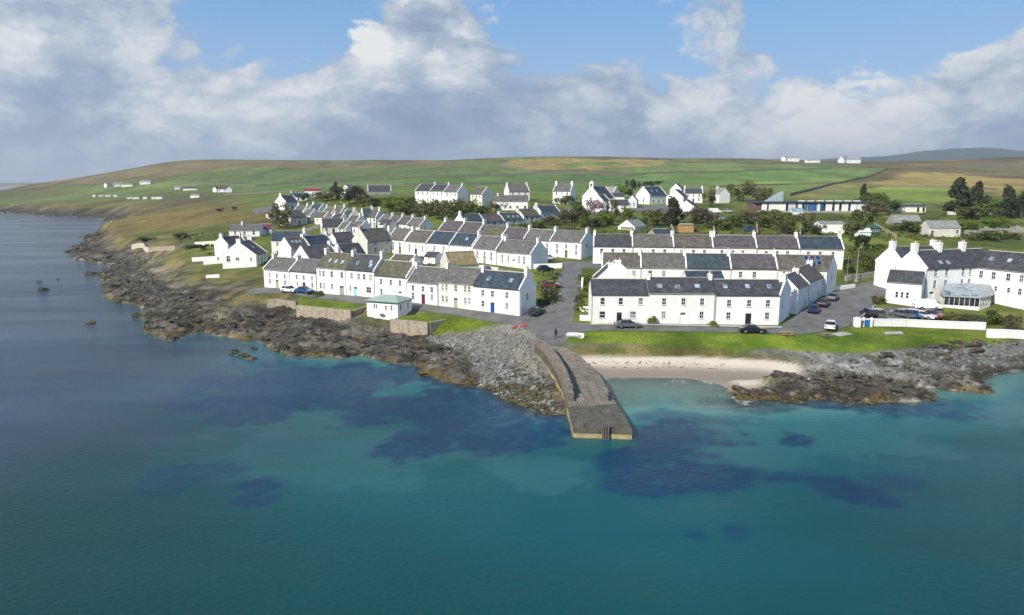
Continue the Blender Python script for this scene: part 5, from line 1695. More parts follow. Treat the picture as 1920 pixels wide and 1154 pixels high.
def pier():
    st = [((1076, 803), (1185, 806), 1.15), ((1069, 775), (1166, 770), 1.2), ((1061, 748), (1147, 744), 1.3), ((1052, 718), (1127, 706), 1.6), ((1040, 692), (1110, 688), 1.95), ((1022, 664), (1086, 666), 2.5), ((1003, 646), (1064, 652), 2.95)]
    Lp = [Vector((*at(*a, z), z)) for a, b, z in st]
    Rp = [Vector((*at(*b, z), z)) for a, b, z in st]
    o = Vector((Lp[0].x, Lp[0].y, 0))
    r = tag(empty('pier', o), 'old stone pier with a low sea parapet jutting into the bay', 'pier')
    vs, fs = [], []
    for a, b in zip(Lp, Rp):
        i = Vector((.15, 0, -.22))
        vs += [a + i - o, b + Vector((-.15, 0, -.22)) - o, Vector((b.x - .1, b.y, -2.5)) - o, Vector((a.x + .1, a.y, -2.5)) - o]
    for k in range(len(st) - 1):
        a, b = 4 * k, 4 * k + 4
        fs += [(a, a + 1, b + 1, b), (a + 1, a + 2, b + 2, b + 1), (a + 3, a, b, b + 3)]
    fs.append((0, 3, 2, 1))
    vs = [(x, y + (.12 if i < 4 else 0), z) for i, (x, y, z) in enumerate(vs)]
    mk('core', vs, fs, PIERD, r)

    def lerpst(P, t):
        k = min(int(t), len(P) - 2)
        return P[k] + (P[k + 1] - P[k]) * (t - k)
    # deck slabs, each its own stone
    rr = random.Random(3)
    t = 0.0
    rowi = 0
    T_end = len(st) - 1
    while t < T_end - .01:
        seg = (lerpst(Lp, min(t + .1, T_end)) - lerpst(Lp, t)).length / .1
        t2 = min(t + rr.uniform(.8, 1.15) / max(seg, 1), T_end)
        a0, a1, b0, b1 = lerpst(Lp, t), lerpst(Lp, t2), lerpst(Rp, t), lerpst(Rp, t2)
        n = 5
        cuts = [0] + sorted((k + rr.uniform(-.22, .22)) / n for k in range(1, n)) + [1]
        for c0, c1 in zip(cuts, cuts[1:]):
            g = .022
            q = [a0 + (b0 - a0) * c0, a0 + (b0 - a0) * c1, a1 + (b1 - a1) * c1, a1 + (b1 - a1) * c0]
            cen = sum(q, Vector()) / 4
            q = [cen + (v - cen) * (1 - g * 2 / max(.4, (v - cen).length)) for v in q]
            dz = rr.uniform(-.03, .025) + (.06 if t < .98 else 0)
            m = PIERE if t < 1.3 else (PIERST if rr.random() < .7 else PIERM)
            top = [v + Vector((0, 0, dz)) - o for v in q]
            mk('slab', top + [v - Vector((0, 0, .3)) for v in top], [(0, 1, 2, 3), (0, 4, 5, 1), (1, 5, 6, 2), (2, 6, 7, 3), (3, 7, 4, 0)], m, r)
        t = t2
        rowi += 1
    # facing stones: seaward end, left side, right side
    def face(p, q, nrm, zt0, zt1, zb, rows, bl=1.05, lo=PIERY):
        L = (q - p).length
        for j in range(rows):
            x = -rr.uniform(0, .5)
            while x < L - .05:
                x0 = max(x, 0)
                x1 = min(x + bl * rr.uniform(.7, 1.3), L)
                x = x1
                if x1 - x0 < .12:
                    continue
                f0, f1 = x0 / L, (x1 - .02) / L
                A_, B_ = p + (q - p) * f0, p + (q - p) * f1
                za = zb + (zt0 + (zt1 - zt0) * f0 - zb) * j / rows
                zc = zb + (zt0 + (zt1 - zt0) * f0 - zb) * (j + 1) / rows - .02
                jt = rr.uniform(-.03, .05) + (.14 if j == 0 else 0)
                vs_ = []
                for dd in (jt, -.3):
                    for pp, zz in ((A_, za), (B_, za), (B_, zc), (A_, zc)):
                        vs_.append((pp.x + nrm.x * dd - o.x, pp.y + nrm.y * dd - o.y, zz))
                mk('block', vs_, [(0, 1, 2, 3), (0, 4, 5, 1), (1, 5, 6, 2), (2, 6, 7, 3), (3, 7, 4, 0)], PIERD if j == 0 else (lo if j == 1 else PIERE), r)
    e = (Rp[0] - Lp[0]).normalized()
    face(Lp[0], Rp[0], Vector((e.y, -e.x, 0)), 1.1, 1.1, -.5, 3)
    for k in range(len(st) - 1):
        a, b = Lp[k + 1], Lp[k]
        d = (b - a).normalized()
        if k < 6:
            face(a, b, Vector((d.y, -d.x, 0)), a.z - .05, b.z - .05, -.5, 3 if k < 3 else 4)
        a, b = Rp[k], Rp[k + 1]
        d = (b - a).normalized()
        face(a, b, Vector((d.y, -d.x, 0)), a.z - .05, b.z - .05, -.5, 3, 1.3)
    # parapet along the seaward (left) side
    t = 1.75
    while t < T_end - .02:
        seg = (lerpst(Lp, min(t + .1, T_end)) - lerpst(Lp, t)).length / .1
        t2 = min(t + rr.uniform(.9, 1.5) / seg, T_end)
        a, b = lerpst(Lp, t), lerpst(Lp, t2)
        inn = Vector((.95, .12, 0))
        hh = 1.35 * min(1, (t - 1.6) / .5) * (1 if t < 4.6 else max(.5, 1 - (t - 4.6) * .35))
        for j in range(2):
            z0, z1 = hh * j / 2, hh * (j + 1) / 2 - .02
            jt = Vector((rr.uniform(-.06, .04), 0, 0))
            q = [a, a + inn, b + inn, b]
            vs_ = [v + jt + Vector((0, 0, z0)) - o for v in q] + [v + jt + Vector((0, 0, z1 + rr.uniform(-.04, .05))) - o for v in q]
            vs_[2] = vs_[2] - (b - a).normalized() * .02
            vs_[6] = vs_[6] - (b - a).normalized() * .02
            mk('parapet_block', vs_, [(0, 1, 5, 4), (1, 2, 6, 5), (2, 3, 7, 6), (3, 0, 4, 7), (4, 5, 6, 7)], rr.choice([PIERST, PIERM, PIERM]), r)
        t = t2
    # fender posts and ladder on the end
    for s in (.50, .545, .59):
        p = Lp[0] + (Rp[0] - Lp[0]) * s
        MB().box(p.x - .09 - o.x, p.y - .34 - o.y, -1.0, p.x + .09 - o.x, p.y - .10 - o.y, 1.9).build('fender_post', PIERD, r)
    p0, p1 = Lp[0] + (Rp[0] - Lp[0]) * .5, Lp[0] + (Rp[0] - Lp[0]) * .545
    for k in range(6):
        z = -.4 + k * .33
        MB().bar((p0.x - o.x, p0.y - .22 - o.y, z), (p1.x - o.x, p1.y - .22 - o.y, z), .03, 5).build('rung', PIPE, r)
    p = lerpst(Rp, 1.95) + Vector((-.3, 0, 0))
    MB().lathe([(.28, 0), (.18, .1), (.16, .45), (.27, .5), (.27, .62), (.1, .68)], 10, p - o).build('bollard', PIPE, r)
    p = p + Vector((-.25, -1.2, 0))
    MB().lathe([(.28, 0), (.18, .1), (.16, .45), (.27, .5), (.27, .62), (.1, .68)], 10, p - o).build('bollard', PIPE, r)


pier()

# field boundaries on the hill
FIELDW = mat('dry_stone', (.16, .15, .125), .95, .3, 1.5, .5, 4)
for px, h, lb in (([(1480, 368), (1560, 347), (1625, 334), (1665, 318)], 1.6, 'field wall climbing between the green pasture and the tan moor at right'), ([(1185, 352), (1330, 352), (1480, 347), (1560, 346)], 1.3, 'long field wall behind the hilltop trees'),
                  ([(1185, 328), (1330, 325), (1560, 317)], 2.0, 'upper field wall across the green hill at right'), ([(560, 352), (760, 347), (960, 345), (1130, 344)], 1.4, 'field wall behind the hilltop terrace'), ([(480, 350), (700, 338), (1000, 328), (1185, 328)], 2.0, 'long field wall across the middle of the hill'),
                  ([(330, 345), (430, 347), (480, 350)], 1.5, 'field wall right of the far farms'), ([(935, 312), (1000, 323), (1100, 320)], 2.4, 'field wall under the tan patch on the hill'), ([(1660, 351), (1790, 352), (1870, 357)], 1.2, 'field wall between pasture and moor behind the pines'),
                  ([(420, 367), (500, 362), (560, 358)], 1.2, 'grey field wall left of the village')):
    wall_run(px, h, .7, FIELDW, lb, 'field_wall', L=14)

for px, lb in (([(1188, 440), (1180, 424)], 'garden wall dividing the plots behind the first two houses of the long terrace'), ([(1264, 441), (1258, 428)], 'garden wall behind the brown roof of the long terrace'), ([(1340, 441), (1336, 424)], 'garden wall right of the orange timber shed'), ([(1420, 442), (1418, 424)], 'garden wall behind the plum roof of the long terrace'), ([(1500, 443), (1503, 428)], 'garden wall behind the blue roof end house')):
    wall_run(px, 1.2, .4, GREYST, lb)
wall_run([(740, 497), (810, 500)], 1.3, .35, WHITE, 'white yard wall right of the low white garage')
wall_run([(890, 507), (935, 513)], 1.4, .35, OLDW, 'weathered yard wall between the stone barn and the big end house')
wall_run([(1115, 541), (1200, 541)], 1.5, .3, WHITE, 'white yard wall hidden behind the black doored house')
# ------------------------------------------------------------------ rocks and stones
def rock_mesh(seed, sub=1, flat=.7):
    bm = bmesh.new()
    bmesh.ops.create_icosphere(bm, subdivisions=sub, radius=1)
    rr = random.Random(seed)
    cuts = [Vector((rr.uniform(-1, 1), rr.uniform(-1, 1), rr.uniform(-.5, 1))).normalized() for _ in range(7)]
    for v in bm.verts:
        d = v.co.normalized()
        s = 1.0
        for c in cuts:
            k = d.dot(c)
            if k > .55:
                s = min(s, .62 / k + .12)
        s *= rr.uniform(.88, 1.1)
        v.co = d * s
        v.co.z *= flat
    vs = [v.co.copy() for v in bm.verts]
    fs = [[v.index for v in f.verts] for f in bm.faces]
    bm.free()
    return vs, fs


RV = [rock_mesh(s, 2 if s < 4 else 1, [.55, .7, .85][s % 3]) for s in range(9)]


def rock_mat(name, c, c2, c3=None, low=None, lv=1.0):
    m = bpy.data.materials.new(name)
    m.use_nodes = True
    T = NT(m.node_tree)
    g = T.n('ShaderNodeNewGeometry')
    p = g.outputs['Position']
    n, n2 = T.noise(p, .55, 5, .65), T.noise(p, 3.5, 6, .7)
    cc = T.mix(T.mapr(n, .36, .64), tuple(c), tuple(c2))
    if c3:
        cc = T.mix(T.mapr(T.noise(T.vmath('ADD', p, (40, 3, 9)), 1.1, 5, .7), .56, .70, 0, .85), cc, tuple(c3))
    if low:
        z = T.n('ShaderNodeSeparateXYZ', i_0=p).outputs[2]
        zz = T.math('ADD', z, T.mapr(n, .3, .7, -.35, .35))
        cc = T.mix(T.mapr(zz, .95 * lv, .45 * lv, 0, .9), cc, (.028, .026, .022))
        cc = T.mix(T.math('MULTIPLY', T.mapr(zz, .55 * lv, .2 * lv), T.mapr(n2, .42, .6)), cc, tuple(low))
    cc = T.vmath('SCALE', cc, scale=T.mapr(n2, .25, .75, .6, 1.4))
    bmp = T.n('ShaderNodeBump', i_Strength=.8, i_Distance=.12, i_Height=n2)
    b = T.n('ShaderNodeBsdfPrincipled', i_Base_Color=cc, i_Roughness=.85, i_Normal=bmp.outputs[0])
    b.inputs['Specular IOR Level'].default_value = .25
    T.n('ShaderNodeOutputMaterial', i_Surface=b.outputs[0])
    return m


ROCK = rock_mat('shore_rock', (.034, .030, .024), (.105, .092, .070), (.27, .24, .19), (.17, .12, .035))
RUBST = rock_mat('pale_rubble', (.15, .14, .12), (.26, .245, .215), (.42, .41, .38), (.13, .13, .02), .5)
SHST = rock_mat('grey_shingle_rock', (.12, .12, .105), (.21, .21, .19), (.40, .39, .37), (.12, .10, .03))


def scatter(n, x0, x1, y0, y1, test, size, seed):
    """positions (x, y, z, scale) accepted by test(d/w, band, z, x, y)"""
    rg = np.random.default_rng(seed)
    x, y = rg.uniform(x0, x1, n), rg.uniform(y0, y1, n)
    ix = np.clip(np.searchsorted(GX, x) - 1, 0, len(GX) - 2)
    iy = np.clip(np.searchsorted(GY, y) - 1, 0, len(GY) - 2)
    ok = test(ix, iy, x, y)
    x, y, ix, iy = x[ok], y[ok], ix[ok], iy[ok]
    s = size[0] * (size[1] / size[0]) ** (rg.random(len(x)) ** 2.2)
    return [(a, b, hz(a, b), c, k) for k, (a, b, c) in enumerate(zip(x, y, s))]


def place_rocks(pts, m, name, nmax, parent, stuffname, seed, asp=(1.0, 1.0), yaw0=None):
    rr = random.Random(seed)
    key = lambda p: -p[3] / math.hypot(p[0], p[1])
    pts = sorted(pts, key=key)
    meshes = []
    for vs, fs in RV:
        me = bpy.data.meshes.new(name)
        me.from_pydata(vs, [], fs)
        me.materials.append(m)
        me.update()
        meshes.append(me)
    rest = MB()
    for k, (x, y, z, s, _) in enumerate(pts):
        an = (yaw0 + rr.uniform(-.5, .5)) if yaw0 is not None else rr.uniform(0, 6.28)
        sx, sy, sz = s * rr.uniform(.8, 1.25) * asp[0], s * rr.uniform(.75, 1.15) * asp[1], s * rr.uniform(.4, 1.0)
        tl = rr.uniform(-.55, .55)
        if k < nmax:
            o = bpy.data.objects.new(name, meshes[rr.randrange(len(meshes))])
            o.location = (x, y, z + s * .12)
            o.rotation_euler = (tl, rr.uniform(-.3, .3), an)
            o.scale = (sx, sy, sz)
            link(o, parent)
        else:
            vs, fs = RV[4 + rr.randrange(5)]
            M = Matrix.LocRotScale(Vector((x, y, z + s * .1)), Matrix.Rotation(an, 3, 'Z').to_euler(), Vector((sx, sy, sz)))
            rest.add([M @ v for v in vs], fs)
    if rest.v:
        o = rest.build(stuffname, m, parent)
        o['kind'] = 'stuff'


DW = D / W
rocky = lambda ix, iy, x, y: (BAND[iy, ix] > .35) & (DW[iy, ix] < .86) & (Z[iy, ix] > -.25) & (RUB[iy, ix] < .3) & (SHING[iy, ix] < .4)
P_ = scatter(40000, -135, 125, 66, 250, rocky, (.16, 1.1), 1)
P_ = P_[:5200]
place_rocks(P_, ROCK, 'boulder', 300, ground_o, 'shore_rocks', 5, (1.5, .8), R(-24))
rub = lambda ix, iy, x, y: (RUB[iy, ix] > .25) & (Z[iy, ix] > -.3) & (x < 8.5 + (y - 90) * -.05) & ~((y > 78) & (x > np.interp(y, [78, 90, 102, 112], [6.3, 5.5, 4.6, 3.0]) - .3))
P_ = scatter(9000, -20, 9, 78, 122, rub, (.16, .48), 2)
place_rocks(P_[:4200], RUBST, 'stone', 300, ground_o, 'rubble_stones', 6)
shg = lambda ix, iy, x, y: ((SHING[iy, ix] > .3) | (signed(x, y, STONY) > 0)) & (ONB[iy, ix] < .35) & (Z[iy, ix] > .05) & (signed(x, y, GREEN_R) < -.6) & (x > 12)
P_ = scatter(24000, 10, 150, 84, 130, shg, (.10, .45), 3)
place_rocks(P_[:4500], SHST, 'shore_stone', 200, ground_o, 'shingle_stones', 7)
farr = lambda ix, iy, x, y: (D[iy, ix] > -3) & (DW[iy, ix] < .5) & (x < -105)
P_ = scatter(30000, -520, -105, 185, 720, farr, (.5, 2.2), 14)
place_rocks(P_[:1300], ROCK, 'boulder', 40, ground_o, 'far_shore_rocks', 15, (1.6, .8), R(-24))
# dark rocks of the point at right
pnt = lambda ix, iy, x, y: (x > 28) & (DW[iy, ix] < .42) & (BAND[iy, ix] > .1) & (Z[iy, ix] > .05) & (SHING[iy, ix] < .75) & (ONB[iy, ix] < .2)
P_ = scatter(9000, 28, 120, 76, 112, pnt, (.18, .75), 4)
place_rocks(P_[:1100], ROCK, 'boulder', 120, ground_o, 'point_rocks', 8, (1.4, .8), R(-20))
for u, v, s, lb in ((80, 544, 1.5, 'dark rounded rock standing alone in the sea far from shore'), (166, 514, 1.7, 'lone brown rock in the sea just off the rocky shore'), (170, 606, .8, 'small reddish rock barely breaking the surface at left'),
                    (72, 529, .8, 'thin dark rock awash beyond the lone rounded rock'), (438, 661, .9, 'pale rock awash off the shore below the waterfront terrace'), (455, 668, 1.0, 'second pale rock awash off the shore'), (471, 673, .8, 'outer of the pale rocks awash off the shore'),
                    (474, 655, .7, 'small dark rock off the narrow inlet'), (108, 524, .5, 'tiny rock between the two lone rocks in the sea'), (1622, 742, .55, 'small dark rock off the point at right')):
    x, y = at(u, v)
    vs, fs = RV[int(u) % 4]
    o = mk('sea_rock', [v_ * 1.0 for v_ in vs], fs, ROCK)
    o.location = (x, y, s * .05)
    o.scale = (s * 1.3, s, s * .75)
    o.rotation_euler = (0, 0, u)
    tag(o, lb, 'rock')

# ------------------------------------------------------------------ trees and bushes
def leaf_mat(name, c, c2):
    m = bpy.data.materials.new(name)
    m.use_nodes = True
    T = NT(m.node_tree)
    p = T.n('ShaderNodeNewGeometry').outputs['Position']
    cc = T.mix(T.mapr(T.noise(p, .8, 3, .6), .35, .65), tuple(c), tuple(c2))
    cc = T.vmath('SCALE', cc, scale=T.mapr(T.noise(p, 5, 2, .6), .25, .75, .65, 1.35))
    b = T.n('ShaderNodeBsdfPrincipled', i_Base_Color=cc, i_Roughness=.65)
    b.inputs['Specular IOR Level'].default_value = .25
    tr = T.n('ShaderNodeBsdfTranslucent', i_Color=cc)
    mx = T.n('ShaderNodeMixShader', i_0=.35, i_1=b.outputs[0], i_2=tr.outputs[0])
    T.n('ShaderNodeOutputMaterial', i_Surface=mx.outputs[0])
    return m


LEAF = {'green': leaf_mat('green_leaf', (.070, .105, .020), (.150, .185, .036)), 'olive': leaf_mat('olive_leaf', (.085, .096, .026), (.175, .170, .048)), 'dark': leaf_mat('dark_needle', (.038, .050, .024), (.080, .092, .040)),
        'brown': leaf_mat('brown_twig', (.105, .092, .045), (.18, .155, .080)), 'pink': leaf_mat('pink_blossom', (.30, .19, .20), (.46, .34, .34)), 'lime': leaf_mat('lime_leaf', (.11, .17, .018), (.20, .25, .03)), 'gorse': leaf_mat('gorse', (.07, .085, .018), (.16, .14, .03))}
BARK = mat('bark', (.09, .07, .05), .95, .3, 3, .5)


def crown_mesh(seed, m, n=620, shape='bush', leaf=.085):
    rr = random.Random(seed)
    lobes = []
    if shape == 'bush':
        for k in range(9):
            lobes.append((Vector((rr.uniform(-.5, .5), rr.uniform(-.5, .5), rr.uniform(.3, .78))), rr.uniform(.20, .36)))
    elif shape == 'tree':
        for k in range(10):
            lobes.append((Vector((rr.uniform(-.42, .42), rr.uniform(-.42, .42), rr.uniform(.25, .84))), rr.uniform(.15, .28)))
    elif shape == 'pine':
        for k in range(22):
            z = .14 + .78 * k / 21
            q = .40 * (1.04 - z) + .10
            an = rr.uniform(0, 6.28)
            lobes.append((Vector((q * math.cos(an) * rr.uniform(.3, 1), q * math.sin(an) * rr.uniform(.3, 1), z)), rr.uniform(.09, .17)))
    mb = MB()
    for k in range(n):
        c, r = lobes[k % len(lobes)]
        d = Vector((rr.gauss(0, 1), rr.gauss(0, 1), rr.gauss(0, 1))).normalized()
        p = c + d * r * rr.random() ** .4
        p.z = max(p.z, .04)
        s = leaf * rr.uniform(.55, 1.25)
        a = (d * .6 + Vector((rr.gauss(0, .5), rr.gauss(0, .5), rr.gauss(0, .5) + .3))).normalized()
        t = a.cross(Vector((0, 0, 1))).normalized() if abs(a.z) < .97 else Vector((1, 0, 0))
        w = a.cross(t)
        mb.add([p + t * s, p + w * s * .6, p - t * s * .9, p - w * s * .7 + a * s * .3], [(0, 1, 2), (0, 2, 3)])
    return mb.mesh('crown', m)


def trunk_mesh(shape):
    mb = MB()
    rr = random.Random(4)
    top = .8 if shape != 'bush' else .5
    mb.bar((0, 0, -.08), (.02, .01, top * .55), .035, 7, .022)
    mb.bar((.02, .01, top * .53), (.0, .03, top), .022, 6, .008)
    for k in range(6):
        an = k * 1.1
        z = top * (.35 + .09 * k)
        mb.bar((.01, .01, z), (.30 * math.cos(an), .30 * math.sin(an), z + .22), .014, 5, .004)
    return mb.mesh('trunk', BARK)


CR = {}
for key in LEAF:
    CR[key] = {}
    for shp in (('pine', 'tree') if key == 'dark' else ('bush', 'tree')):
        CR[key][shp] = [crown_mesh(hash((len(key), shp == 'tree', s)) % 9999 + s, LEAF[key], 2200 if shp == 'pine' else 1100, shp, .05 if shp != 'bush' else .062) for s in range(3)]
TRUNK = {s: trunk_mesh(s) for s in ('bush', 'tree', 'pine')}
_tn = 0


def tree(x, y, h, w, key, shp, label, name=None, cat=None, group=None):
    global _tn
    _tn += 1
    rr = random.Random(_tn * 31)
    r = empty(name or ('bush' if shp == 'bush' else 'tree'), (x, y, hz(x, y) - .1), rr.uniform(0, 6.28))
    tag(r, label, cat or ('bush' if shp == 'bush' else 'tree'), group)
    c = inst('crown', CR[key][shp][rr.randrange(3)], r)
    t = inst('trunk', TRUNK[shp], r)
    c.scale = (w, w * rr.uniform(.85, 1.1), h)
    t.scale = (w * .8 if shp == 'bush' else max(w * .8, 2), w * .8 if shp == 'bush' else max(w * .8, 2), h)
    return r


TREES = [  # u, v of the foot, height and width in pixels of the photograph, foliage, shape, label
    (1795, 404, 62, 62, 'dark', 'pine', 'huge dark pine, left one of the tall pines at right'), (1830, 404, 56, 52, 'dark', 'pine', 'broad dark pine in the middle of the tall pine group'), (1888, 410, 54, 46, 'dark', 'pine', 'pointed dark pine standing apart near the right edge'), (1915, 408, 44, 40, 'dark', 'pine', 'dark pine cut by the right edge of the view'),
    (1860, 408, 30, 40, 'green', 'bush', 'green bush between the two groups of pines'), (1818, 412, 26, 50, 'olive', 'bush', 'olive undergrowth at the foot of the big pines'),
    (1618, 385, 36, 26, 'dark', 'pine', 'dark spiky conifer behind the right end of the flat roofed building'), (1640, 392, 26, 52, 'green', 'bush', 'big dark green thicket at the right end of the flat roofed building'), (1662, 398, 24, 40, 'green', 'bush', 'green bush left of the cream flat bungalow'),
    (1394, 378, 34, 46, 'olive', 'tree', 'rounded olive tree left of the flat roofed building'), (1420, 380, 26, 30, 'brown', 'tree', 'brownish tree right of the rounded olive tree'), (1437, 378, 24, 26, 'olive', 'tree', 'small olive tree just left of the glass wedge'), (1330, 388, 30, 28, 'olive', 'tree', 'olive tree between the white gabled houses on the hilltop'),
    (1185, 372, 32, 26, 'dark', 'tree', 'dark tree left of the village hall gable'), (1162, 372, 24, 34, 'lime', 'bush', 'bright green bush between the church and the hall'), (1222, 352, 12, 40, 'dark', 'tree', 'dark tree belt behind the hall roof'),
    (1262, 424, 48, 48, 'dark', 'pine', 'wide dark conifer in front of the white gabled cottage'), (1298, 420, 30, 34, 'brown', 'tree', 'purple brown bush tree right of the wide dark conifer'), (1232, 424, 28, 40, 'olive', 'bush', 'olive hedge left of the wide dark conifer'),
    (1115, 412, 34, 40, 'pink', 'tree', 'pink blossoming tree below the church'), (1148, 418, 40, 26, 'brown', 'tree', 'dark brown bare tree right of the pink blossom'), (1172, 412, 24, 24, 'lime', 'bush', 'lime green bush by the garage block'), (1138, 424, 26, 34, 'lime', 'bush', 'lime green bush under the pink blossom tree'),
    (1085, 416, 30, 34, 'green', 'bush', 'green bush left of the pink blossom tree'), (1060, 418, 26, 36, 'brown', 'bush', 'reddish brown bush below the two chimney house'), (1110, 428, 22, 50, 'green', 'bush', 'long green hedge above the crossroads'), (1060, 384, 18, 34, 'green', 'bush', 'green bush at the foot of the two chimney house'),
    (826, 412, 34, 50, 'olive', 'tree', 'large olive tree below the hilltop terrace'), (862, 414, 36, 60, 'olive', 'tree', 'broad golden green tree beside the hilltop terrace'), (884, 406, 28, 40, 'lime', 'bush', 'green bush under the cream tan roofed house'), (798, 406, 26, 40, 'olive', 'bush', 'olive scrub left of the large olive tree'),
    (735, 396, 22, 46, 'lime', 'bush', 'bright lime bush behind the teal roofed house'), (762, 402, 20, 40, 'olive', 'bush', 'olive bush between the left street and the hilltop terrace'), (770, 388, 18, 44, 'gorse', 'bush', 'yellowish scrub at the left end of the hilltop terrace'), (700, 386, 14, 50, 'gorse', 'bush', 'yellowish scrub above the teal roofed house'),
    (935, 394, 20, 36, 'brown', 'bush', 'reddish bush before the long hilltop bungalow'), (905, 404, 18, 30, 'olive', 'bush', 'olive bush above the teal cottage'), (1000, 430, 16, 40, 'green', 'bush', 'green hedge under the mossy roofed cottage'), (1030, 424, 20, 34, 'olive', 'bush', 'olive bush right of the shaded grey cottages'),
    (655, 384, 34, 40, 'dark', 'tree', 'dark leafy tree above the upper left street'), (630, 378, 26, 30, 'dark', 'tree', 'dark tree left of the far white gable'), (630, 366, 22, 16, 'dark', 'pine', 'small dark conifer by the far white gable'), (675, 382, 26, 34, 'brown', 'tree', 'brown tree right of the dark leafy tree'), (600, 378, 18, 40, 'olive', 'bush', 'olive bushes above the slate blue roof'), (570, 378, 14, 24, 'dark', 'bush', 'dark bush between the bungalow and the left gabled house'),
    (522, 428, 44, 34, 'brown', 'tree', 'bare brown tree in front of the weathered gable'), (535, 430, 34, 26, 'olive', 'tree', 'yellow green tree beside the bare brown tree'),
    (1440, 428, 26, 40, 'olive', 'bush', 'olive shrubs below the flat roofed building, left part'), (1465, 415, 22, 34, 'lime', 'bush', 'lime shrub in front of the flat roofed building'), (1470, 438, 36, 52, 'olive', 'tree', 'big rounded olive tree above the plum roof'), (1510, 436, 34, 36, 'brown', 'tree', 'reddish brown conifer left of the flat white garage'), (1535, 444, 20, 30, 'dark', 'bush', 'dark bush at the left foot of the flat white garage'),
    (1405, 420, 24, 40, 'brown', 'bush', 'brownish shrub above the fourth third row house'), (1432, 416, 22, 40, 'olive', 'bush', 'olive shrub in the gardens left of the lime shrub'), (1345, 432, 22, 40, 'olive', 'bush', 'olive shrub right of the orange timber shed'), (1325, 420, 28, 44, 'brown', 'bush', 'brown hedge behind the orange timber shed'), (1372, 426, 20, 34, 'green', 'bush', 'green shrub above the long terrace'),
    (1612, 430, 34, 44, 'green', 'tree', 'green tree at the head of the street'), (1598, 442, 30, 36, 'olive', 'bush', 'olive bush right of the flat white garage'), (1640, 405, 28, 40, 'brown', 'bush', 'brown scrub left of the old barn'), (1700, 436, 22, 64, 'green', 'bush', 'thick green hedge before the pale roofed barn'), (1753, 440, 28, 22, 'olive', 'bush', 'shrub against the front of the roofed barn'), (1735, 436, 22, 26, 'olive', 'bush', 'shrub at the left end of the roofed barn'),
    (1610, 470, 30, 36, 'dark', 'bush', 'dark shrub behind the street lamp'), (1640, 505, 26, 44, 'green', 'bush', 'round green shrub on the bank above the street bend'), (1615, 500, 24, 34, 'olive', 'bush', 'olive shrub beside the street lamp'), (1590, 512, 18, 20, 'green', 'bush', 'small shrub at the end of the blue roofed end house'), (1648, 470, 14, 26, 'green', 'bush', 'low shrub left of the hotel chimneys'),
    (1850, 450, 16, 60, 'green', 'bush', 'clipped green hedge behind the hotel roof'), (1800, 432, 20, 50, 'lime', 'bush', 'green thicket right of the roofed barn'), (1862, 430, 22, 40, 'lime', 'bush', 'light green shrubs above the stone ruin'), (1900, 450, 14, 20, 'olive', 'bush', 'small shrub right of the clipped hedge'),
    (1865, 610, 30, 36, 'green', 'bush', 'green hedge at the end of the car park wall'), (1893, 622, 34, 34, 'brown', 'tree', 'bare brown tree beside the lower white wall'), (1775, 600, 14, 60, 'olive', 'bush', 'brownish shrubs below the sun room'), (1820, 602, 12, 60, 'brown', 'bush', 'heathery planting right below the sun room'), (1650, 572, 18, 26, 'olive', 'bush', 'dark planting at the corner of the hotel low wing'),
    (1221, 609, 18, 14, 'lime', 'bush', 'round light green bush against the bay front terrace'), (1338, 612, 10, 18, 'lime', 'bush', 'low shrub at the join of two bay front houses'), (1098, 528, 14, 14, 'lime', 'bush', 'small lime bush right of the rising street'), (1100, 548, 12, 16, 'lime', 'bush', 'second lime bush right of the rising street'), (1086, 568, 14, 14, 'brown', 'bush', 'brown shrub on the bank right of the rising street'),
    (1030, 562, 22, 34, 'brown', 'bush', 'dark brown shrub between the blue doored house and the rising street'), (1022, 574, 14, 26, 'green', 'bush', 'green shrub behind the blue doored house'), (735, 596, 13, 30, 'green', 'bush', 'dark green bush in front of the green roofed hut'), (599, 556, 9, 18, 'green', 'bush', 'small dark bush on the lawn beside the parked blue car'),
    (800, 502, 8, 16, 'lime', 'bush', 'small green shrub right of the low white garage'), (347, 447, 9, 40, 'dark', 'bush', 'dark scrub on the shore moor left of the lone house'), (272, 452, 8, 28, 'green', 'bush', 'green scrub by the far shore wall'), (385, 470, 12, 22, 'dark', 'bush', 'dark bush above the bright white wall'), (365, 466, 7, 40, 'green', 'bush', 'low green hedge left of the lone house'), (415, 398, 7, 16, 'dark', 'bush', 'dark clump on the far moor'), (440, 394, 6, 12, 'dark', 'bush', 'second dark clump on the far moor'),
    (740, 430, 14, 30, 'olive', 'bush', 'olive shrub behind the stone house chimney'), (562, 404, 14, 24, 'olive', 'bush', 'olive shrub between the weathered gable and the street')]
for u, v, hp, wp, key, shp, lb in TREES:
    x, y = on(u, v)
    if y > 900:
        continue
    if key == 'dark' and shp == 'bush':
        shp = 'tree'
    if key != 'dark' and shp == 'pine':
        shp = 'tree'
    k = y / 1300
    tree(x, y, hp * k * 1.08, wp * k * .95, key, shp, lb, group='trees and shrubs of the village')
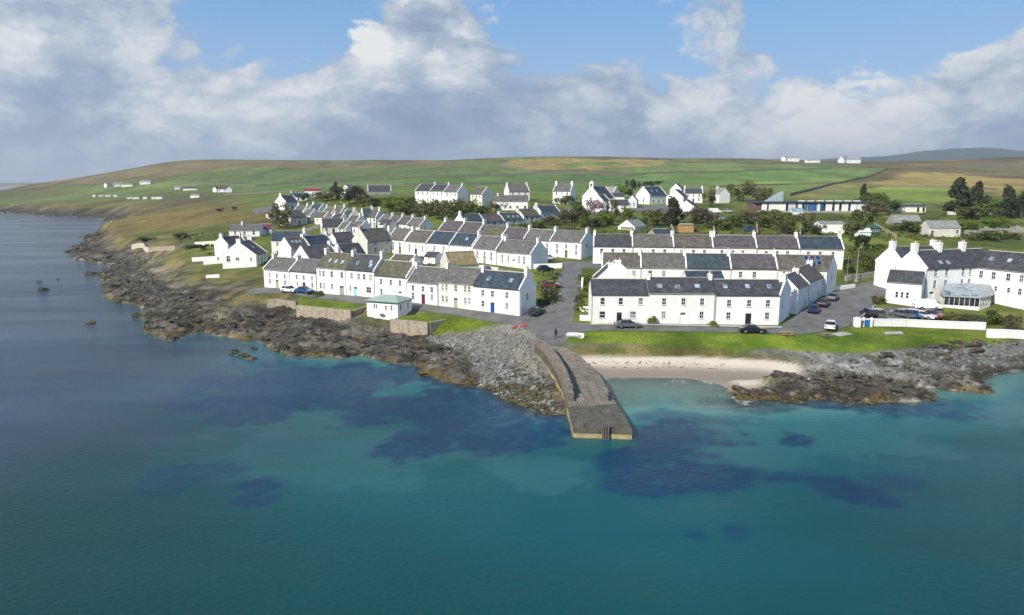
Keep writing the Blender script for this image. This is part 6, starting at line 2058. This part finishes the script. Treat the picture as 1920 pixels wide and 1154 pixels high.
# scrub that fills the gardens, nobody could count it
def scrub():
    rg = random.Random(11)
    mb = {k: MB() for k in ('green', 'olive', 'brown', 'lime')}
    zones = [((1045, 408), (1590, 444), 330), ((1600, 400), (1900, 452), 170), ((700, 380), (1040, 428), 150), ((540, 366), (720, 392), 60), ((1590, 470), (1660, 515), 60), ((1010, 515), (1048, 575), 26), ((1085, 520), (1106, 600), 18), ((330, 440), (480, 480), 24), ((745, 480), (1000, 505), 20)]
    for (u0, v0), (u1, v1), n in zones:
        for _ in range(n):
            x, y = on(rg.uniform(u0, u1), rg.uniform(v0, v1))
            if y > 600 or any(min(p[0] for p in F[:4]) - 1 < x < max(p[0] for p in F[:4]) + 1 and min(p[1] for p in F[:4]) - 1 < y < max(p[1] for p in F[:4]) + 1 for F in FOOT):
                continue
            key = rg.choices(['green', 'olive', 'brown', 'lime'], [4, 4, 2, 3])[0]
            s = rg.uniform(.5, 1.5)
            z = hz(x, y)
            for k in range(34):
                d = Vector((rg.gauss(0, 1), rg.gauss(0, 1), abs(rg.gauss(0, 1)))).normalized()
                p = Vector((x, y, z)) + Vector((d.x * s * 1.2, d.y * s * 1.2, d.z * s * .9)) * rg.random() ** .35
                q = .22 * rg.uniform(.6, 1.5)
                t = Vector((rg.gauss(0, 1), rg.gauss(0, 1), rg.gauss(0, .6))).normalized()
                w = t.cross(d).normalized() if t.cross(d).length > .01 else Vector((0, 0, 1))
                mb[key].add([p + t * q, p + w * q, p - t * q, p - w * q], [(0, 1, 2, 3)])
    for k, b in mb.items():
        kind(b.build('garden_scrub', LEAF[k]), 'stuff')


scrub()

# ------------------------------------------------------------------ cars
CARG = glass('car_glass', (.015, .018, .022), .05)
TYRE = mat('tyre', (.018, .018, .018), .85, .1)
RIM = mat('alloy_rim', (.42, .43, .44), .35, .05, 3, metal=.8)
LAMPG = mat('headlamp', (.75, .76, .76), .15, .02, 3, spec=.6)
TAILR = mat('tail_lamp', (.32, .01, .01), .2, .02, 3, spec=.6)


def paint(name, c):
    m = bpy.data.materials.new('car_paint_' + name)
    m.use_nodes = True
    T = NT(m.node_tree)
    g = T.n('ShaderNodeNewGeometry').outputs['Position']
    k = T.mapr(T.noise(g, 4, 2, .5), .3, .7, .94, 1.06)
    b = T.n('ShaderNodeBsdfPrincipled', i_Base_Color=T.vmath('SCALE', tuple(c), scale=k), i_Roughness=.28)
    b.inputs['Coat Weight'].default_value = .6
    b.inputs['Coat Roughness'].default_value = .06
    T.n('ShaderNodeOutputMaterial', i_Surface=b.outputs[0])
    return m


PAINT = {'white': paint('white', (.78, .78, .77)), 'black': paint('black', (.014, .014, .016)), 'blue': paint('blue', (.012, .075, .22)), 'navy': paint('navy', (.012, .022, .10)), 'grey': paint('grey', (.10, .11, .12)), 'green': paint('dark_green', (.018, .035, .034)),
         'red': paint('red', (.24, .014, .014)), 'silver': paint('silver', (.46, .47, .48)), 'maroon': paint('maroon', (.16, .03, .04))}
SHAPE = {  # side outline: lower body, cabin
    'hatch': ([(-2.0, .32), (2.0, .32), (2.05, .55), (1.95, .78), (1.05, .93), (-1.75, .95), (-2.02, .85)], [(1.0, .92), (.25, 1.44), (-1.2, 1.47), (-1.85, .95)], .84),
    'saloon': ([(-2.25, .32), (2.2, .32), (2.25, .55), (2.15, .75), (1.2, .90), (-1.5, .93), (-2.2, .90), (-2.28, .6)], [(1.1, .9), (.35, 1.38), (-.9, 1.40), (-1.65, .93)], .86),
    'suv': ([(-2.1, .40), (2.1, .40), (2.15, .7), (2.05, .98), (1.1, 1.08), (-2.0, 1.10), (-2.12, 1.0)], [(1.1, 1.07), (.45, 1.66), (-1.75, 1.70), (-2.05, 1.10)], .9),
    'van': ([(-2.5, .38), (2.4, .38), (2.45, .8), (2.35, 1.08), (1.75, 1.2), (-2.5, 1.22)], [(1.72, 1.2), (1.05, 1.98), (-2.45, 2.0), (-2.5, 1.22)], .93)}
_cm = {}


def car_meshes(shape, col_):
    k = (shape, col_)
    if k in _cm:
        return _cm[k]
    low, cab, tw = SHAPE[shape]
    hw = .86 if shape != 'van' else .95

    def hull(prof, w0, w1, zref):
        """side outline given width, narrowing towards the top, with rounded shoulders"""
        n = len(prof)
        zs = [z for _, z in prof]
        z0, z1 = min(zs), max(zs)
        vs, fs = [], []
        rings = [(-1, 1.0, .0), (-.93, 1.0, 0), (.93, 1.0, 0), (1, 1.0, 0)]
        cx, cz = sum(x for x, _ in prof) / n, (z0 + z1) / 2
        for s, _, _ in rings:
            ins = .95 if abs(s) == 1 else 1.0
            for x, z in prof:
                w = w0 + (w1 - w0) * (z - z0) / (z1 - z0)
                vs.append((cx + (x - cx) * ins, s * w, cz + (z - cz) * ins))
        for r in range(3):
            for i in range(n):
                a, b = r * n + i, r * n + (i + 1) % n
                fs.append((a, b, b + n, a + n))
        fs.append(tuple(range(n)))
        fs.append(tuple(range(4 * n - 1, 3 * n - 1, -1)))
        return vs, fs
    body = MB()
    body.add(*hull(low, hw, hw * .97, 0))
    top = max(z for _, z in cab)
    xr = [x for x, z in cab if z > top - .1]
    body.box(min(xr) - .08, -hw * tw * .86, top - .03, max(xr) + .06, hw * tw * .86, top + .035)
    for x0 in ((max(xr) + min(xr)) / 2,):
        for s in (-1, 1):
            body.box(x0 - .06, s * hw * .9 - .03, cab[0][1], x0 + .06, s * hw * .9 + .005, top - .05) if shape != 'van' else None
    gl = MB()
    gl.add(*hull(cab, hw * .94, hw * tw * .88, 0))
    wh, rim = MB(), MB()
    an = [2 * math.pi * k_ / 12 for k_ in range(12)]
    wh.add([(.33 * math.cos(a), y, .33 * math.sin(a)) for y in (-.1, .1) for a in an], [tuple(range(12)), tuple(range(23, 11, -1))] + [(i, 12 + i, 12 + (i + 1) % 12, (i + 1) % 12) for i in range(12)])
    rim.add([(.2 * math.cos(a), y, .2 * math.sin(a)) for y in (-.108, .108) for a in an], [tuple(range(12)), tuple(range(23, 11, -1))] + [(i, 12 + i, 12 + (i + 1) % 12, (i + 1) % 12) for i in range(12)])
    fx, bx = max(x for x, _ in low), min(x for x, _ in low)
    lamp = MB().box(-.1, -.17, -.07, .04, .17, .07)
    vanb = None
    _cm[k] = (body.mesh('body', PAINT[col_]), gl.mesh('windows', CARG if shape != 'van' else PAINT[col_]), wh.mesh('wheel', TYRE), rim.mesh('rim', RIM), lamp.mesh('headlight', LAMPG), lamp.mesh('tail_light', TAILR), fx, bx, hw)
    return _cm[k]


def car(u, v, yaw, shape, c, label, name=None, cat=None):
    x, y = on(u, v)
    b, g, w, ri, hl, tl, fx, bx, hw = car_meshes(shape, c)
    r = tag(empty(name or ('parked_van' if shape == 'van' else 'parked_car'), (x, y, hz(x, y) + .07), R(yaw)), label, cat or ('van' if shape == 'van' else 'car'), 'vehicles parked in the village')
    inst('body', b, r)
    inst('windows', g, r)
    if shape == 'van':
        MB().add([(1.76, -.8, 1.25), (1.76, .8, 1.25), (1.14, .72, 1.93), (1.14, -.72, 1.93)], [(0, 1, 2, 3)]).build('windscreen', CARG, r, loc=(.03, 0, 0))
    for sx in (-1.3, 1.3):
        for sy in (-1, 1):
            wo = inst('wheel', w, r, (sx, sy * (hw - .09), .33))
            inst('rim', ri, wo)
    zl = .62 if shape in ('hatch', 'saloon') else .85
    for sy in (-.6, .6):
        inst('headlight', hl, r, (fx - .05, sy, zl))
        inst('tail_light', tl, r, (bx + .05, sy, zl + .12))


CARS = [(543, 549, -28, 'hatch', 'white', 'white car parked at the far end of the waterfront terrace'), (571, 551, -28, 'saloon', 'blue', 'bright blue car parked before the waterfront terrace'), (1006, 592, 58, 'hatch', 'green', 'dark green car parked at the gable of the blue doored house'),
        (1177, 615, 2, 'saloon', 'grey', 'dark grey car parked along the bay front terrace'), (1410, 626, -4, 'saloon', 'black', 'black car with light roof reflections parked by the green'), (1557, 617, 62, 'saloon', 'white', 'white car driving round the street corner by the green'), (1526, 587, 57, 'hatch', 'navy', 'small navy car parked beside the side street outbuildings'),
        (1544, 574, 57, 'saloon', 'black', 'black car parked behind the small navy car'), (1561, 563, 57, 'saloon', 'grey', 'dark grey car, farthest of the three by the side street outbuildings'), (1628, 597, 84, 'suv', 'black', 'black off roader at the left end of the hotel car park'), (1643, 597, 84, 'suv', 'grey', 'dark grey off roader second from the left in the hotel car park'),
        (1692, 596, -50, 'saloon', 'grey', 'dark car left of the blue one in the hotel car park'), (1704, 597, -48, 'hatch', 'blue', 'dark blue car between the dark and silver cars in the hotel car park'), (1717, 597, -48, 'hatch', 'silver', 'silver car in the hotel car park'), (1729, 598, -48, 'saloon', 'white', 'white car left of the red one in the hotel car park'),
        (1746, 597, -50, 'hatch', 'red', 'red car in the hotel car park'), (1738, 582, -10, 'van', 'white', 'white van parked close to the hotel wall'), (1032, 541, 6, 'saloon', 'maroon', 'maroon car on the bank left of the rising street'), (1028, 489, 30, 'hatch', 'white', 'white car parked by the big end house at the cross street'),
        (1022, 510, 30, 'hatch', 'black', 'black car under the big end house gable'), (1406, 434, 10, 'hatch', 'blue', 'blue car left in the gardens above the long terrace'), (1340, 401, 4, 'van', 'white', 'white van by the hedge left of the flat roofed building'), (1364, 399, 0, 'hatch', 'silver', 'pale car right of the white hilltop van'), (606, 424, -30, 'van', 'white', 'white van beside the small bright lawn'), (1088, 399, 20, 'hatch', 'black', 'dark car in front of the church door')]
for c in CARS:
    car(*c)

# ------------------------------------------------------------------ street furniture and small things
def lamp(u, v, h, label, head=True):
    x, y = on(u, v)
    r = tag(empty('street_lamp' if head else 'utility_pole', (x, y, hz(x, y))), label, 'lamp post' if head else 'pole')
    MB().bar((0, 0, -.3), (0, 0, h), .09, 7, .055).build('post', mat('galvanised', (.45, .46, .46), .5, .08, 3, metal=.4) if head else GREYWOOD, r)
    if head:
        MB().bar((0, 0, h - .05), (.0, -.7, h + .12), .04, 6).build('arm', MATS['galvanised'], r)
        MB().box(-.15, -1.1, h + .06, .15, -.6, h + .2).build('lantern', MATS['galvanised'], r)
        MB().box(-.3, -.3, -.2, .3, .3, .35).build('base', CONC, r)
    else:
        MB().box(-.7, -.06, h - .6, .7, .06, h - .45).build('crossarm', GREYWOOD, r)


lamp(1605, 529, 7.6, 'tall grey street lamp on the verge at the street bend')
lamp(1587, 533, 6.2, 'thin timber pole left of the street lamp', False)
lamp(1570, 362, 9, 'utility pole in the pasture above the flat roofed building', False)
lamp(1594, 341, 14, 'tall pale pole on the upper pasture', False)
lamp(1640, 336, 12, 'first of two poles on the moor edge at right', False)
lamp(1632, 338, 12, 'second of two poles on the moor edge at right', False)


def bench(u, v, yaw, m, label, name='bench', s=1.0):
    x, y = on(u, v)
    r = tag(empty(name, (x, y, hz(x, y)), R(yaw)), label, 'bench')
    for k in range(3):
        MB().box(-.95 * s, -.25 + .17 * k, .42, .95 * s, -.1 + .17 * k, .48).build('seat_slat', m, r)
    for k in range(2):
        MB().box(-.95 * s, .30 + .05 * k, .58 + .2 * k, .95 * s, .34 + .05 * k, .72 + .2 * k).build('back_slat', m, r)
    for sx in (-.75 * s, .75 * s):
        MB().box(sx - .05, -.22, -.1, sx + .05, -.14, .42).box(sx - .05, .26, -.1, sx + .05, .34, .95).build('leg', m, r)


def picnic(u, v, yaw, m, label):
    x, y = on(u, v)
    r = tag(empty('picnic_table', (x, y, hz(x, y)), R(yaw)), label, 'picnic table')
    for k in range(4):
        MB().box(-.95, -.36 + .18 * k, .72, .95, -.2 + .18 * k, .77).build('top_plank', m, r)
    for s in (-1, 1):
        MB().box(-.95, s * .72 - .13, .42, .95, s * .72 + .13, .47).build('seat_plank', m, r)
        MB().bar((s * .6, -.75, -.05), (s * .6, -.12, .72), .05, 4).bar((s * .6, .75, -.05), (s * .6, .12, .72), .05, 4).box(s * .6 - .04, -.8, .36, s * .6 + .04, .8, .42).build('leg', m, r)


picnic(1475, 631, 5, WOOD, 'orange brown picnic table on the green beside the road')
picnic(1547, 635, 0, GREYWOOD, 'weathered picnic table on the green right of the orange one')
# white upturned rowing boat on the grass by the slipway
def boat(u, v, yaw):
    x, y = on(u, v)
    r = tag(empty('rowing_boat', (x, y, hz(x, y) + .35), R(yaw)), 'white rowing boat lying on the grass beside the slipway', 'boat')
    n = 9
    vs, fs = [], []
    for i in range(n):
        t = i / (n - 1)
        xx = -1.5 + 3.0 * t
        w = .62 * math.sin(math.pi * (0.18 + .82 * t) ** .9) if t < 1 else .02
        w = max(w, .02 if t > .5 else .40)
        sh = .35 + .22 * t * t
        for a, (yy, zz) in enumerate(((-w, sh), (-w * .82, .05), (-w * .3, -.25), (w * .3, -.25), (w * .82, .05), (w, sh))):
            vs.append((xx, yy, zz))
        for yy, zz in ((w * .9, sh), (w * .72, .08), (w * .25, -.18), (-w * .25, -.18), (-w * .72, .08), (-w * .9, sh)):
            vs.append((xx, yy, zz))
    for i in range(n - 1):
        a, b = i * 12, i * 12 + 12
        fs += [(a + k, a + (k + 1) % 12, b + (k + 1) % 12, b + k) for k in range(12)]
    fs += [tuple(range(11, -1, -1)), tuple(range((n - 1) * 12, n * 12))]
    mk('hull', vs, fs, TRIM, r)
    for xx in (-.7, .1, .7):
        MB().box(xx - .12, -.52, .18, xx + .12, .52, .22).build('thwart', GREYWOOD, r)
    MB().box(-1.3, -.03, -.36, 1.2, .03, -.24).build('keel', TRIM, r)
boat(1079, 634, -22)
# bins by the car park wall
def wheelie(u, v, m, label):
    x, y = on(u, v)
    r = tag(empty('wheelie_bin', (x, y, hz(x, y) + .02), R(10)), label, 'bin')
    vs = [(-.27, -.3, .08), (.27, -.3, .08), (.27, .3, .08), (-.27, .3, .08), (-.33, -.38, 1.0), (.33, -.38, 1.0), (.33, .38, 1.0), (-.33, .38, 1.0)]
    mk('bin_body', vs, [(3, 2, 1, 0), (0, 1, 5, 4), (1, 2, 6, 5), (2, 3, 7, 6), (3, 0, 4, 7), (4, 5, 6, 7)], m, r)
    MB().box(-.36, -.42, 1.0, .36, .42, 1.09).build('lid', m, r)
    for s in (-.28, .28):
        MB().bar((s - .04, .32, .12), (s + .04, .32, .12), .12, 8).build('wheel', TYRE, r)
BLUEP = mat('blue_plastic', (.02, .18, .42), .45, .05)
wheelie(1621, 613, BLUEP, 'blue wheelie bin before the white car park wall')
wheelie(1627, 613, BLUEP, 'second blue wheelie bin, nearer the white gate post')
wheelie(1613, 613, mat('grey_plastic', (.16, .16, .17), .5, .05), 'grey wheelie bin at the end of the white wall')
for u, lb in ((1606, 'left white post at the end of the car park wall'), (1633, 'slim white post right of the blue bins'), (1618, 'pinkish white post left of the blue bins')):
    x, y = on(u, 614)
    r = tag(empty('gate_post', (x, y, hz(x, y))), lb, 'post')
    w = .45 if u == 1606 else .14
    MB().box(-w, -w, -.3, w, w, 1.5).build('shaft', WHITE2, r)
    mk('cap', [(-w - .06, -w - .06, 1.5), (w + .06, -w - .06, 1.5), (w + .06, w + .06, 1.5), (-w - .06, w + .06, 1.5), (0, 0, 1.75)], [(0, 1, 4), (1, 2, 4), (2, 3, 4), (3, 0, 4), (3, 2, 1, 0)], WHITE2, r)
# orange fishing net heap and buoys at the head of the pier
def net_heap():
    x, y = on(966, 616)
    rr = random.Random(9)
    vs, fs = RV[1]
    o = mk('net_heap', [Vector((v.x * .8, v.y * .6, v.z * .4 + rr.uniform(-.08, .08))) for v in vs], fs, mat('orange_net', (.34, .10, .04), .9, .4, 5, .9, 14))
    o.location = (x, y, hz(x, y) + .15)
    tag(o, 'heap of orange fishing net at the head of the pier', 'net')
    for k, (dx, dy) in enumerate(((1.3, .2), (1.7, -.3))):
        b = MB().lathe([(.05, -.28), (.2, -.2), (.28, 0), (.2, .2), (.05, .28)], 10).build('buoy', mat('red_buoy', (.50, .06, .03), .5, .1), None, True, (x + dx, y + dy, hz(x + dx, y + dy) + .26))
        tag(b, ['red buoy beside the orange net heap', 'red buoy farther from the orange net heap'][k], 'buoy')
net_heap()
# person standing on the slipway
def person(u, v):
    x, y = on(u, v)
    J = {'pelvis': (0, 0, .95), 'waist': (0, .01, 1.1), 'chest': (0, .0, 1.32), 'neck': (0, -.01, 1.48), 'head0': (0, -.02, 1.58), 'head1': (0, -.02, 1.72), 'hipL': (-.1, 0, .90), 'hipR': (.1, 0, .90), 'kneeL': (-.12, -.05, .50), 'kneeR': (.13, .04, .50),
         'ankL': (-.12, .02, .09), 'ankR': (.14, .10, .09), 'toeL': (-.14, -.16, .04), 'toeR': (.17, -.08, .04), 'shL': (-.19, 0, 1.40), 'shR': (.19, 0, 1.40), 'elL': (-.26, .03, 1.12), 'elR': (.26, .03, 1.12), 'wrL': (-.24, -.08, .88), 'wrR': (.25, -.10, .90), 'haL': (-.24, -.12, .80), 'haR': (.25, -.14, .82)}
    E = [('pelvis', 'waist'), ('waist', 'chest'), ('chest', 'neck'), ('neck', 'head0'), ('head0', 'head1'), ('pelvis', 'hipL'), ('pelvis', 'hipR'), ('hipL', 'kneeL'), ('hipR', 'kneeR'), ('kneeL', 'ankL'), ('kneeR', 'ankR'), ('ankL', 'toeL'), ('ankR', 'toeR'),
         ('chest', 'shL'), ('chest', 'shR'), ('shL', 'elL'), ('shR', 'elR'), ('elL', 'wrL'), ('elR', 'wrR'), ('wrL', 'haL'), ('wrR', 'haR')]
    rad = {'pelvis': .14, 'waist': .13, 'chest': .15, 'neck': .055, 'head0': .095, 'head1': .085, 'hipL': .095, 'hipR': .095, 'kneeL': .065, 'kneeR': .065, 'ankL': .045, 'ankR': .045, 'toeL': .04, 'toeR': .04, 'shL': .07, 'shR': .07, 'elL': .05, 'elR': .05, 'wrL': .035, 'wrR': .035, 'haL': .03, 'haR': .03}
    names = list(J)
    r = tag(empty('person', (x, y, hz(x, y) + .06), R(200)), 'person in dark clothes standing on the slipway road above the pier', 'person')
    me = bpy.data.meshes.new('body')
    me.from_pydata([J[n] for n in names], [(names.index(a), names.index(b)) for a, b in E], [])
    me.materials.append(mat('dark_clothes', (.022, .024, .03), .9, .2, 6))
    o = link(bpy.data.objects.new('body', me), r)
    md = o.modifiers.new('skin', 'SKIN')
    sv = me.skin_vertices[0].data if me.skin_vertices else None
    if sv is None:
        bpy.context.view_layer.objects.active = o
        bpy.context.view_layer.update()
        sv = me.skin_vertices[0].data if me.skin_vertices else None
    if sv is not None:
        for i, n in enumerate(names):
            sv[i].radius = (rad[n], rad[n] * (.8 if n in ('pelvis', 'waist', 'chest') else 1))
            sv[i].use_root = n == 'pelvis'
    o.modifiers.new('smooth', 'SUBSURF').levels = 1
    MB().lathe([(.02, .0), (.10, .02), (.108, .1), (.08, .18), (.02, .21)], 10, (0, .005, 1.63)).build('hair', mat('dark_hair', (.03, .02, .015), .7, .2, 8), r, True)
    hd = MB().lathe([(.02, 0), (.075, .03), (.095, .1), (.09, .18), (.03, .22)], 10, (0, -.03, 1.54)).build('head', mat('skin', (.52, .33, .25), .6, .08, 8), r, True)
    MB().box(-.012, -.14, 1.62, .012, -.115, 1.66).build('nose', MATS['skin'], hd)
person(1042, 637)
# green summerhouse and white dome in the meadow at right
def summerhouse(u, v):
    x, y = on(u, v)
    r = tag(empty('summerhouse', (x, y, hz(x, y)), R(8)), 'dark green summerhouse with pyramid roof in the meadow at right', 'summerhouse')
    g = mat('dark_green_boards', (.025, .07, .06), .7, .15)
    MB().box(-1.6, 0, -.3, 1.6, 3, 2.1).build('wall', g, r)
    mk('roof', [(-2, -.4, 2.1), (2, -.4, 2.1), (2, 3.4, 2.1), (-2, 3.4, 2.1), (0, 1.5, 3.3)], [(0, 1, 4), (1, 2, 4), (2, 3, 4), (3, 0, 4), (3, 2, 1, 0)], mat('green_felt', (.03, .09, .075), .8, .15), r)
    for s in (-.9, 0, .9):
        f = MB().box(s - .35, -.06, .9, s + .35, -.003, 1.7).build('window', TRIM, r)
        MB().box(s - .28, -.075, .97, s + .28, -.061, 1.63).build('pane', PANE, f)
summerhouse(1642, 441)
CARA = on(1617, 444)
lite(CARA[0], CARA[1], 4.2, 2.2, 1.6, .8, 10, WHITE2, WHITE2, 'small white domed caravan beside the green summerhouse', 'caravan', 'caravan')
x_, y_ = on(1492, 404)
lite(x_, y_, 4.5, 3, 1.8, .9, 0, PALEB, SKYL_G, 'pale blue polytunnel before the flat roofed building', 'polytunnel', 'greenhouse')
x_, y_ = on(1352, 423)
lite(x_, y_, 2.2, 2.8, 1.8, 1.0, 90, SKYL_G, SKYL_G, 'small glass greenhouse in the gardens', 'greenhouse', 'greenhouse')

# ------------------------------------------------------------------ haze
def haze():
    b = MB().box(-9500, -400, -8.5, 9500, 9600, 420)
    m = bpy.data.materials.new('haze')
    m.use_nodes = True
    T = NT(m.node_tree)
    v = T.n('ShaderNodeVolumePrincipled', i_Color=(.80, .87, .95))
    v.inputs['Density'].default_value = HAZE
    v.inputs['Anisotropy'].default_value = .2
    T.n('ShaderNodeOutputMaterial', i_Volume=v.outputs[0])
    kind(b.build('haze', m), 'stuff')


# wrack lines: weed left by the tide on the sand
def wrack():
    rr = random.Random(17)
    mb = MB()
    for lvl, n in ((.62, 110), (.38, 50)):
        for _ in range(n):
            x = rr.uniform(11, 44)
            ys = [y for y in np.arange(90, 112, .25)]
            y = next((yy for yy in ys if hz(x, yy) > lvl), None)
            if y is None:
                continue
            y += rr.gauss(0, .25)
            p = Vector((x, y, hz(x, y) + .02))
            s = rr.uniform(.08, .28)
            an = rr.gauss(0, .4)
            t, w = Vector((math.cos(an), math.sin(an), 0)), Vector((-math.sin(an), math.cos(an), 0))
            mb.add([p + t * s, p + w * s * .4, p - t * s, p - w * s * .4, p + Vector((0, 0, s * .25))], [(0, 1, 4), (1, 2, 4), (2, 3, 4), (3, 0, 4)])
    kind(mb.build('tide_wrack', mat('dry_weed', (.07, .055, .03), .9, .3, 5)), 'stuff')


wrack()
HAZE = .00012
haze()
